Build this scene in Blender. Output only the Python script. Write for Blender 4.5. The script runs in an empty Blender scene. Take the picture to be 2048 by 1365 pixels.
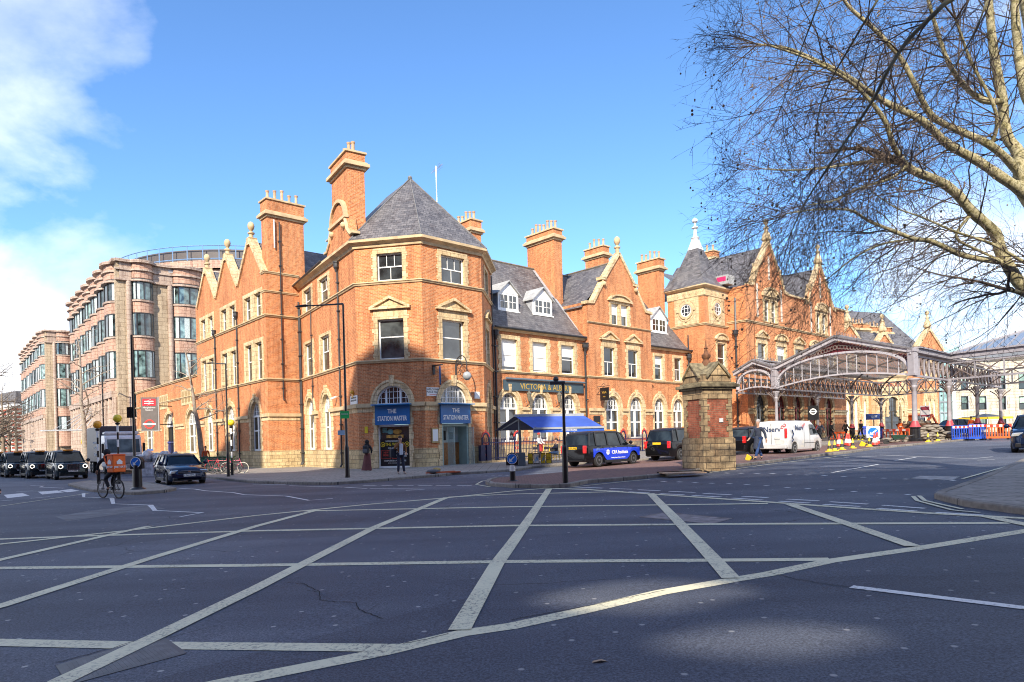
import bpy, bmesh, math, random
from mathutils import Vector, Matrix
R=math.radians; random.seed(7)
sc=bpy.context.scene; col=sc.collection
F=1330.0; ROLL=R(1.467); CR,SR=math.cos(ROLL),math.sin(ROLL); HZ=196.41; CAMZ=1.55
def ray(px,py):
    x=px-1024; y=py-682.5
    return (x*CR-y*SR)/F, -((x*SR+y*CR)-HZ)/F
def gz(x,y=0):
    if x<-15: return -.24+(x+15)*.004
    if x<0: return .016*x
    return min(.02*x,.02*40)
def G(px,py,h=0.0):
    a,b=ray(px,py); D=30.
    for _ in range(60):
        z=gz(a*D)+h; Dn=(z-CAMZ)/b; D=D*.5+Dn*.5
    return Vector((a*D,D,gz(a*D)+h))
def at(px,py,D):
    a,b=ray(px,py); return Vector((a*D,D,CAMZ+b*D))
class Wall:
    """vertical plane; local x runs to the right along it, local y goes into the building, z up"""
    def __init__(s,p,ang):          # ang: degrees of d from +x
        s.p=Vector((p[0],p[1])); s.d=Vector((math.cos(R(ang)),math.sin(R(ang)))); s.n=Vector((s.d.y,-s.d.x)); s.ang=ang
        s.M=Matrix.Translation((p[0],p[1],0))@Matrix.Rotation(R(ang),4,'Z')
    def uz(s,px,py,off=0):           # off: distance in front of the plane
        a,b=ray(px,py); o=s.p+s.n*off
        D=(o.dot(s.n))/(Vector((a,1)).dot(s.n)); q=Vector((a*D,D))
        return (q-s.p).dot(s.d), CAMZ+b*D
    def u(s,px,py=800,off=0): return s.uz(px,py,off)[0]
    def z(s,px,py,off=0): return s.uz(px,py,off)[1]
    def w(s,u,v,z=0): q=s.p+s.d*u-s.n*v; return Vector((q.x,q.y,z))
    def shift(s,off,u=0):
        q=s.p+s.n*off+s.d*u; return Wall(q,s.ang)
# ---------- materials
MATS={}
def nt(name):
    m=bpy.data.materials.new(name); m.use_nodes=True; t=m.node_tree; b=t.nodes['Principled BSDF']; return m,t,b
def N(t,k,**kw):
    n=t.nodes.new(k)
    for a,v in kw.items():
        if a in n.inputs: n.inputs[a].default_value=v
        else: setattr(n,a,v)
    return n
def ramp(t,fac,stops):
    r=N(t,'ShaderNodeValToRGB'); e=r.color_ramp.elements
    while len(e)<len(stops): e.new(.5)
    for i,(p,c) in enumerate(stops):
        e[i].position=p; e[i].color=(*c,1) if len(c)==3 else c
    t.links.new(fac,r.inputs[0]); return r.outputs[0]
def mixc(t,f,a,b,mode='MIX'):
    m=N(t,'ShaderNodeMix',data_type='RGBA',blend_type=mode)
    for i,v in ((0,f),(6,a),(7,b)):
        if isinstance(v,(int,float)): m.inputs[i].default_value=v
        elif isinstance(v,tuple): m.inputs[i].default_value=(*v,1)
        else: t.links.new(v,m.inputs[i])
    return m.outputs[2]
def flat(name,c,rough=.6,metal=0,var=.12,scale=3.,coat=0,bump=0,spec=.5):
    if name in MATS: return MATS[name]
    m,t,b=nt(name)
    tc=N(t,'ShaderNodeTexCoord'); n=N(t,'ShaderNodeTexNoise',Scale=scale,Detail=5.)
    t.links.new(tc.outputs['Object'],n.inputs['Vector'])
    c0=tuple(max(0,v*(1-var)) for v in c); c1=tuple(min(1,v*(1+var)) for v in c)
    t.links.new(ramp(t,n.outputs[0],[(.3,c0),(.7,c1)]),b.inputs['Base Color'])
    b.inputs['Roughness'].default_value=rough; b.inputs['Metallic'].default_value=metal
    b.inputs['Coat Weight'].default_value=coat; b.inputs['Coat Roughness'].default_value=.05
    b.inputs['Specular IOR Level'].default_value=spec
    if bump:
        bp=N(t,'ShaderNodeBump',Strength=bump,Distance=.02); n2=N(t,'ShaderNodeTexNoise',Scale=scale*12,Detail=4.)
        t.links.new(tc.outputs['Object'],n2.inputs['Vector']); t.links.new(n2.outputs[0],bp.inputs['Height']); t.links.new(bp.outputs[0],b.inputs['Normal'])
    MATS[name]=m; return m
def blocky(name,c1,c2,mortar,bw,bh,ms=.012,rough=.85,bias=0,stain=.35,stainc=(.12,.06,.04),bump=.4,plan=False,freq=2,off=.5,ss=.45):
    """courses of brick, stone, slate or paving in the thing's own coordinates"""
    if name in MATS: return MATS[name]
    m,t,b=nt(name); L=t.links
    tc=N(t,'ShaderNodeTexCoord'); sp=N(t,'ShaderNodeSeparateXYZ'); L.new(tc.outputs['Object'],sp.inputs[0])
    cb=N(t,'ShaderNodeCombineXYZ')
    if plan: L.new(sp.outputs[0],cb.inputs[0]); L.new(sp.outputs[1],cb.inputs[1])
    else:
        ns=N(t,'ShaderNodeSeparateXYZ'); L.new(tc.outputs['Normal'],ns.inputs[0]); A=[N(t,'ShaderNodeMath',operation='ABSOLUTE') for _ in (0,1)]
        for i in (0,1): L.new(ns.outputs[i],A[i].inputs[0])
        gt=N(t,'ShaderNodeMath',operation='GREATER_THAN'); L.new(A[0].outputs[0],gt.inputs[0]); L.new(A[1].outputs[0],gt.inputs[1])
        mx=N(t,'ShaderNodeMix',data_type='FLOAT'); L.new(gt.outputs[0],mx.inputs[0]); L.new(sp.outputs[0],mx.inputs[2]); L.new(sp.outputs[1],mx.inputs[3])
        L.new(mx.outputs[0],cb.inputs[0]); L.new(sp.outputs[2],cb.inputs[1])
    br=N(t,'ShaderNodeTexBrick',Scale=1.0,offset=off,offset_frequency=freq)
    for k,v in (('Color1',(*c1,1)),('Color2',(*c2,1)),('Mortar',(*mortar,1)),('Mortar Size',ms),('Bias',bias),('Brick Width',bw),('Row Height',bh),('Mortar Smooth',.2)):
        br.inputs[k].default_value=v
    L.new(cb.outputs[0],br.inputs['Vector'])
    n=N(t,'ShaderNodeTexNoise',Scale=ss,Detail=8.,Roughness=.65); L.new(tc.outputs['Object'],n.inputs['Vector'])
    n2=N(t,'ShaderNodeTexNoise',Scale=9.,Detail=3.); L.new(tc.outputs['Object'],n2.inputs['Vector'])
    f=ramp(t,n.outputs[0],[(.48,(0,0,0)),(.78,(stain,)*3)])
    c=mixc(t,f,br.outputs['Color'],stainc)
    v=ramp(t,n2.outputs[0],[(.3,(.78,)*3),(.7,(1.22,)*3)])
    c=mixc(t,1.0,c,v,'MULTIPLY')
    if not plan:   # rain streaks and weathering of the face
        mp=N(t,'ShaderNodeMapping'); mp.inputs['Scale'].default_value=(1.6,1.6,.16); L.new(tc.outputs['Object'],mp.inputs['Vector'])
        n3=N(t,'ShaderNodeTexNoise',Scale=1.1,Detail=7.,Roughness=.7); L.new(mp.outputs[0],n3.inputs['Vector'])
        c=mixc(t,1.0,c,ramp(t,n3.outputs[0],[(.32,(.62,.56,.54)),(.5,(1,1,1)),(.72,(1.22,1.2,1.16))]),'MULTIPLY')
    L.new(c,b.inputs['Base Color']); b.inputs['Roughness'].default_value=rough
    b.inputs['Specular IOR Level'].default_value=.3
    bp=N(t,'ShaderNodeBump',Strength=bump,Distance=.015,invert=True); L.new(br.outputs['Fac'],bp.inputs['Height']); L.new(bp.outputs[0],b.inputs['Normal'])
    MATS[name]=m; return m
def glassm(name,c=(.02,.025,.03),rough=.04,var=.6):
    if name in MATS: return MATS[name]
    m,t,b=nt(name); tc=N(t,'ShaderNodeTexCoord'); n=N(t,'ShaderNodeTexNoise',Scale=1.3,Detail=3.)
    t.links.new(tc.outputs['Object'],n.inputs['Vector'])
    oi=N(t,'ShaderNodeObjectInfo'); rc=ramp(t,oi.outputs['Random'],[(0,(.35,)*3),(.45,(1,)*3),(.8,(1.9,1.8,1.6)),(1,(3.6,3.3,2.8))])
    t.links.new(mixc(t,1.0,ramp(t,n.outputs[0],[(.35,tuple(v*(1-var) for v in c)),(.65,tuple(v*(1+var) for v in c))]),rc,'MULTIPLY'),b.inputs['Base Color'])
    b.inputs['Roughness'].default_value=rough; b.inputs['Specular IOR Level'].default_value=.9; b.inputs['IOR'].default_value=1.6
    MATS[name]=m; return m
def emit(name,c,s):
    if name in MATS: return MATS[name]
    m,t,b=nt(name); b.inputs['Base Color'].default_value=(*c,1); b.inputs['Emission Color'].default_value=(*c,1); b.inputs['Emission Strength'].default_value=s
    MATS[name]=m; return m
def sheer(name,c,alpha):
    if name in MATS: return MATS[name]
    m,t,b=nt(name); b.inputs['Base Color'].default_value=(*c,1); b.inputs['Alpha'].default_value=alpha; b.inputs['Roughness'].default_value=.08
    MATS[name]=m; return m
brick=blocky('brick',(.66,.25,.095),(.45,.14,.05),(.60,.39,.23),.235,.085,.009,stain=.42,stainc=(.19,.07,.035))
brickd=blocky('brick_red',(.40,.105,.04),(.30,.07,.03),(.34,.17,.10),.235,.085,.009,stain=.3,stainc=(.12,.05,.04))
stone=blocky('stone',(.70,.55,.34),(.58,.43,.24),(.28,.19,.1),.62,.34,.012,stain=.35,stainc=(.3,.2,.1),bump=.25,ss=.8)
stonep=blocky('plinth_stone',(.68,.53,.30),(.50,.37,.19),(.22,.16,.09),.48,.27,.014,stain=.45,stainc=(.2,.15,.09),bump=.4,ss=.9)
trim=flat('trim_stone',(.57,.43,.25),.8,var=.25,scale=2.,bump=.3)
slate=blocky('slate',(.185,.175,.18),(.10,.096,.105),(.04,.04,.04),.34,.2,.010,rough=.5,stain=.5,stainc=(.2,.19,.18),bump=.5)
lead=flat('lead',(.38,.39,.41),.5,var=.25,scale=4.)
white=flat('white_paint',(.82,.82,.80),.45,var=.04)
iron=flat('iron',(.035,.037,.042),.45,var=.3,scale=6.)
black=flat('black_paint',(.012,.012,.014),.3,var=.3)
glass=glassm('glass'); glassb=glassm('glass_blue',(.05,.09,.1),.05,.8)
blind=flat('blind_cloth',(.75,.75,.72),.5,var=.05,coat=.5)
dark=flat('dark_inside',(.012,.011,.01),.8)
tyrem=flat('rubber',(.018,.018,.018),.75,var=.2)
rimm=flat('alloy',(.42,.42,.43),.3,.8)
chrome=flat('chrome',(.6,.6,.6),.15,1)
# ---------- meshes
class MB:
    def __init__(s): s.v=[]; s.f=[]
    def add(s,vs,fs):
        o=len(s.v); s.v+= [tuple(v) for v in vs]; s.f+=[tuple(i+o for i in f) for f in fs]
    def box(s,x0,x1,y0,y1,z0,z1):
        s.add([(x0,y0,z0),(x1,y0,z0),(x1,y1,z0),(x0,y1,z0),(x0,y0,z1),(x1,y0,z1),(x1,y1,z1),(x0,y1,z1)],
              [(0,3,2,1),(4,5,6,7),(0,1,5,4),(1,2,6,5),(2,3,7,6),(3,0,4,7)]); return s
    def quad(s,*p): s.add(p,[tuple(range(len(p)))]); return s
    def prism(s,pts,y0,y1):          # polygon in xz, counter-clockwise seen from -y
        n=len(pts); s.add([(p[0],y0,p[1]) for p in pts]+[(p[0],y1,p[1]) for p in pts],
            [tuple(range(n)),tuple(range(2*n-1,n-1,-1))]+[(i,i+n,(i+1)%n+n,(i+1)%n) for i in range(n)]); return s
    def slab(s,pts,z0,z1):
        n=len(pts); s.add([(p[0],p[1],z0) for p in pts]+[(p[0],p[1],z1) for p in pts],
            [tuple(range(n-1,-1,-1)),tuple(range(n,2*n))]+[(i,(i+1)%n,(i+1)%n+n,i+n) for i in range(n)]); return s
    def bar(s,a,b,w,h=None,up=(0,0,1)):
        a=Vector(a);b=Vector(b);d=(b-a); 
        if d.length<1e-6: return s
        d.normalize(); up=Vector(up)
        if abs(d.dot(up))>.98: up=Vector((1,0,0))
        x=d.cross(up).normalized()*w/2; y=x.cross(d).normalized()*(h or w)/2
        s.add([a-x-y,a+x-y,a+x+y,a-x+y,b-x-y,b+x-y,b+x+y,b-x+y],[(0,1,2,3),(7,6,5,4),(0,4,5,1),(1,5,6,2),(2,6,7,3),(3,7,4,0)]); return s
    def tube(s,pts,r,n=6,cap=True):
        pts=[Vector(p) for p in pts]; rs=r if isinstance(r,(list,tuple)) else [r]*len(pts)
        o=len(s.v); ref=None
        for i,p in enumerate(pts):
            d=(pts[min(i+1,len(pts)-1)]-pts[max(i-1,0)])
            if d.length<1e-9: d=Vector((0,0,1))
            d.normalize()
            if ref is None:
                ref=d.cross(Vector((0,0,1)) if abs(d.z)<.9 else Vector((1,0,0))).normalized()
            ref=(ref-d*ref.dot(d)); ref=ref.normalized() if ref.length>1e-6 else d.orthogonal().normalized()
            q=d.cross(ref)
            for k in range(n):
                a=2*math.pi*k/n; s.v.append(tuple(p+(ref*math.cos(a)+q*math.sin(a))*rs[i]))
        for i in range(len(pts)-1):
            for k in range(n):
                a=o+i*n+k;b=o+i*n+(k+1)%n; s.f.append((a,b,b+n,a+n))
        if cap: s.f.append(tuple(o+k for k in range(n-1,-1,-1))); s.f.append(tuple(o+(len(pts)-1)*n+k for k in range(n)))
        return s
    def lathe(s,prof,c=(0,0,0),n=12,axis='z'):
        o=len(s.v)
        for r,z in prof:
            for k in range(n):
                a=2*math.pi*k/n; x,y=r*math.cos(a),r*math.sin(a)
                s.v.append((c[0]+x,c[1]+y,c[2]+z) if axis=='z' else ((c[0]+x,c[1]+z,c[2]+y) if axis=='y' else (c[0]+z,c[1]+x,c[2]+y)))
        for i in range(len(prof)-1):
            for k in range(n):
                a=o+i*n+k;b=o+i*n+(k+1)%n; s.f.append((a,b,b+n,a+n))
        s.f.append(tuple(o+k for k in range(n-1,-1,-1))); s.f.append(tuple(o+(len(prof)-1)*n+k for k in range(n)))
        return s
    def ball(s,c,r,n=10,m=6,sx=1,sy=1,sz=1):
        prof=[(max(1e-4,math.sin(math.pi*i/m)),-math.cos(math.pi*i/m)) for i in range(m+1)]
        o=len(s.v); s.lathe(prof,n=n)
        for i in range(o,len(s.v)): x,y,z=s.v[i]; s.v[i]=(c[0]+x*r*sx,c[1]+y*r*sy,c[2]+z*r*sz)
        return s
    def ring(s,cx,cz,r0,r1,y0,y1,a0=0,a1=180,n=14,ez=1.0):   # arch ring in the xz plane
        P=[]
        for i in range(n+1):
            a=R(a0+(a1-a0)*i/n); P.append((math.cos(a),math.sin(a)*ez))
        for i in range(n):
            (c0,s0),(c1,s1)=P[i],P[i+1]
            q=[(cx+r0*c0,cz+r0*s0),(cx+r1*c0,cz+r1*s0),(cx+r1*c1,cz+r1*s1),(cx+r0*c1,cz+r0*s1)]
            s.add([(x,y0,z) for x,z in q]+[(x,y1,z) for x,z in q],[(0,1,2,3),(7,6,5,4),(1,5,6,2),(3,7,4,0)]+([(0,4,5,1)] if i==0 else [])+([(2,6,7,3)] if i==n-1 else []))
        return s
    def tf(s,M,i0=0):
        for i in range(i0,len(s.v)): s.v[i]=tuple(M@Vector(s.v[i]))
        return s
    def out(s,name,mat,parent=None,M=None,smooth=False,bevel=0,fix=True):
        me=bpy.data.meshes.new(name); me.from_pydata(s.v,[],s.f); me.update()
        if fix or smooth:
            bm=bmesh.new(); bm.from_mesh(me)
            if smooth: bmesh.ops.remove_doubles(bm,verts=bm.verts,dist=.0004)
            bmesh.ops.recalc_face_normals(bm,faces=bm.faces)
            if smooth:
                for f in bm.faces: f.smooth=True
                for e in bm.edges:
                    if len(e.link_faces)==2 and e.calc_face_angle(0)>R(38 if smooth is True else smooth): e.smooth=False
            bm.to_mesh(me); bm.free()
        if isinstance(mat,(list,tuple)):
            for q in mat: me.materials.append(q)
        else: me.materials.append(mat)
        o=bpy.data.objects.new(name,me); col.objects.link(o)
        M=M or Matrix()
        if parent is not None: o.parent=parent; o.matrix_local=WM[parent.name].inverted()@M
        else: o.matrix_local=M
        WM[o.name]=M.copy()
        if bevel:
            b=o.modifiers.new('bevel','BEVEL'); b.width=bevel; b.segments=2; b.limit_method='ANGLE'
        return o
WM={}
def tag(o,label=None,cat=None,group=None,kind=None):
    for k,v in (('label',label),('category',cat),('group',group),('kind',kind)):
        if v: o[k]=v
    return o
def thing(name,label,cat,loc=(0,0,0),rz=0,group=None,scale=1):
    o=bpy.data.objects.new(name,None); col.objects.link(o); o.empty_display_size=.3
    M=Matrix.Translation(loc)@Matrix.Rotation(rz,4,'Z')@Matrix.Scale(scale,4)
    o.matrix_local=M; WM[o.name]=M.copy(); return tag(o,label,cat,group)
def dup(o,loc,rz=0,label=None,group=None,scale=1):
    def cp(s,par):
        c=s.copy(); col.objects.link(c)
        if par: c.parent=par
        for ch in KIDS.get(s.name,[]): cp(ch,c)
        return c
    KIDS={}
    for q in bpy.data.objects:
        if q.parent: KIDS.setdefault(q.parent.name,[]).append(q)
    c=cp(o,None); c.matrix_local=Matrix.Translation(loc)@Matrix.Rotation(rz,4,'Z')@Matrix.Scale(scale,4); WM[c.name]=c.matrix_local.copy()
    if label: c['label']=label
    if group: c['group']=group
    return c
def text(name,s,size,mat,parent,M,depth=.006,align='CENTER',sx=1,res=2,shear=0,bold=0):
    cu=bpy.data.curves.new(name,'FONT'); cu.body=s; cu.size=size; cu.align_x=align; cu.align_y='CENTER'; cu.extrude=depth; cu.resolution_u=res; cu.shear=shear; cu.offset=bold
    tmp=bpy.data.objects.new('tmp',cu); col.objects.link(tmp); me=bpy.data.meshes.new_from_object(tmp); bpy.data.objects.remove(tmp)
    me.materials.clear(); me.materials.append(mat); o=bpy.data.objects.new(name,me); col.objects.link(o)
    MM=M@Matrix.Rotation(R(90),4,'X')@Matrix.Diagonal((sx,1,1,1))
    if parent is not None: o.parent=parent; o.matrix_local=WM[parent.name].inverted()@MM
    else: o.matrix_local=MM
    WM[o.name]=MM.copy()
    return o
def T(x,y,z): return Matrix.Translation((x,y,z))
# ---------- camera, light, sky
cam=bpy.data.cameras.new('camera'); co=bpy.data.objects.new('camera',cam); col.objects.link(co); sc.camera=co
cam.sensor_width=36; cam.lens=F/2048*36; cam.shift_x=-HZ*SR/2048; cam.shift_y=HZ*CR/2048; cam.clip_end=3000
rt=Vector((CR,0,-SR)); up=Vector((SR,0,CR)); bk=Vector((0,-1,0))
M=Matrix((( rt.x,up.x,bk.x,0),(rt.y,up.y,bk.y,0),(rt.z,up.z,bk.z,CAMZ),(0,0,0,1))); co.matrix_world=M
SE=R(32); TAN=math.tan(SE); LH=Vector((.19,.982)).normalized()
sl=bpy.data.lights.new('sun','SUN'); sl.energy=4.3; sl.angle=R(.55); sl.color=(1,.90,.74); so=bpy.data.objects.new('sun',sl); col.objects.link(so)
ld=Vector((LH.x*math.cos(SE),LH.y*math.cos(SE),-math.sin(SE))); so.rotation_euler=ld.to_track_quat('-Z','Y').to_euler(); so.location=(-30,-60,60)
w=bpy.data.worlds.new('World'); sc.world=w; w.use_nodes=True; t=w.node_tree; L=t.links; bg=t.nodes['Background']
sky=N(t,'ShaderNodeTexSky',sky_type='NISHITA',sun_disc=False); sky.sun_elevation=SE; sky.sun_rotation=math.atan2(-LH.x,-LH.y); sky.air_density=1.0; sky.dust_density=.25; sky.ozone_density=2.2
tc=N(t,'ShaderNodeTexCoord'); sp=N(t,'ShaderNodeSeparateXYZ'); L.new(tc.outputs['Generated'],sp.inputs[0])
def ma(op,a,b=None,c=None,clamp=False):
    m=N(t,'ShaderNodeMath',operation=op,use_clamp=clamp)
    for i,v in enumerate((a,b,c)):
        if v is None: continue
        if isinstance(v,(int,float)): m.inputs[i].default_value=v
        else: L.new(v,m.inputs[i])
    return m.outputs[0]
x,y,z=sp.outputs
zz=ma('ADD',ma('MAXIMUM',z,0.0),.42)
cb=N(t,'ShaderNodeCombineXYZ'); L.new(ma('DIVIDE',x,zz),cb.inputs[0]); L.new(ma('DIVIDE',y,zz),cb.inputs[1]); cb.inputs[2].default_value=7.3
nz=N(t,'ShaderNodeTexNoise',Scale=2.3,Detail=12.,Roughness=.56,Distortion=.15); L.new(cb.outputs[0],nz.inputs['Vector'])
ta=ma('DIVIDE',x,ma('MAXIMUM',ma('ABSOLUTE',y),.15))
side=ma('MULTIPLY',ma('SUBTRACT',ma('ABSOLUTE',ma('ADD',ta,-.02)),.38),1.1,clamp=True)   # clouds gather to both sides
low=ma('MULTIPLY',ma('SUBTRACT',.46,z),1.35,clamp=True)
bias=ma('SUBTRACT',ma('MULTIPLY',side,ma('ADD',ma('MULTIPLY',low,1.55),.12)),ma('MULTIPLY',ma('SUBTRACT',1.0,ma('MULTIPLY',side,5.0,clamp=True)),.16))
den=ma('ADD',nz.outputs[0],bias)
cl=ramp(t,den,[(.53,(0,0,0)),(.70,(.5,)*3),(.9,(1,1,1))])
n2=N(t,'ShaderNodeTexNoise',Scale=2.6,Detail=6.); L.new(cb.outputs[0],n2.inputs['Vector'])
cc=ramp(t,n2.outputs[0],[(.38,(4.4,4.8,5.6)),(.6,(7.4,7.5,7.7))])
skc=mixc(t,1.0,sky.outputs[0],(.61,.83,1.06),'MULTIPLY')
L.new(mixc(t,cl,skc,cc),bg.inputs['Color']); bg.inputs['Strength'].default_value=.145
sc.view_settings.view_transform='Standard'; sc.view_settings.look='None'; sc.view_settings.exposure=.88; sc.view_settings.gamma=1
sc.cycles.max_bounces=6; sc.cycles.pixel_filter_type='BLACKMAN_HARRIS'; sc.cycles.filter_width=1.05; sc.cycles.transparent_max_bounces=12
# ---------- road
def asph():
    m,t,b=nt('asphalt'); L=t.links; tc=N(t,'ShaderNodeTexCoord')
    n=N(t,'ShaderNodeTexNoise',Scale=.22,Detail=7.,Roughness=.6); L.new(tc.outputs['Object'],n.inputs['Vector'])
    g=N(t,'ShaderNodeTexNoise',Scale=55.,Detail=3.,Roughness=.8); L.new(tc.outputs['Object'],g.inputs['Vector'])
    c=ramp(t,n.outputs[0],[(.3,(.060,.070,.098)),(.5,(.084,.096,.128)),(.72,(.135,.147,.172))])
    c=mixc(t,1.0,c,ramp(t,g.outputs[0],[(.36,(.45,)*3),(.5,(1,)*3),(.66,(1.75,)*3)]),'MULTIPLY')
    vo=N(t,'ShaderNodeTexVoronoi',Scale=1.5,voronoi_dimensions='2D'); L.new(tc.outputs['Object'],vo.inputs['Vector'])
    c=mixc(t,ramp(t,vo.outputs['Distance'],[(.026,(.9,)*3),(.04,(0,0,0))]),c,(.40,.40,.39))
    # old repairs: broad straight-edged patches of another mix
    vp=N(t,'ShaderNodeTexVoronoi',Scale=.11,distance='CHEBYCHEV'); L.new(tc.outputs['Object'],vp.inputs['Vector'])
    c=mixc(t,1.0,c,ramp(t,vp.outputs['Color'],[(.25,(.82,.82,.84)),(.6,(1.12,)*3)]),'MULTIPLY')
    mp=N(t,'ShaderNodeMapping'); mp.inputs['Rotation'].default_value=(0,0,R(18)); mp.inputs['Scale'].default_value=(.05,.9,1); L.new(tc.outputs['Object'],mp.inputs['Vector'])
    ln=N(t,'ShaderNodeTexNoise',Scale=.8,Detail=4.); L.new(mp.outputs[0],ln.inputs['Vector']); c=mixc(t,1.0,c,ramp(t,ln.outputs[0],[(.38,(.72,.73,.76)),(.55,(1,1,1)),(.7,(1.22,1.2,1.16))]),'MULTIPLY')
    sn=N(t,'ShaderNodeTexNoise',Scale=.9,Detail=6.,Roughness=.7); L.new(tc.outputs['Object'],sn.inputs['Vector']); c=mixc(t,ramp(t,sn.outputs[0],[(.62,(0,0,0)),(.74,(.55,)*3)]),c,(.022,.024,.032))
    # hairline cracks
    wv=N(t,'ShaderNodeTexNoise',Scale=1.6,Detail=5.); L.new(tc.outputs['Object'],wv.inputs['Vector'])
    mx=N(t,'ShaderNodeMix',data_type='VECTOR'); mx.inputs[0].default_value=.28; L.new(tc.outputs['Object'],mx.inputs[4]); L.new(wv.outputs['Color'],mx.inputs[5])
    vc=N(t,'ShaderNodeTexVoronoi',feature='DISTANCE_TO_EDGE',Scale=.33); L.new(mx.outputs[1],vc.inputs['Vector'])
    crk=ramp(t,vc.outputs['Distance'],[(.0016,(1,1,1)),(.004,(0,0,0))]); gate=ramp(t,n.outputs[0],[(.5,(0,0,0)),(.56,(.9,)*3)])
    f=mixc(t,1.0,crk,gate,'MULTIPLY'); c=mixc(t,f,c,(.012,.012,.016))
    L.new(c,b.inputs['Base Color']); b.inputs['Roughness'].default_value=.72; b.inputs['Specular IOR Level'].default_value=.35
    bp=N(t,'ShaderNodeBump',Strength=.55,Distance=.012); L.new(g.outputs[0],bp.inputs['Height']); L.new(bp.outputs[0],b.inputs['Normal'])
    MATS['asphalt']=m; return m
asphalt=asph()
def paint(name,c):
    m,t,b=nt(name); L=t.links; tc=N(t,'ShaderNodeTexCoord')
    n=N(t,'ShaderNodeTexNoise',Scale=26.,Detail=6.,Roughness=.75); L.new(tc.outputs['Object'],n.inputs['Vector'])
    n1=N(t,'ShaderNodeTexNoise',Scale=1.1,Detail=3.); L.new(tc.outputs['Object'],n1.inputs['Vector'])
    wear=mixc(t,1.0,ramp(t,n.outputs[0],[(.50,(0,0,0)),(.62,(1,1,1))]),ramp(t,n1.outputs[0],[(.36,(.12,)*3),(.62,(1,)*3)]),'MULTIPLY')
    c1=mixc(t,n1.outputs[0],c,tuple(v*.8 for v in c)); L.new(mixc(t,wear,c1,(.11,.11,.11)),b.inputs['Base Color']); b.inputs['Roughness'].default_value=.7
    MATS[name]=m; return m
ypaint=paint('cream_road_paint',(.76,.71,.50)); wpaint=paint('white_road_paint',(.74,.74,.74))
g=MB(); xs=[-700,-15,0,40,700]; ys=[-150,-40,0,20,60,150,1500]
g.v=[(x,y,gz(x)) for y in ys for x in xs]; g.f=[(j*5+i,j*5+i+1,j*5+i+6,j*5+i+5) for j in range(6) for i in range(4)]
tag(g.out('road',asphalt,fix=False),kind='structure')
HH=[.003,1]
def stripe(mb,pts,wd,world=False):
    HH[0]+=(.0006 if HH[1] else .00012); h=HH[0]
    P=[(Vector(p) if world else G(*p)) for p in pts]; Q=[]
    for a,b in zip(P,P[1:]):
        n=max(1,int((b-a).length/1.2)); Q+=[a.lerp(b,i/n) for i in range(n)]
    Q.append(P[-1]); o=len(mb.v)
    for i,q in enumerate(Q):
        d=(Q[min(i+1,len(Q)-1)]-Q[max(i-1,0)]); d.z=0; d.normalize(); s=Vector((-d.y,d.x,0))*wd/2
        for e in (q-s,q+s): mb.v.append((e.x,e.y,gz(e.x)+h))
    mb.f+=[(o+2*i,o+2*i+2,o+2*i+3,o+2*i+1) for i in range(len(Q)-1)]
def cut(pts,h0,h1,name,mat,kind='structure'):
    bm=bmesh.new(); f=bm.faces.new([bm.verts.new((p[0],p[1],0)) for p in pts])
    for x in (-15,0,40): bmesh.ops.bisect_plane(bm,geom=bm.verts[:]+bm.edges[:]+bm.faces[:],plane_co=(x,0,0),plane_no=(1,0,0))
    bmesh.ops.triangulate(bm,faces=[f for f in bm.faces if len(f.verts)>4])
    r=bmesh.ops.extrude_face_region(bm,geom=bm.faces[:]); tv=set(v for v in r['geom'] if isinstance(v,bmesh.types.BMVert))
    for v in bm.verts: v.co.z=gz(v.co.x)+(h1 if v in tv else h0)
    bmesh.ops.recalc_face_normals(bm,faces=bm.faces); me=bpy.data.meshes.new(name); bm.to_mesh(me); bm.free(); me.materials.append(mat)
    o=bpy.data.objects.new(name,me); col.objects.link(o); WM[o.name]=Matrix(); return tag(o,kind=kind)
yb=MB(); wb=MB()
for p in [
 [(380,1381),(470,1362),(512,1355),(771,1304),(926,1267),(1024,1253),(1172,1221),(1320,1186),(1468,1160),(1536,1149),(1658,1123),(1832,1098),(2048,1063),(2200,1040)],
 [(-200,1282),(0,1286),(237,1291),(512,1294),(734,1296.5),(800,1297)],[(-200,1140),(0,1137),(512,1131.5),(1024,1124),(1536,1120.7),(1660,1119.5)],
 [(-100,1083),(140,1073.8),(512,1062.5),(1024,1052),(1536,1048.5),(2017,1047)],[(612,1022.8),(1024,1014.5),(1536,1008)],[(897,995),(1024,989),(1246,984)],
 [(-200,1111),(0,1089.4),(259,1061.6),(512,1032),(734,1009.8),(882,997.6),(1024,983),(1090,977.6),(1161,979),(1283,987.6),(1536,1005),(1732,1019),(1869,1028),(2048,1037.6),(2200,1046)],
 [(-150,1158),(0,1120.8),(259,1061.6),(300,1053)],[(-150,1254),(0,1214),(300,1118),(512,1053.5),(634,1021)],
 [(70,1395),(126,1363),(318,1272),(512,1178),(601,1132),(749,1056),(893,996)],[(919,1262),(993,1130),(1024,1088),(1057,1041),(1098,979)],
 [(1301,988),(1350,1037.6),(1427,1119),(1462,1158)],[(1580,1009.8),(1684,1045),(1826,1094)],[(1972,1034),(2048,1050),(2200,1080)]]: stripe(yb,p,.19)
for p in [[(0,1013.5),(177,987.6)],[(1139,975.8),(1252,964),(1300,960)],[(980,975),(952,970),(965,963),(985,960)],[(1420,946),(1536,930),(1700,911)],[(1826,994),(1835,1003),(1905,1022),(1960,1027)],[(1838,993),(1850,1003),(1925,1020)],[(1925,959),(2048,924)]]: stripe(yb,p,.08)
tag(yb.out('yellow_road_marking',ypaint),kind='structure'); HH[0]=.0032; HH[1]=0
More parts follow.
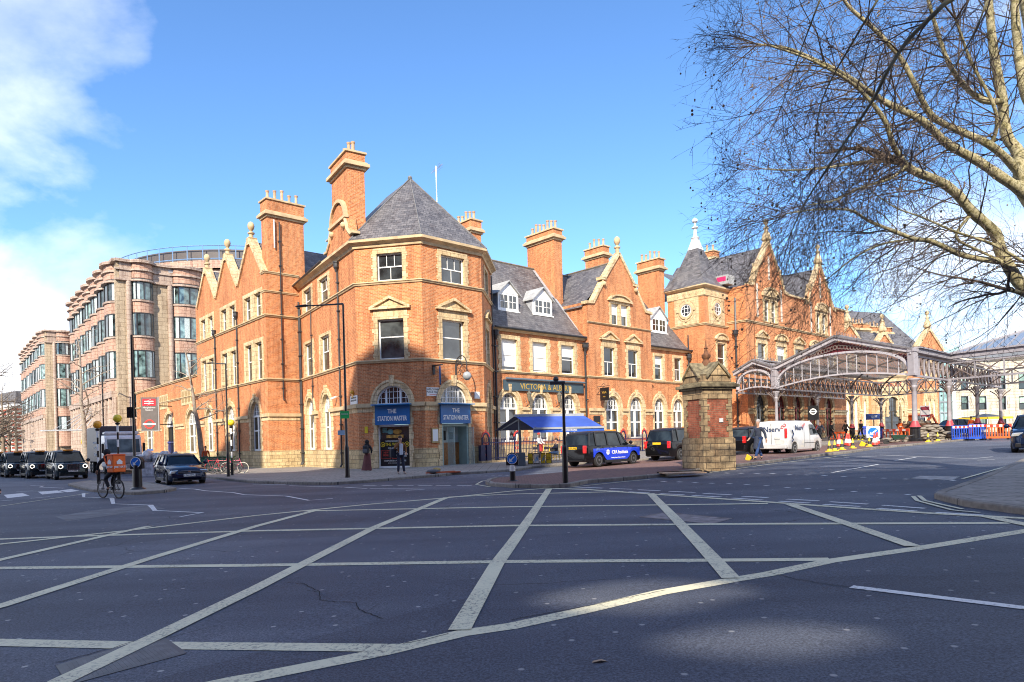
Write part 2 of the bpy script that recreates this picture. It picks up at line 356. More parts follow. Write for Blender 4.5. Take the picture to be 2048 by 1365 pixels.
z3=lambda x,y:(1024+x/2.703,860+y/2.703); z4=lambda x,y:(1536+x/2.703,860+y/2.703); z2=lambda x,y:(512+x/2.703,860+y/2.703); z1=lambda x,y:(x/2.703,860+y/2.703)
for f,a in ((z3,[(340,310,490,316),(530,318,650,322),(680,325,800,330),(850,333,990,340),(1035,345,1185,352),(1245,360,1384,368),(310,321,420,325),(460,327,580,333),(630,336,740,342),(800,346,930,352),(975,356,1130,364),(1190,370,1355,381)]),
            (z4,[(100,376,275,385),(335,390,540,403),(620,409,850,426),(60,387,225,397),(300,404,500,416),(590,426,800,440),(910,448,1160,463)])):
    for q in a: stripe(wb,[f(q[0],q[1]),f(q[2],q[3])],.12)
stripe(wb,[(1702.5,1174.5),(2048,1217),(2200,1238)],.12)
for f,a in ((z3,[(820,280),(905,283),(990,287),(1080,290),(1175,293),(1270,297),(1375,304),(1160,235),(1240,236),(1325,237)]),(z4,[(105,313),(215,320),(340,326),(465,335),(605,345),(755,353),(25,239),(115,242),(210,246),(305,249),(410,254),(515,258),(625,263),(745,268),(880,273),(1000,276)])):
    for x,y in a: stripe(wb,[f(x-13,y-.6),f(x+13,y+.6)],.13)
for p in [[z4(345,233),z4(598,188)],[z4(685,168),z4(800,150)],[z4(410,152),z4(590,143)],[z4(600,137),z4(1100,158),z4(1215,147)],[z4(1130,166),z4(1225,162)],
  [z1(445,365),z1(600,370),z1(612,402),z1(805,408),z1(840,438),z1(1095,450),z1(975,472)],[z1(970,318),z1(1055,322),z1(1110,331),z1(1260,341),z1(1320,352),z2(20,355),z2(165,360),z2(285,383),z2(415,373)],
  [z1(165,303),z1(235,305),z1(215,311),z1(345,317)],[z2(180,304),z2(470,311)],[z2(480,312),z2(600,319)],[z2(615,320),z2(800,321),z2(910,323),z2(810,330)],[z2(-20,295),z2(160,298)],[z1(0,386),z1(70,381)],[z1(85,337),z1(180,331)],[z1(165,372),z1(270,363)]]: stripe(wb,p,.10)
for a,b in [(580,650),(680,738),(766,850),(878,952),(973,1052),(1087,1165)]: stripe(wb,[z2(a,303),z2(b,303.5)],.11)
for i in range(7): stripe(wb,[z2(1120+i*38,252-i*.4),z2(1138+i*38,252-i*.4)],.1)
for k,q in enumerate(([(20,353),(120,343),(160,357),(40,371)],[(205,336),(310,329),(345,339),(228,351)],[(318,329),(385,322),(430,331),(365,339)],[(445,364),(441,346),(462,343),(460,366)],[(598,370),(618,371),(622,398),(600,400)],[(800,408),(828,407),(850,437),(826,441)])):
    P=[G(*z1(*p)) for p in q]; wb.add([(p.x,p.y,gz(p.x)+.0085+k*.0003) for p in P],[(0,1,2,3)])
tag(wb.out('white_road_marking',wpaint),kind='structure')
ck=MB(); RC=random.Random(2); HH[0]=.004
for pts in ([z2(160,828),z2(260,833),z2(280,845),z2(340,875),z2(345,920),z2(440,932),z2(540,935),z2(555,975),z2(630,1000),z2(690,1022)],[z2(280,872),z2(330,878)],[z2(1384,598),z2(1330,660),z2(1300,700)],[z2(0,852),z2(80,820),z2(200,760)],[z3(0,1030),z3(300,975),z3(650,905),z3(830,868)],[z2(800,1158),z2(900,1140),z2(1040,1105)],[z1(860,1112),z1(905,1150),z1(990,1212)],[z1(300,1262),z1(560,1195),z1(850,1112)],[z4(0,770),z4(150,810),z4(360,842),z4(450,850)]):
    q=[]
    for a,b in zip(pts,pts[1:]):
        for i in range(6): q.append((a[0]+(b[0]-a[0])*i/6+RC.uniform(-1.6,1.6),a[1]+(b[1]-a[1])*i/6+RC.uniform(-.9,.9)))
    q.append(pts[-1]); stripe(ck,q,.011)
tag(ck.out('road_crack',flat('crack_tar',(.008,.008,.01),.9)),kind='structure')
# ---------- pavements, kerbs, islands
paving=blocky('paving',(.30,.275,.25),(.24,.22,.20),(.12,.11,.10),.9,.6,.022,plan=True,stain=.35,stainc=(.15,.14,.13),bump=.3,ss=.5)
pavers=blocky('pavers',(.24,.13,.11),(.17,.10,.09),(.09,.07,.06),.21,.105,.010,plan=True,stain=.4,stainc=(.12,.09,.08),bump=.3,ss=.5)
kerbm=blocky('kerb_stone',(.26,.235,.21),(.19,.17,.15),(.05,.05,.05),.9,3.,.012,plan=True,stain=.5,stainc=(.1,.09,.08),bump=.4)
def kerb(pts,name='kerb',h=.115,wd=.16):
    P=[Vector((p[0],p[1],0)) for p in pts]; Q=[]
    for a,b in zip(P,P[1:]):
        n=max(1,int((b-a).length/1.0)); Q+=[a.lerp(b,i/n) for i in range(n)]
    Q.append(P[-1]); mb=MB(); 
    for i,q in enumerate(Q):
        d=(Q[min(i+1,len(Q)-1)]-Q[max(i-1,0)]).normalized(); s=Vector((-d.y,d.x,0)); a=q-s*.02; b=q+s*wd
        for e,hh in ((a,-.05),(a,h-.02),(a+s*.02,h+.004),(b,h+.004),(b,-.05)): mb.v.append((e.x,e.y,gz(e.x)+hh))
    for i in range(len(Q)-1):
        for k in range(4): mb.f.append((i*5+k,i*5+k+1,i*5+k+6,i*5+k+5))
    mb.f.append((0,1,2,3,4)); e=(len(Q)-1)*5; mb.f.append((e+4,e+3,e+2,e+1,e))
    return tag(mb.out(name,kerbm),kind='structure')
# walls of the station
B=at(847.5,718,40); B.z=0
WT2=Wall(B,180-11.3); 
def along(p,ang,px,py=800):         # where the ray of a pixel column meets the line from p at angle
    a,_=ray(px,py); d=Vector((math.cos(R(ang)),math.sin(R(ang)))); t=(a*p[1]-p[0])/(d.x-a*d.y); return Vector((p[0]+d.x*t,p[1]+d.y*t))
AR=42.3; AG=-48.9        # the two street directions (to the right in the picture)
pB=Vector((B.x,B.y)); pA=along(pB,168.7,713.8,725.2); pC=along(pB,AR,967,726.4)
pE=along(pA,123.1,601.5,761); pD=along(pC,85,985.7,745.7); pF=along(pE,180+AR,535.2,761)
pV=pD; pVe=along(pV,AR,1380,766.4); pT1=along(pVe,AG,1412,750); pT2=along(pT1,AR,1458,750); pS=along(pT2,AG,1494.5,750); pSe=along(pS,AR,1690,700)
pG0=along(pF,180+AG,274.5,870); 
W1=Wall(pE,math.degrees(math.atan2((pA-pE).y,(pA-pE).x))); W2=Wall(pA,-11.3); W3=Wall(pB,AR); W4=Wall(pC,math.degrees(math.atan2((pD-pC).y,(pD-pC).x)))
WR=Wall(pF,AR); WG=Wall(pG0,AG); WV=Wall(pV,AR); WTl=Wall(pVe,AG); WTr=Wall(pT1,AR); WSl=Wall(pT2,AG); WS=Wall(pS,AR)
print('PTS',[(k,round(v.x,1),round(v.y,1)) for k,v in dict(A=pA,B=pB,C=pC,D=pD,E=pE,F=pF,G0=pG0,Ve=pVe,T1=pT1,T2=pT2,S=pS,Se=pSe).items()])
k1=[G(*p) for p in [(418,957),(512,967.3),(586,969.5),(667,970.5),(734,966),(808,959.5),(882,953.5),(904,951),(960,948),(1036,942.5),(1068,937),(1126,932),(1303.7,920.5),(1387,917)]]
k1=[Vector((p.x,p.y)) for p in k1]
dG=Vector((math.cos(R(AG)),math.sin(R(AG)))); dR=Vector((math.cos(R(AR)),math.sin(R(AR))))
k0=[k1[0]-dG*110,k1[0]-dG*3]; k2=[k1[-1]+dR*60]
kk=k0+k1+k2; kerb(kk)
cut([tuple(p+Vector((0,.1))) for p in kk]+[(k2[0].x,k2[0].y+25),(pSe.x,pSe.y+30),(pV.x,pV.y+40),(pG0.x-40,pG0.y+60)],-.05,.112,'pavement',paving)
# pier island
fr=[G(*p) for p in [(989,961.5),(975,965),(972,969),(980,973),(1030,976.5),(1099,977.5),(1139.7,975),(1175.6,967.5),(1252,961.5),(1330,954),(1387,945.5),(1420,941.5),(1536,927),(1647,912.5),(1698.8,907),(1758,898),(1880,886.5),(1960,879)]]
fr=[Vector((p.x,p.y)) for p in fr]
bk_=[G(*p) for p in [(1960,873),(1640,902),(1480,913.5),(1384,921.5),(1220,940),(1131,949)]]; bk_=[Vector((p.x,p.y)) for p in bk_]
kerb(fr,h=.12); kerb(bk_+fr[:1],h=.05)
cut([tuple(p+Vector((0.02,.1))) for p in fr]+[tuple(p) for p in bk_],-.05,.10,'traffic_island',pavers)
# forecourt paving under the cars
cut([tuple(p+Vector((.1,.1))) for p in reversed(bk_)]+[(k2[0].x+40,k2[0].y-20),tuple(k2[0])]+[tuple(p) for p in reversed(k1[-3:])],-.05,.012,'forecourt',pavers)
li=[G(*p) for p in [(150,969),(137,972),(160,979),(185,984.5),(268,991),(330,986),(352,981),(300,969),(180,965)]]; li=[Vector((p.x,p.y)) for p in li]
kerb(li+[li[0]]); cut([tuple(p) for p in li],-.05,.112,'traffic_island',paving)
rp=[G(*p) for p in [(2400,880),(2048,924),(1965,962),(1906,984),(1878,993),(1871,998),(1885,1002),(1932,1014),(1998,1023),(2048,1030),(2200,1046)]]; rp=[Vector((p.x,p.y)) for p in rp]
kerb(rp); cut([tuple(p+Vector((.1,0))) for p in rp]+[(60,rp[-1].y-1),(60,rp[0].y)],-.05,.112,'pavement',paving)
# far pavement on the left, iron covers in the road
def cover(pts,nm,lab,mat,ribs=0):
    P=[G(*p) for p in pts]; mb=MB(); o=[Vector((p.x,p.y,0)) for p in P]; c=sum(o,Vector())/len(o)
    th=thing(nm,lab,'drain cover',(c.x,c.y,gz(c.x))); 
    mb.add([(p.x,p.y,gz(p.x)+.0022) for p in o],[tuple(range(len(o)))]); mb.out('plate',mat,th)
    fm=MB()
    for a,b in zip(o,o[1:]+o[:1]): fm.bar((a.x,a.y,gz(a.x)+.001),(b.x,b.y,gz(b.x)+.001),.04,.008)
    fm.out('frame',iron,th)
    if ribs:
        rb=MB(); a,b,c_,d=o
        for i in range(1,ribs):
            p=a.lerp(b,i/ribs); q=d.lerp(c_,i/ribs); rb.bar((p.x,p.y,gz(p.x)+.001),(q.x,q.y,gz(q.x)+.001),.03,.008)
        rb.out('grille',flat('worn_steel',(.11,.11,.115),.55,.2,var=.3,scale=9),th)
    return th
cover([(118,1332),(318,1272.5),(368,1308),(143,1368)],'drain_cover','big ribbed iron drain cover in the road, smeared with cream paint',flat('rust_plate',(.035,.03,.03),.8,.0,var=.5,scale=5),24)
cover([(1279,1034.6),(1331,1025.4),(1464,1037.6),(1424,1049)],'drain_cover','cracked pale concrete cover in the road crossed by two cream lines',flat('cover_concrete',(.24,.21,.21),.8,var=.4,scale=6,bump=.5))
cover([(1822,957.5),(1841,952),(1918,953.5),(1905,961)],'drain_cover','pale rectangular drain cover far out in the right-hand road',flat('cover_concrete2',(.30,.29,.29),.8,var=.3,scale=6))
def dec(pts,mat,nm='road_patch'):
    HH[0]+=.0004; mb=MB(); P=[G(*p) for p in pts]; mb.add([(p.x,p.y,gz(p.x)+.0026) for p in P],[tuple(range(len(P)))]); tag(mb.out(nm,mat),kind='structure')
dec([(110,1034),(180,1022),(300,1010),(330,1018),(200,1034),(135,1043)],flat('patch_pale',(.12,.125,.14),.75,var=.35,scale=3,bump=.4))
lf=MB(); p=G(1198,1324); lf.add([(p.x-.05,p.y-.02,gz(0)+.012),(p.x+.01,p.y-.03,gz(0)+.03),(p.x+.06,p.y,gz(0)+.012),(p.x+.02,p.y+.03,gz(0)+.02),(p.x-.04,p.y+.02,gz(0)+.012)],[(0,1,2,3,4)])
tag(lf.out('fallen_leaf',flat('dry_leaf',(.35,.24,.16),.8)),'curled brown dead leaf lying in the nearest part of the road','leaf')
# ---------- building kit
class Face:
    """a wall with openings; profile = [(u,z)...] of the top edge"""
    def __init__(s,parent,W,u0,u1,z0,prof): s.P=parent; s.W=W; s.u0,s.u1,s.z0=u0,u1,z0; s.prof=prof if isinstance(prof,list) else [(u0,prof),(u1,prof)]; s.h=[]; s.ar=[]
    def top(s,u):
        for (a,za),(b,zb) in zip(s.prof,s.prof[1:]):
            if a<=u<=b+1e-6: return za+(zb-za)*((u-a)/(b-a) if b>a else 0)
        return s.prof[-1][1]
    def hole(s,u0,u1,z0,z1): s.h.append((u0,u1,z0,z1))
    def build(s,mat,zsplit=None,matlow=None,name='wall'):
        mb=MB(); lo=MB()
        ups=sorted(set([round(v,3) for h in s.h for v in h[:2]]+[round(s.u0,3),round(s.u1,3)]+[round(p[0],3) for p in s.prof]))
        zs=sorted(set([round(v,3) for h in s.h for v in h[2:4]]+[s.z0]+([zsplit] if zsplit else [])))
        for a,b in zip(ups,ups[1:]):
            if b-a<.002: continue
            m=(a+b)/2; ta,tb=s.top(a+.0005),s.top(b-.0005); mt=min(ta,tb); lv=[z for z in zs if z<mt-.001]
            ok=lambda z:not any(h[0]<m<h[1] and h[2]<z<h[3] for h in s.h)
            for c,d in zip(lv,lv[1:]):
                if ok((c+d)/2): (lo if (zsplit and (c+d)/2<zsplit) else mb).quad((a,0,c),(b,0,c),(b,0,d),(a,0,d))
            c=lv[-1]
            if ok((c+mt)/2): mb.quad((a,0,c),(b,0,c),(b,0,tb),(a,0,ta))
        for cx,zs_,rx,rz in s.ar:
            n=12
            for i in range(n):
                a0=math.pi*(1-i/n); a1=math.pi*(1-(i+1)/n); x0,x1=cx+rx*math.cos(a0),cx+rx*math.cos(a1); q0,q1=zs_+rz*math.sin(a0),zs_+rz*math.sin(a1)
                tt=mb if not(zsplit and zs_+rz<zsplit) else lo
                tt.quad((x0,0,q0),(x1,0,q1),(x1,0,zs_+rz),(x0,0,zs_+rz))
        o=mb.out(name,mat,s.P,s.W.M,fix=False)
        if lo.v: lo.out('plinth' if matlow is stonep else name,matlow or mat,s.P,s.W.M,fix=False)
        return o
def band(parent,path,prof,mat,name='string_course'):
    """moulding swept along a plan polyline; prof = (out,z) pairs"""
    n=len(path); mb=MB(); offs=[]
    P=[Vector((p[0],p[1])) for p in path]
    for i in range(n):
        ds=[(P[j+1]-P[j]).normalized() for j in (i-1,i) if 0<=j<n-1]; ns=[Vector((d.y,-d.x)) for d in ds]
        m=sum(ns,Vector((0,0))).normalized(); offs.append(m/max(.3,m.dot(ns[0])))
    k=len(prof)
    for p,o in zip(P,offs):
        for a,z in prof: mb.v.append((p.x+o.x*a,p.y+o.y*a,z))
    for i in range(n-1):
        for j in range(k): mb.f.append((i*k+j,i*k+(j+1)%k,(i+1)*k+(j+1)%k,(i+1)*k+j))
    mb.f.append(tuple(range(k))); mb.f.append(tuple(range((n-1)*k+k-1,(n-1)*k-1,-1)))
    return mb.out(name,mat,parent)
def P4(o,z0,z1,b=-.05): return [(b,z0),(o*.45,z0),(o*.7,z0+(z1-z0)*.5),(o,z0+(z1-z0)*.6),(o,z1-.01),(b,z1+.03)]
def sashes(mb,u0,u1,z0,z1,y,mid=.5,top=(1,1),bot=(1,1),fw=.075,mw=.035):
    mb.box(u0,u0+fw,y-.05,y+.05,z0,z1).box(u1-fw,u1,y-.05,y+.05,z0,z1).box(u0+fw,u1-fw,y-.05,y+.05,z1-fw,z1).box(u0+fw,u1-fw,y-.07,y+.05,z0,z0+fw*1.2)
    zm=z0+(z1-z0)*mid
    if mid<1: mb.box(u0+fw,u1-fw,y-.04,y+.04,zm-.035,zm+.035)
    for (nc,nr),(a,b) in ((top,(zm+.035,z1-fw)),(bot,(z0+fw*1.2,zm-.035))):
        if b<=a: continue
        for i in range(1,nc): c=u0+fw+(u1-u0-2*fw)*i/nc; mb.box(c-mw/2,c+mw/2,y-.025,y+.025,a,b)
        for i in range(1,nr): c=a+(b-a)*i/nr; mb.box(u0+fw,u1-fw,y-.022,y+.022,c-mw/2,c+mw/2)
def window(F,u0,u1,z0,z1,sw=.2,rec=.24,mid=.5,top=(1,1),bot=(1,1),blindz=None,ped=None,head=.2,quoin=True,g=None,mull=0,sill=True,frame=white):
    W=F.W; F.hole(u0-.04,u1+.04,z0-.02,z1+.03); mb=MB(); pr=-.045
    mb.box(u0-sw,u0,pr,rec,z0,z1).box(u1,u1+sw,pr,rec,z0,z1)
    mb.box(u0-sw,u1+sw,pr-.004,rec,z1,z1+head)
    if sill: mb.box(u0-sw-.05,u1+sw+.05,pr-.05,rec,z0-.1,z0-.0)
    else: mb.box(u0-sw,u1+sw,pr,rec,z0-.05,z0)
    if quoin:
        n=max(2,int((z1-z0+head)/.62))
        for i in range(n):
            a=z0+(z1-z0+head)*(i+.15)/n; b=a+.26
            for s_ in (-1,1):
                e=(u0-sw) if s_<0 else (u1+sw); mb.box(min(e,e+s_*.1),max(e,e+s_*.1),pr+.012,.02,a,b)
    if mull: mb.box((u0+u1)/2-mull/2,(u0+u1)/2+mull/2,pr+.01,rec,z0,z1)
    if ped:
        zb=z1+head; c=(u0+u1)/2; hw=(u1-u0)/2+sw+.12; ph=ped[1]; h0=ped[2] if len(ped)>2 else .25
        mb.box(u0-sw+.08,u1+sw-.08,-.05,.02,zb,zb+h0); zb+=h0
        if ped[0]=='t':
            mb.prism([(c-hw,zb),(c+hw,zb),(c,zb+ph)],-.09,.02)
            for s_ in (-1,1): mb.prism([(c+s_*hw,zb),(c+s_*(hw+.12),zb+.1),(c,zb+ph+.13),(c,zb+ph-.05)][::s_],-.24,.03)
            mb.box(c-hw-.1,c+hw+.1,-.23,.025,zb-.05,zb+.06)
        else:
            mb.ring(c,zb-.1,0,hw*.92,-.09,.02,6,174,12,ez=(ph+.1)/hw); mb.ring(c,zb-.1,hw*.9,hw*1.08,-.22,.03,4,176,14,ez=(ph+.1)/hw); mb.box(c-hw-.1,c+hw+.1,-.23,.025,zb-.05,zb+.06)
    w_=mb.out('window',stone,F.P,W.M)
    bays=[(u0,u1)] if not mull else [(u0,(u0+u1)/2-mull/2),((u0+u1)/2+mull/2,u1)]
    s=MB(); gl=MB(); bl=MB()
    for a,b in bays:
        sashes(s,a,b,z0,z1,rec-.06,mid,top,bot); gl.quad((a,rec-.055,z0),(b,rec-.055,z0),(b,rec-.055,z1),(a,rec-.055,z1))
        if blindz: bl.quad((a+.07,rec-.062,max(z0,z1-blindz*(z1-z0))),(b-.07,rec-.062,max(z0,z1-blindz*(z1-z0))),(b-.07,rec-.062,z1-.07),(a+.07,rec-.062,z1-.07))
    s.out('sash',frame,w_,W.M); gl.out('pane',g or glass,w_,W.M,fix=False)
    if blindz: bl.out('blind',blind,w_,W.M,fix=False)
    return w_
def archwin(F,u0,u1,z0,zs,zt,sw=.3,rec=.3,key=True,ringw=.3,lower='doors',g=None,frame=white,jambs=True,nmul=4):
    W=F.W; c=(u0+u1)/2; r=(u1-u0)/2; ez=(zt-zs)/r
    F.hole(u0-.04,u1+.04,z0-.02,zs+(r+.04)*ez); F.ar.append((c,zs,r+.04,(r+.04)*ez)); mb=MB()
    if jambs:
        mb.box(u0-sw,u0,-.05,rec,z0,zs).box(u1,u1+sw,-.05,rec,z0,zs)
        for i in range(int((zs-z0)/.6)):
            a=z0+.1+i*.6
            for s_ in (-1,1):
                e=(u0-sw) if s_<0 else (u1+sw); mb.box(min(e,e+s_*.14),max(e,e+s_*.14),-.04,.02,a,a+.3)
    mb.ring(c,zs,r,r+ringw,-.07,rec,0,180,16,ez); mb.ring(c,zs,r+ringw*.75,r+ringw+.05,-.12,.02,0,180,16,ez)
    if key: mb.prism([(c-.1,zt-.03),(c+.1,zt-.03),(c+.16,zt+ringw+.32),(c-.16,zt+ringw+.32)],-.17,.02)
    w_=mb.out('window',stone,F.P,W.M); s=MB(); y=rec-.06
    s.ring(c,zs,r-.09,r,y-.05,y+.05,0,180,16,ez); s.box(u0,u1,y-.07,y+.05,zs-.07,zs+.07)
    for f in (-.42,.42) if r>.75 else (0,):
        s.box(c+f*r-.045,c+f*r+.045,y-.04,y+.04,zs+.07,zs+ez*math.sqrt(max(0,r*r-(f*r)**2))-.05)
    for i in range(1,nmul*2):
        x=c-r+2*r*i/(nmul*2); hh=ez*math.sqrt(max(0,r*r-(x-c)**2)); s.box(x-.014,x+.014,y-.02,y+.02,zs+.07,zs+hh-.06)
    for i in (1,2):
        zz=zs+(zt-zs)*i/3; hw=math.sqrt(max(0,r*r-((zz-zs)/ez)**2))-.05; s.box(c-hw,c+hw,y-.018,y+.018,zz-.014,zz+.014)
    if lower=='doors':
        s.box(u0,u0+.1,y-.04,y+.04,z0,zs-.07).box(u1-.1,u1,y-.04,y+.04,z0,zs-.07).box(c-.12,c+.12,y-.06,y+.05,z0,zs-.07)
        zm=z0+(zs-z0)*.58; s.box(u0+.1,u1-.1,y-.03,y+.03,zm-.05,zm+.05).box(u0+.1,u1-.1,y-.05,y+.04,z0,z0+.14)
    s.out('sash',frame,w_,W.M)
    gl=MB(); n=14; pts=[(u0,zs)]+[(c-r*math.cos(math.pi*i/n),zs+r*ez*math.sin(math.pi*i/n)) for i in range(1,n)]+[(u1,zs)]
    gl.quad(*[(a,y+.01,b) for a,b in reversed(pts)])
    if lower: gl.quad((u0,y+.01,z0),(u1,y+.01,z0),(u1,y+.01,zs),(u0,y+.01,zs))
    gl.out('pane',g or glass,w_,W.M,fix=False); return w_
potm=flat('clay_pot',(.50,.33,.2),.8,var=.25)
def chimney(parent,M,x0,x1,y0,y1,z0,zc,zt,pots,name='chimney',mat=brick,pr=.28):
    """shaft x0..x1,y0..y1 in the frame M; zc corbel level, zt top"""
    mb=MB(); mb.box(x0,x1,y0,y1,z0,zc+.3); mb.box(x0-.04,x1+.04,y0-.04,y1+.04,zc+.3,zt)
    c=mb.out(name,mat,parent,M); s=MB(); a=pr
    s.box(x0-.1,x1+.1,y0-.1,y1+.1,zc-.16,zc); s.box(x0-a,x1+a,y0-a,y1+a,zc,zc+.2); s.box(x0-a*.6,x1+a*.6,y0-a*.6,y1+a*.6,zc+.2,zc+.32)
    s.box(x0-.14,x1+.14,y0-.14,y1+.14,zt,zt+.12); s.out('cornice',trim,c,M)
    lx=(x1-x0)>(y1-y0); L_=(x1-x0 if lx else y1-y0)
    for i in range(pots):
        f=(i+.5)/pots; x=x0+(x1-x0)*f if lx else (x0+x1)/2; y=(y0+y1)/2 if lx else y0+(y1-y0)*f; h=.75+.25*((i*7)%3)/2; r=.13
        p=MB(); p.lathe([(r*1.1,0),(r*1.1,.1),(r*.85,.16),(r*.8,h-.14),(r*1.05,h-.1),(r*1.1,h),(r*.75,h)],(x,y,zt+.1),10); p.out('chimney_pot',potm,c,M,smooth=True)
    return c
def coping(parent,W,pts,wd=.26,y0=-.12,y1=.3,mat=stone,name='coping'):
    mb=MB()
    for (a,za),(b,zb) in zip(pts,pts[1:]):
        d=Vector((b-a,zb-za)).normalized(); n=Vector((-d.y,d.x)) 
        e=d*.04
        q=[(a-e.x-n.x*.1,za-e.y-n.y*.1),(b+e.x-n.x*.1,zb+e.y-n.y*.1),(b+e.x+n.x*(wd-.1),zb+e.y+n.y*(wd-.1)),(a-e.x+n.x*(wd-.1),za-e.y+n.y*(wd-.1))]
        mb.prism(q,y0,y1)
    return mb.out(name,mat,parent,W.M)
def finial(parent,W,u,z,s=1,y=.1,fancy=False,mat=trim):
    mb=MB(); pr=[(.22,0),(.22,.5),(.34,.56),(.36,.66),(.2,.7),(.12,.8),(.16,.84),(.3,1.0),(.36,1.2),(.3,1.4),(.16,1.54),(.02,1.58)]
    if fancy: pr=[(.3,-.2),(.3,.2),(.55,.3),(.6,.45),(.5,.7),(.4,1.0),(.25,1.15),(.2,1.4),(.34,1.46),(.3,1.56),(.14,1.6),(.12,1.8),(.3,1.95),(.33,2.1),(.22,2.3),(.02,2.4)]
    mb.lathe([(r*s*.8,h*s) for r,h in pr],(u,y,z),12); return mb.out('finial',mat,parent,W.M,smooth=True)
def pipe(parent,W,u,z0,z1,r=.055,off=.1,hopper=True,top=None):
    mb=MB(); mb.tube([(u,-off,z0+.15),(u,-off,z1)],r,8)
    mb.tube([(u,-off,z0+.2),(u,-off-.1,z0+.02)],r*1.1,8)
    z=z0+.9
    while z<z1-.3: mb.box(u-r*1.9,u+r*1.9,-off-r*1.5,0,z,z+.08); z+=1.85
    if hopper:
        mb.lathe([(r*1.2,-.28),(r*2,-.1),(r*3.2,.0),(r*3.4,.08),(r*3,.1),(r*3,.28),(r*3.7,.3),(r*3.7,.38)],(u,-off-.06,z1),8)
    return mb.out('downpipe',iron,parent,W.M)
def roofq(mb,*pts): mb.quad(*[tuple(p) for p in pts])
def w3(W,u,v,z): return W.w(u,v,z)
# ================= the corner pub
pub=thing('corner_building','tall corner pub of orange brick and cream stone with a slate pyramid roof','building',(pB.x,pB.y,0))
EAVE=13.65
l1=(pA-pE).length; l2=(pB-pA).length; l3=(pC-pB).length; l4=(pD-pC).length
f1=Face(pub,W1,0,l1,-.6,EAVE); f2=Face(pub,W2,0,l2,-.6,EAVE); f3=Face(pub,W3,0,l3,-.6,EAVE); f4=Face(pub,W4,0,l4,-.6,EAVE)
for a,b in ((W1.u(608,640),W1.u(625,640)),(W1.u(638.5,600),W1.u(658,600))):
    window(f1,a+.15,b-.12,11.4,13.05,top=(2,1),bot=(1,1),sw=.35)
    window(f1,a+.15,b-.12,6.62,9.05,top=(2,1),bot=(1,1),sw=.35,mid=.55)
    archwin(f1,a+.1,b-.1,1.15,3.85,5.0,lower='doors')
for F_,W,ua,ub,ta,tb in ((f2,W2,W2.u(756.5,680),W2.u(808,680),W2.u(753.8,530),W2.u(804.4,530)),(f3,W3,W3.u(884.6,680),W3.u(929,680),W3.u(882,540),W3.u(928,540))):
    window(F_,ua,ub,6.6,9.05,sw=.26,head=.62,mid=.56,ped=('t',.62,.02),rec=.3)
    window(F_,ta,tb,11.38,13.05,sw=.26,head=.32,mid=.52,top=(3,1),bot=(2,1),rec=.26)
a,b=W4.u(968.5,560),W4.u(977.5,560)
window(f4,1.4,3.0,11.38,13.05,sw=.25); window(f4,1.4,3.0,6.6,9.05,sw=.25,head=.6,ped=('t',.62,.02)); archwin(f4,1.3,3.1,1.15,3.85,5.0)
# shop window and entrance on the ground floor
sa,sb=W2.u(755.7,890),W2.u(819.2,890); da,db=W3.u(884,890),W3.u(937,890)
archwin(f2,W2.u(752.5,805),W2.u(818.7,805),3.86,3.87,5.0,lower=None,jambs=False,rec=.22)
archwin(f3,W3.u(880,805),W3.u(934,805),3.86,3.87,5.0,lower=None,jambs=False,rec=.22)
f2.hole(sa,sb,-.02,3.84); f3.hole(da,db,0,3.84)
for F_,W,x0,x1 in ((f2,W2,sa,sb),(f3,W3,da,db)):
    q=MB(); q2=MB()
    for i in range(9):
        z=.02+i*.43; k=.22 if i%2 else .3
        q.box(x0-k,x0,-.05,.5,z,z+.425); q2.box(x1,x1+k,-.05,.5,z,z+.425)
    q.out('jamb',stone,pub,W.M); q2.out('jamb',stone,pub,W.M)
for F_ in (f1,f2,f3,f4): F_.build(brick,zsplit=1.15,matlow=stonep)
band(pub,[pE,pA,pB,pC,pD],P4(.16,6.4,6.58),trim); band(pub,[pE,pA,pB,pC,pD],P4(.16,11.18,11.36),trim)
band(pub,[pE,pA,pB,pC,pD],[(-.05,13.45),(.1,13.45),(.14,13.6),(.3,13.7),(.42,13.74),(.42,13.9),(-.05,13.92)],trim,'cornice')
# stone frieze under the moulding is broken by the openings
def frieze(parent,W,segs,z0=3.42,z1=3.78):
    for a,b in segs:
        MB().box(a,b,-.035,.02,z0,z1-.07).out('frieze',stone,parent,W.M); MB().prism([(a,z1-.07),(b,z1-.07),(b,z1+.17),(a,z1+.17)],-.16,.02).out('string_course',trim,parent,W.M)
ar=[(W1.u(608),W1.u(625)),(W1.u(638.5),W1.u(658))]
frieze(pub,W1,[(0,ar[0][0]-.25),(ar[0][1]+.3,ar[1][0]-.25),(ar[1][1]+.25,l1+.04)]); frieze(pub,W2,[(-.04,sa-.24),(sb+.25,l2+.02)]); frieze(pub,W3,[(0,da-.25),(db+.25,l3+.05)]); frieze(pub,W4,[(0,1),(3.4,l4)])
# red lower brickwork on the two shop fronts
# roof: pyramid over the corner, ridge running back
ap=at(820,358,46.0)
out=[Vector((p.x,p.y,13.88)) for p in (pE,pA,pB,pC,pD)]
cen=Vector((ap.x,ap.y,13.88))
o2=[p+(p-cen).normalized()*.45 for p in out]
rm=MB(); e1=w3(W1,7.2,-.4,13.88); r1=w3(W1,6.8,4.6,19.3)
bk1=Vector((-3.5,56,13.88)); top=ap
roofq(rm,e1,o2[1],top,r1); roofq(rm,o2[1],o2[2],top); roofq(rm,o2[2],o2[3],top); roofq(rm,o2[3],o2[4],top); roofq(rm,o2[4],bk1,top)
roofq(rm,r1,top,bk1,w3(W1,6.8,12,13.88))
rm.out('roof',slate,pub)
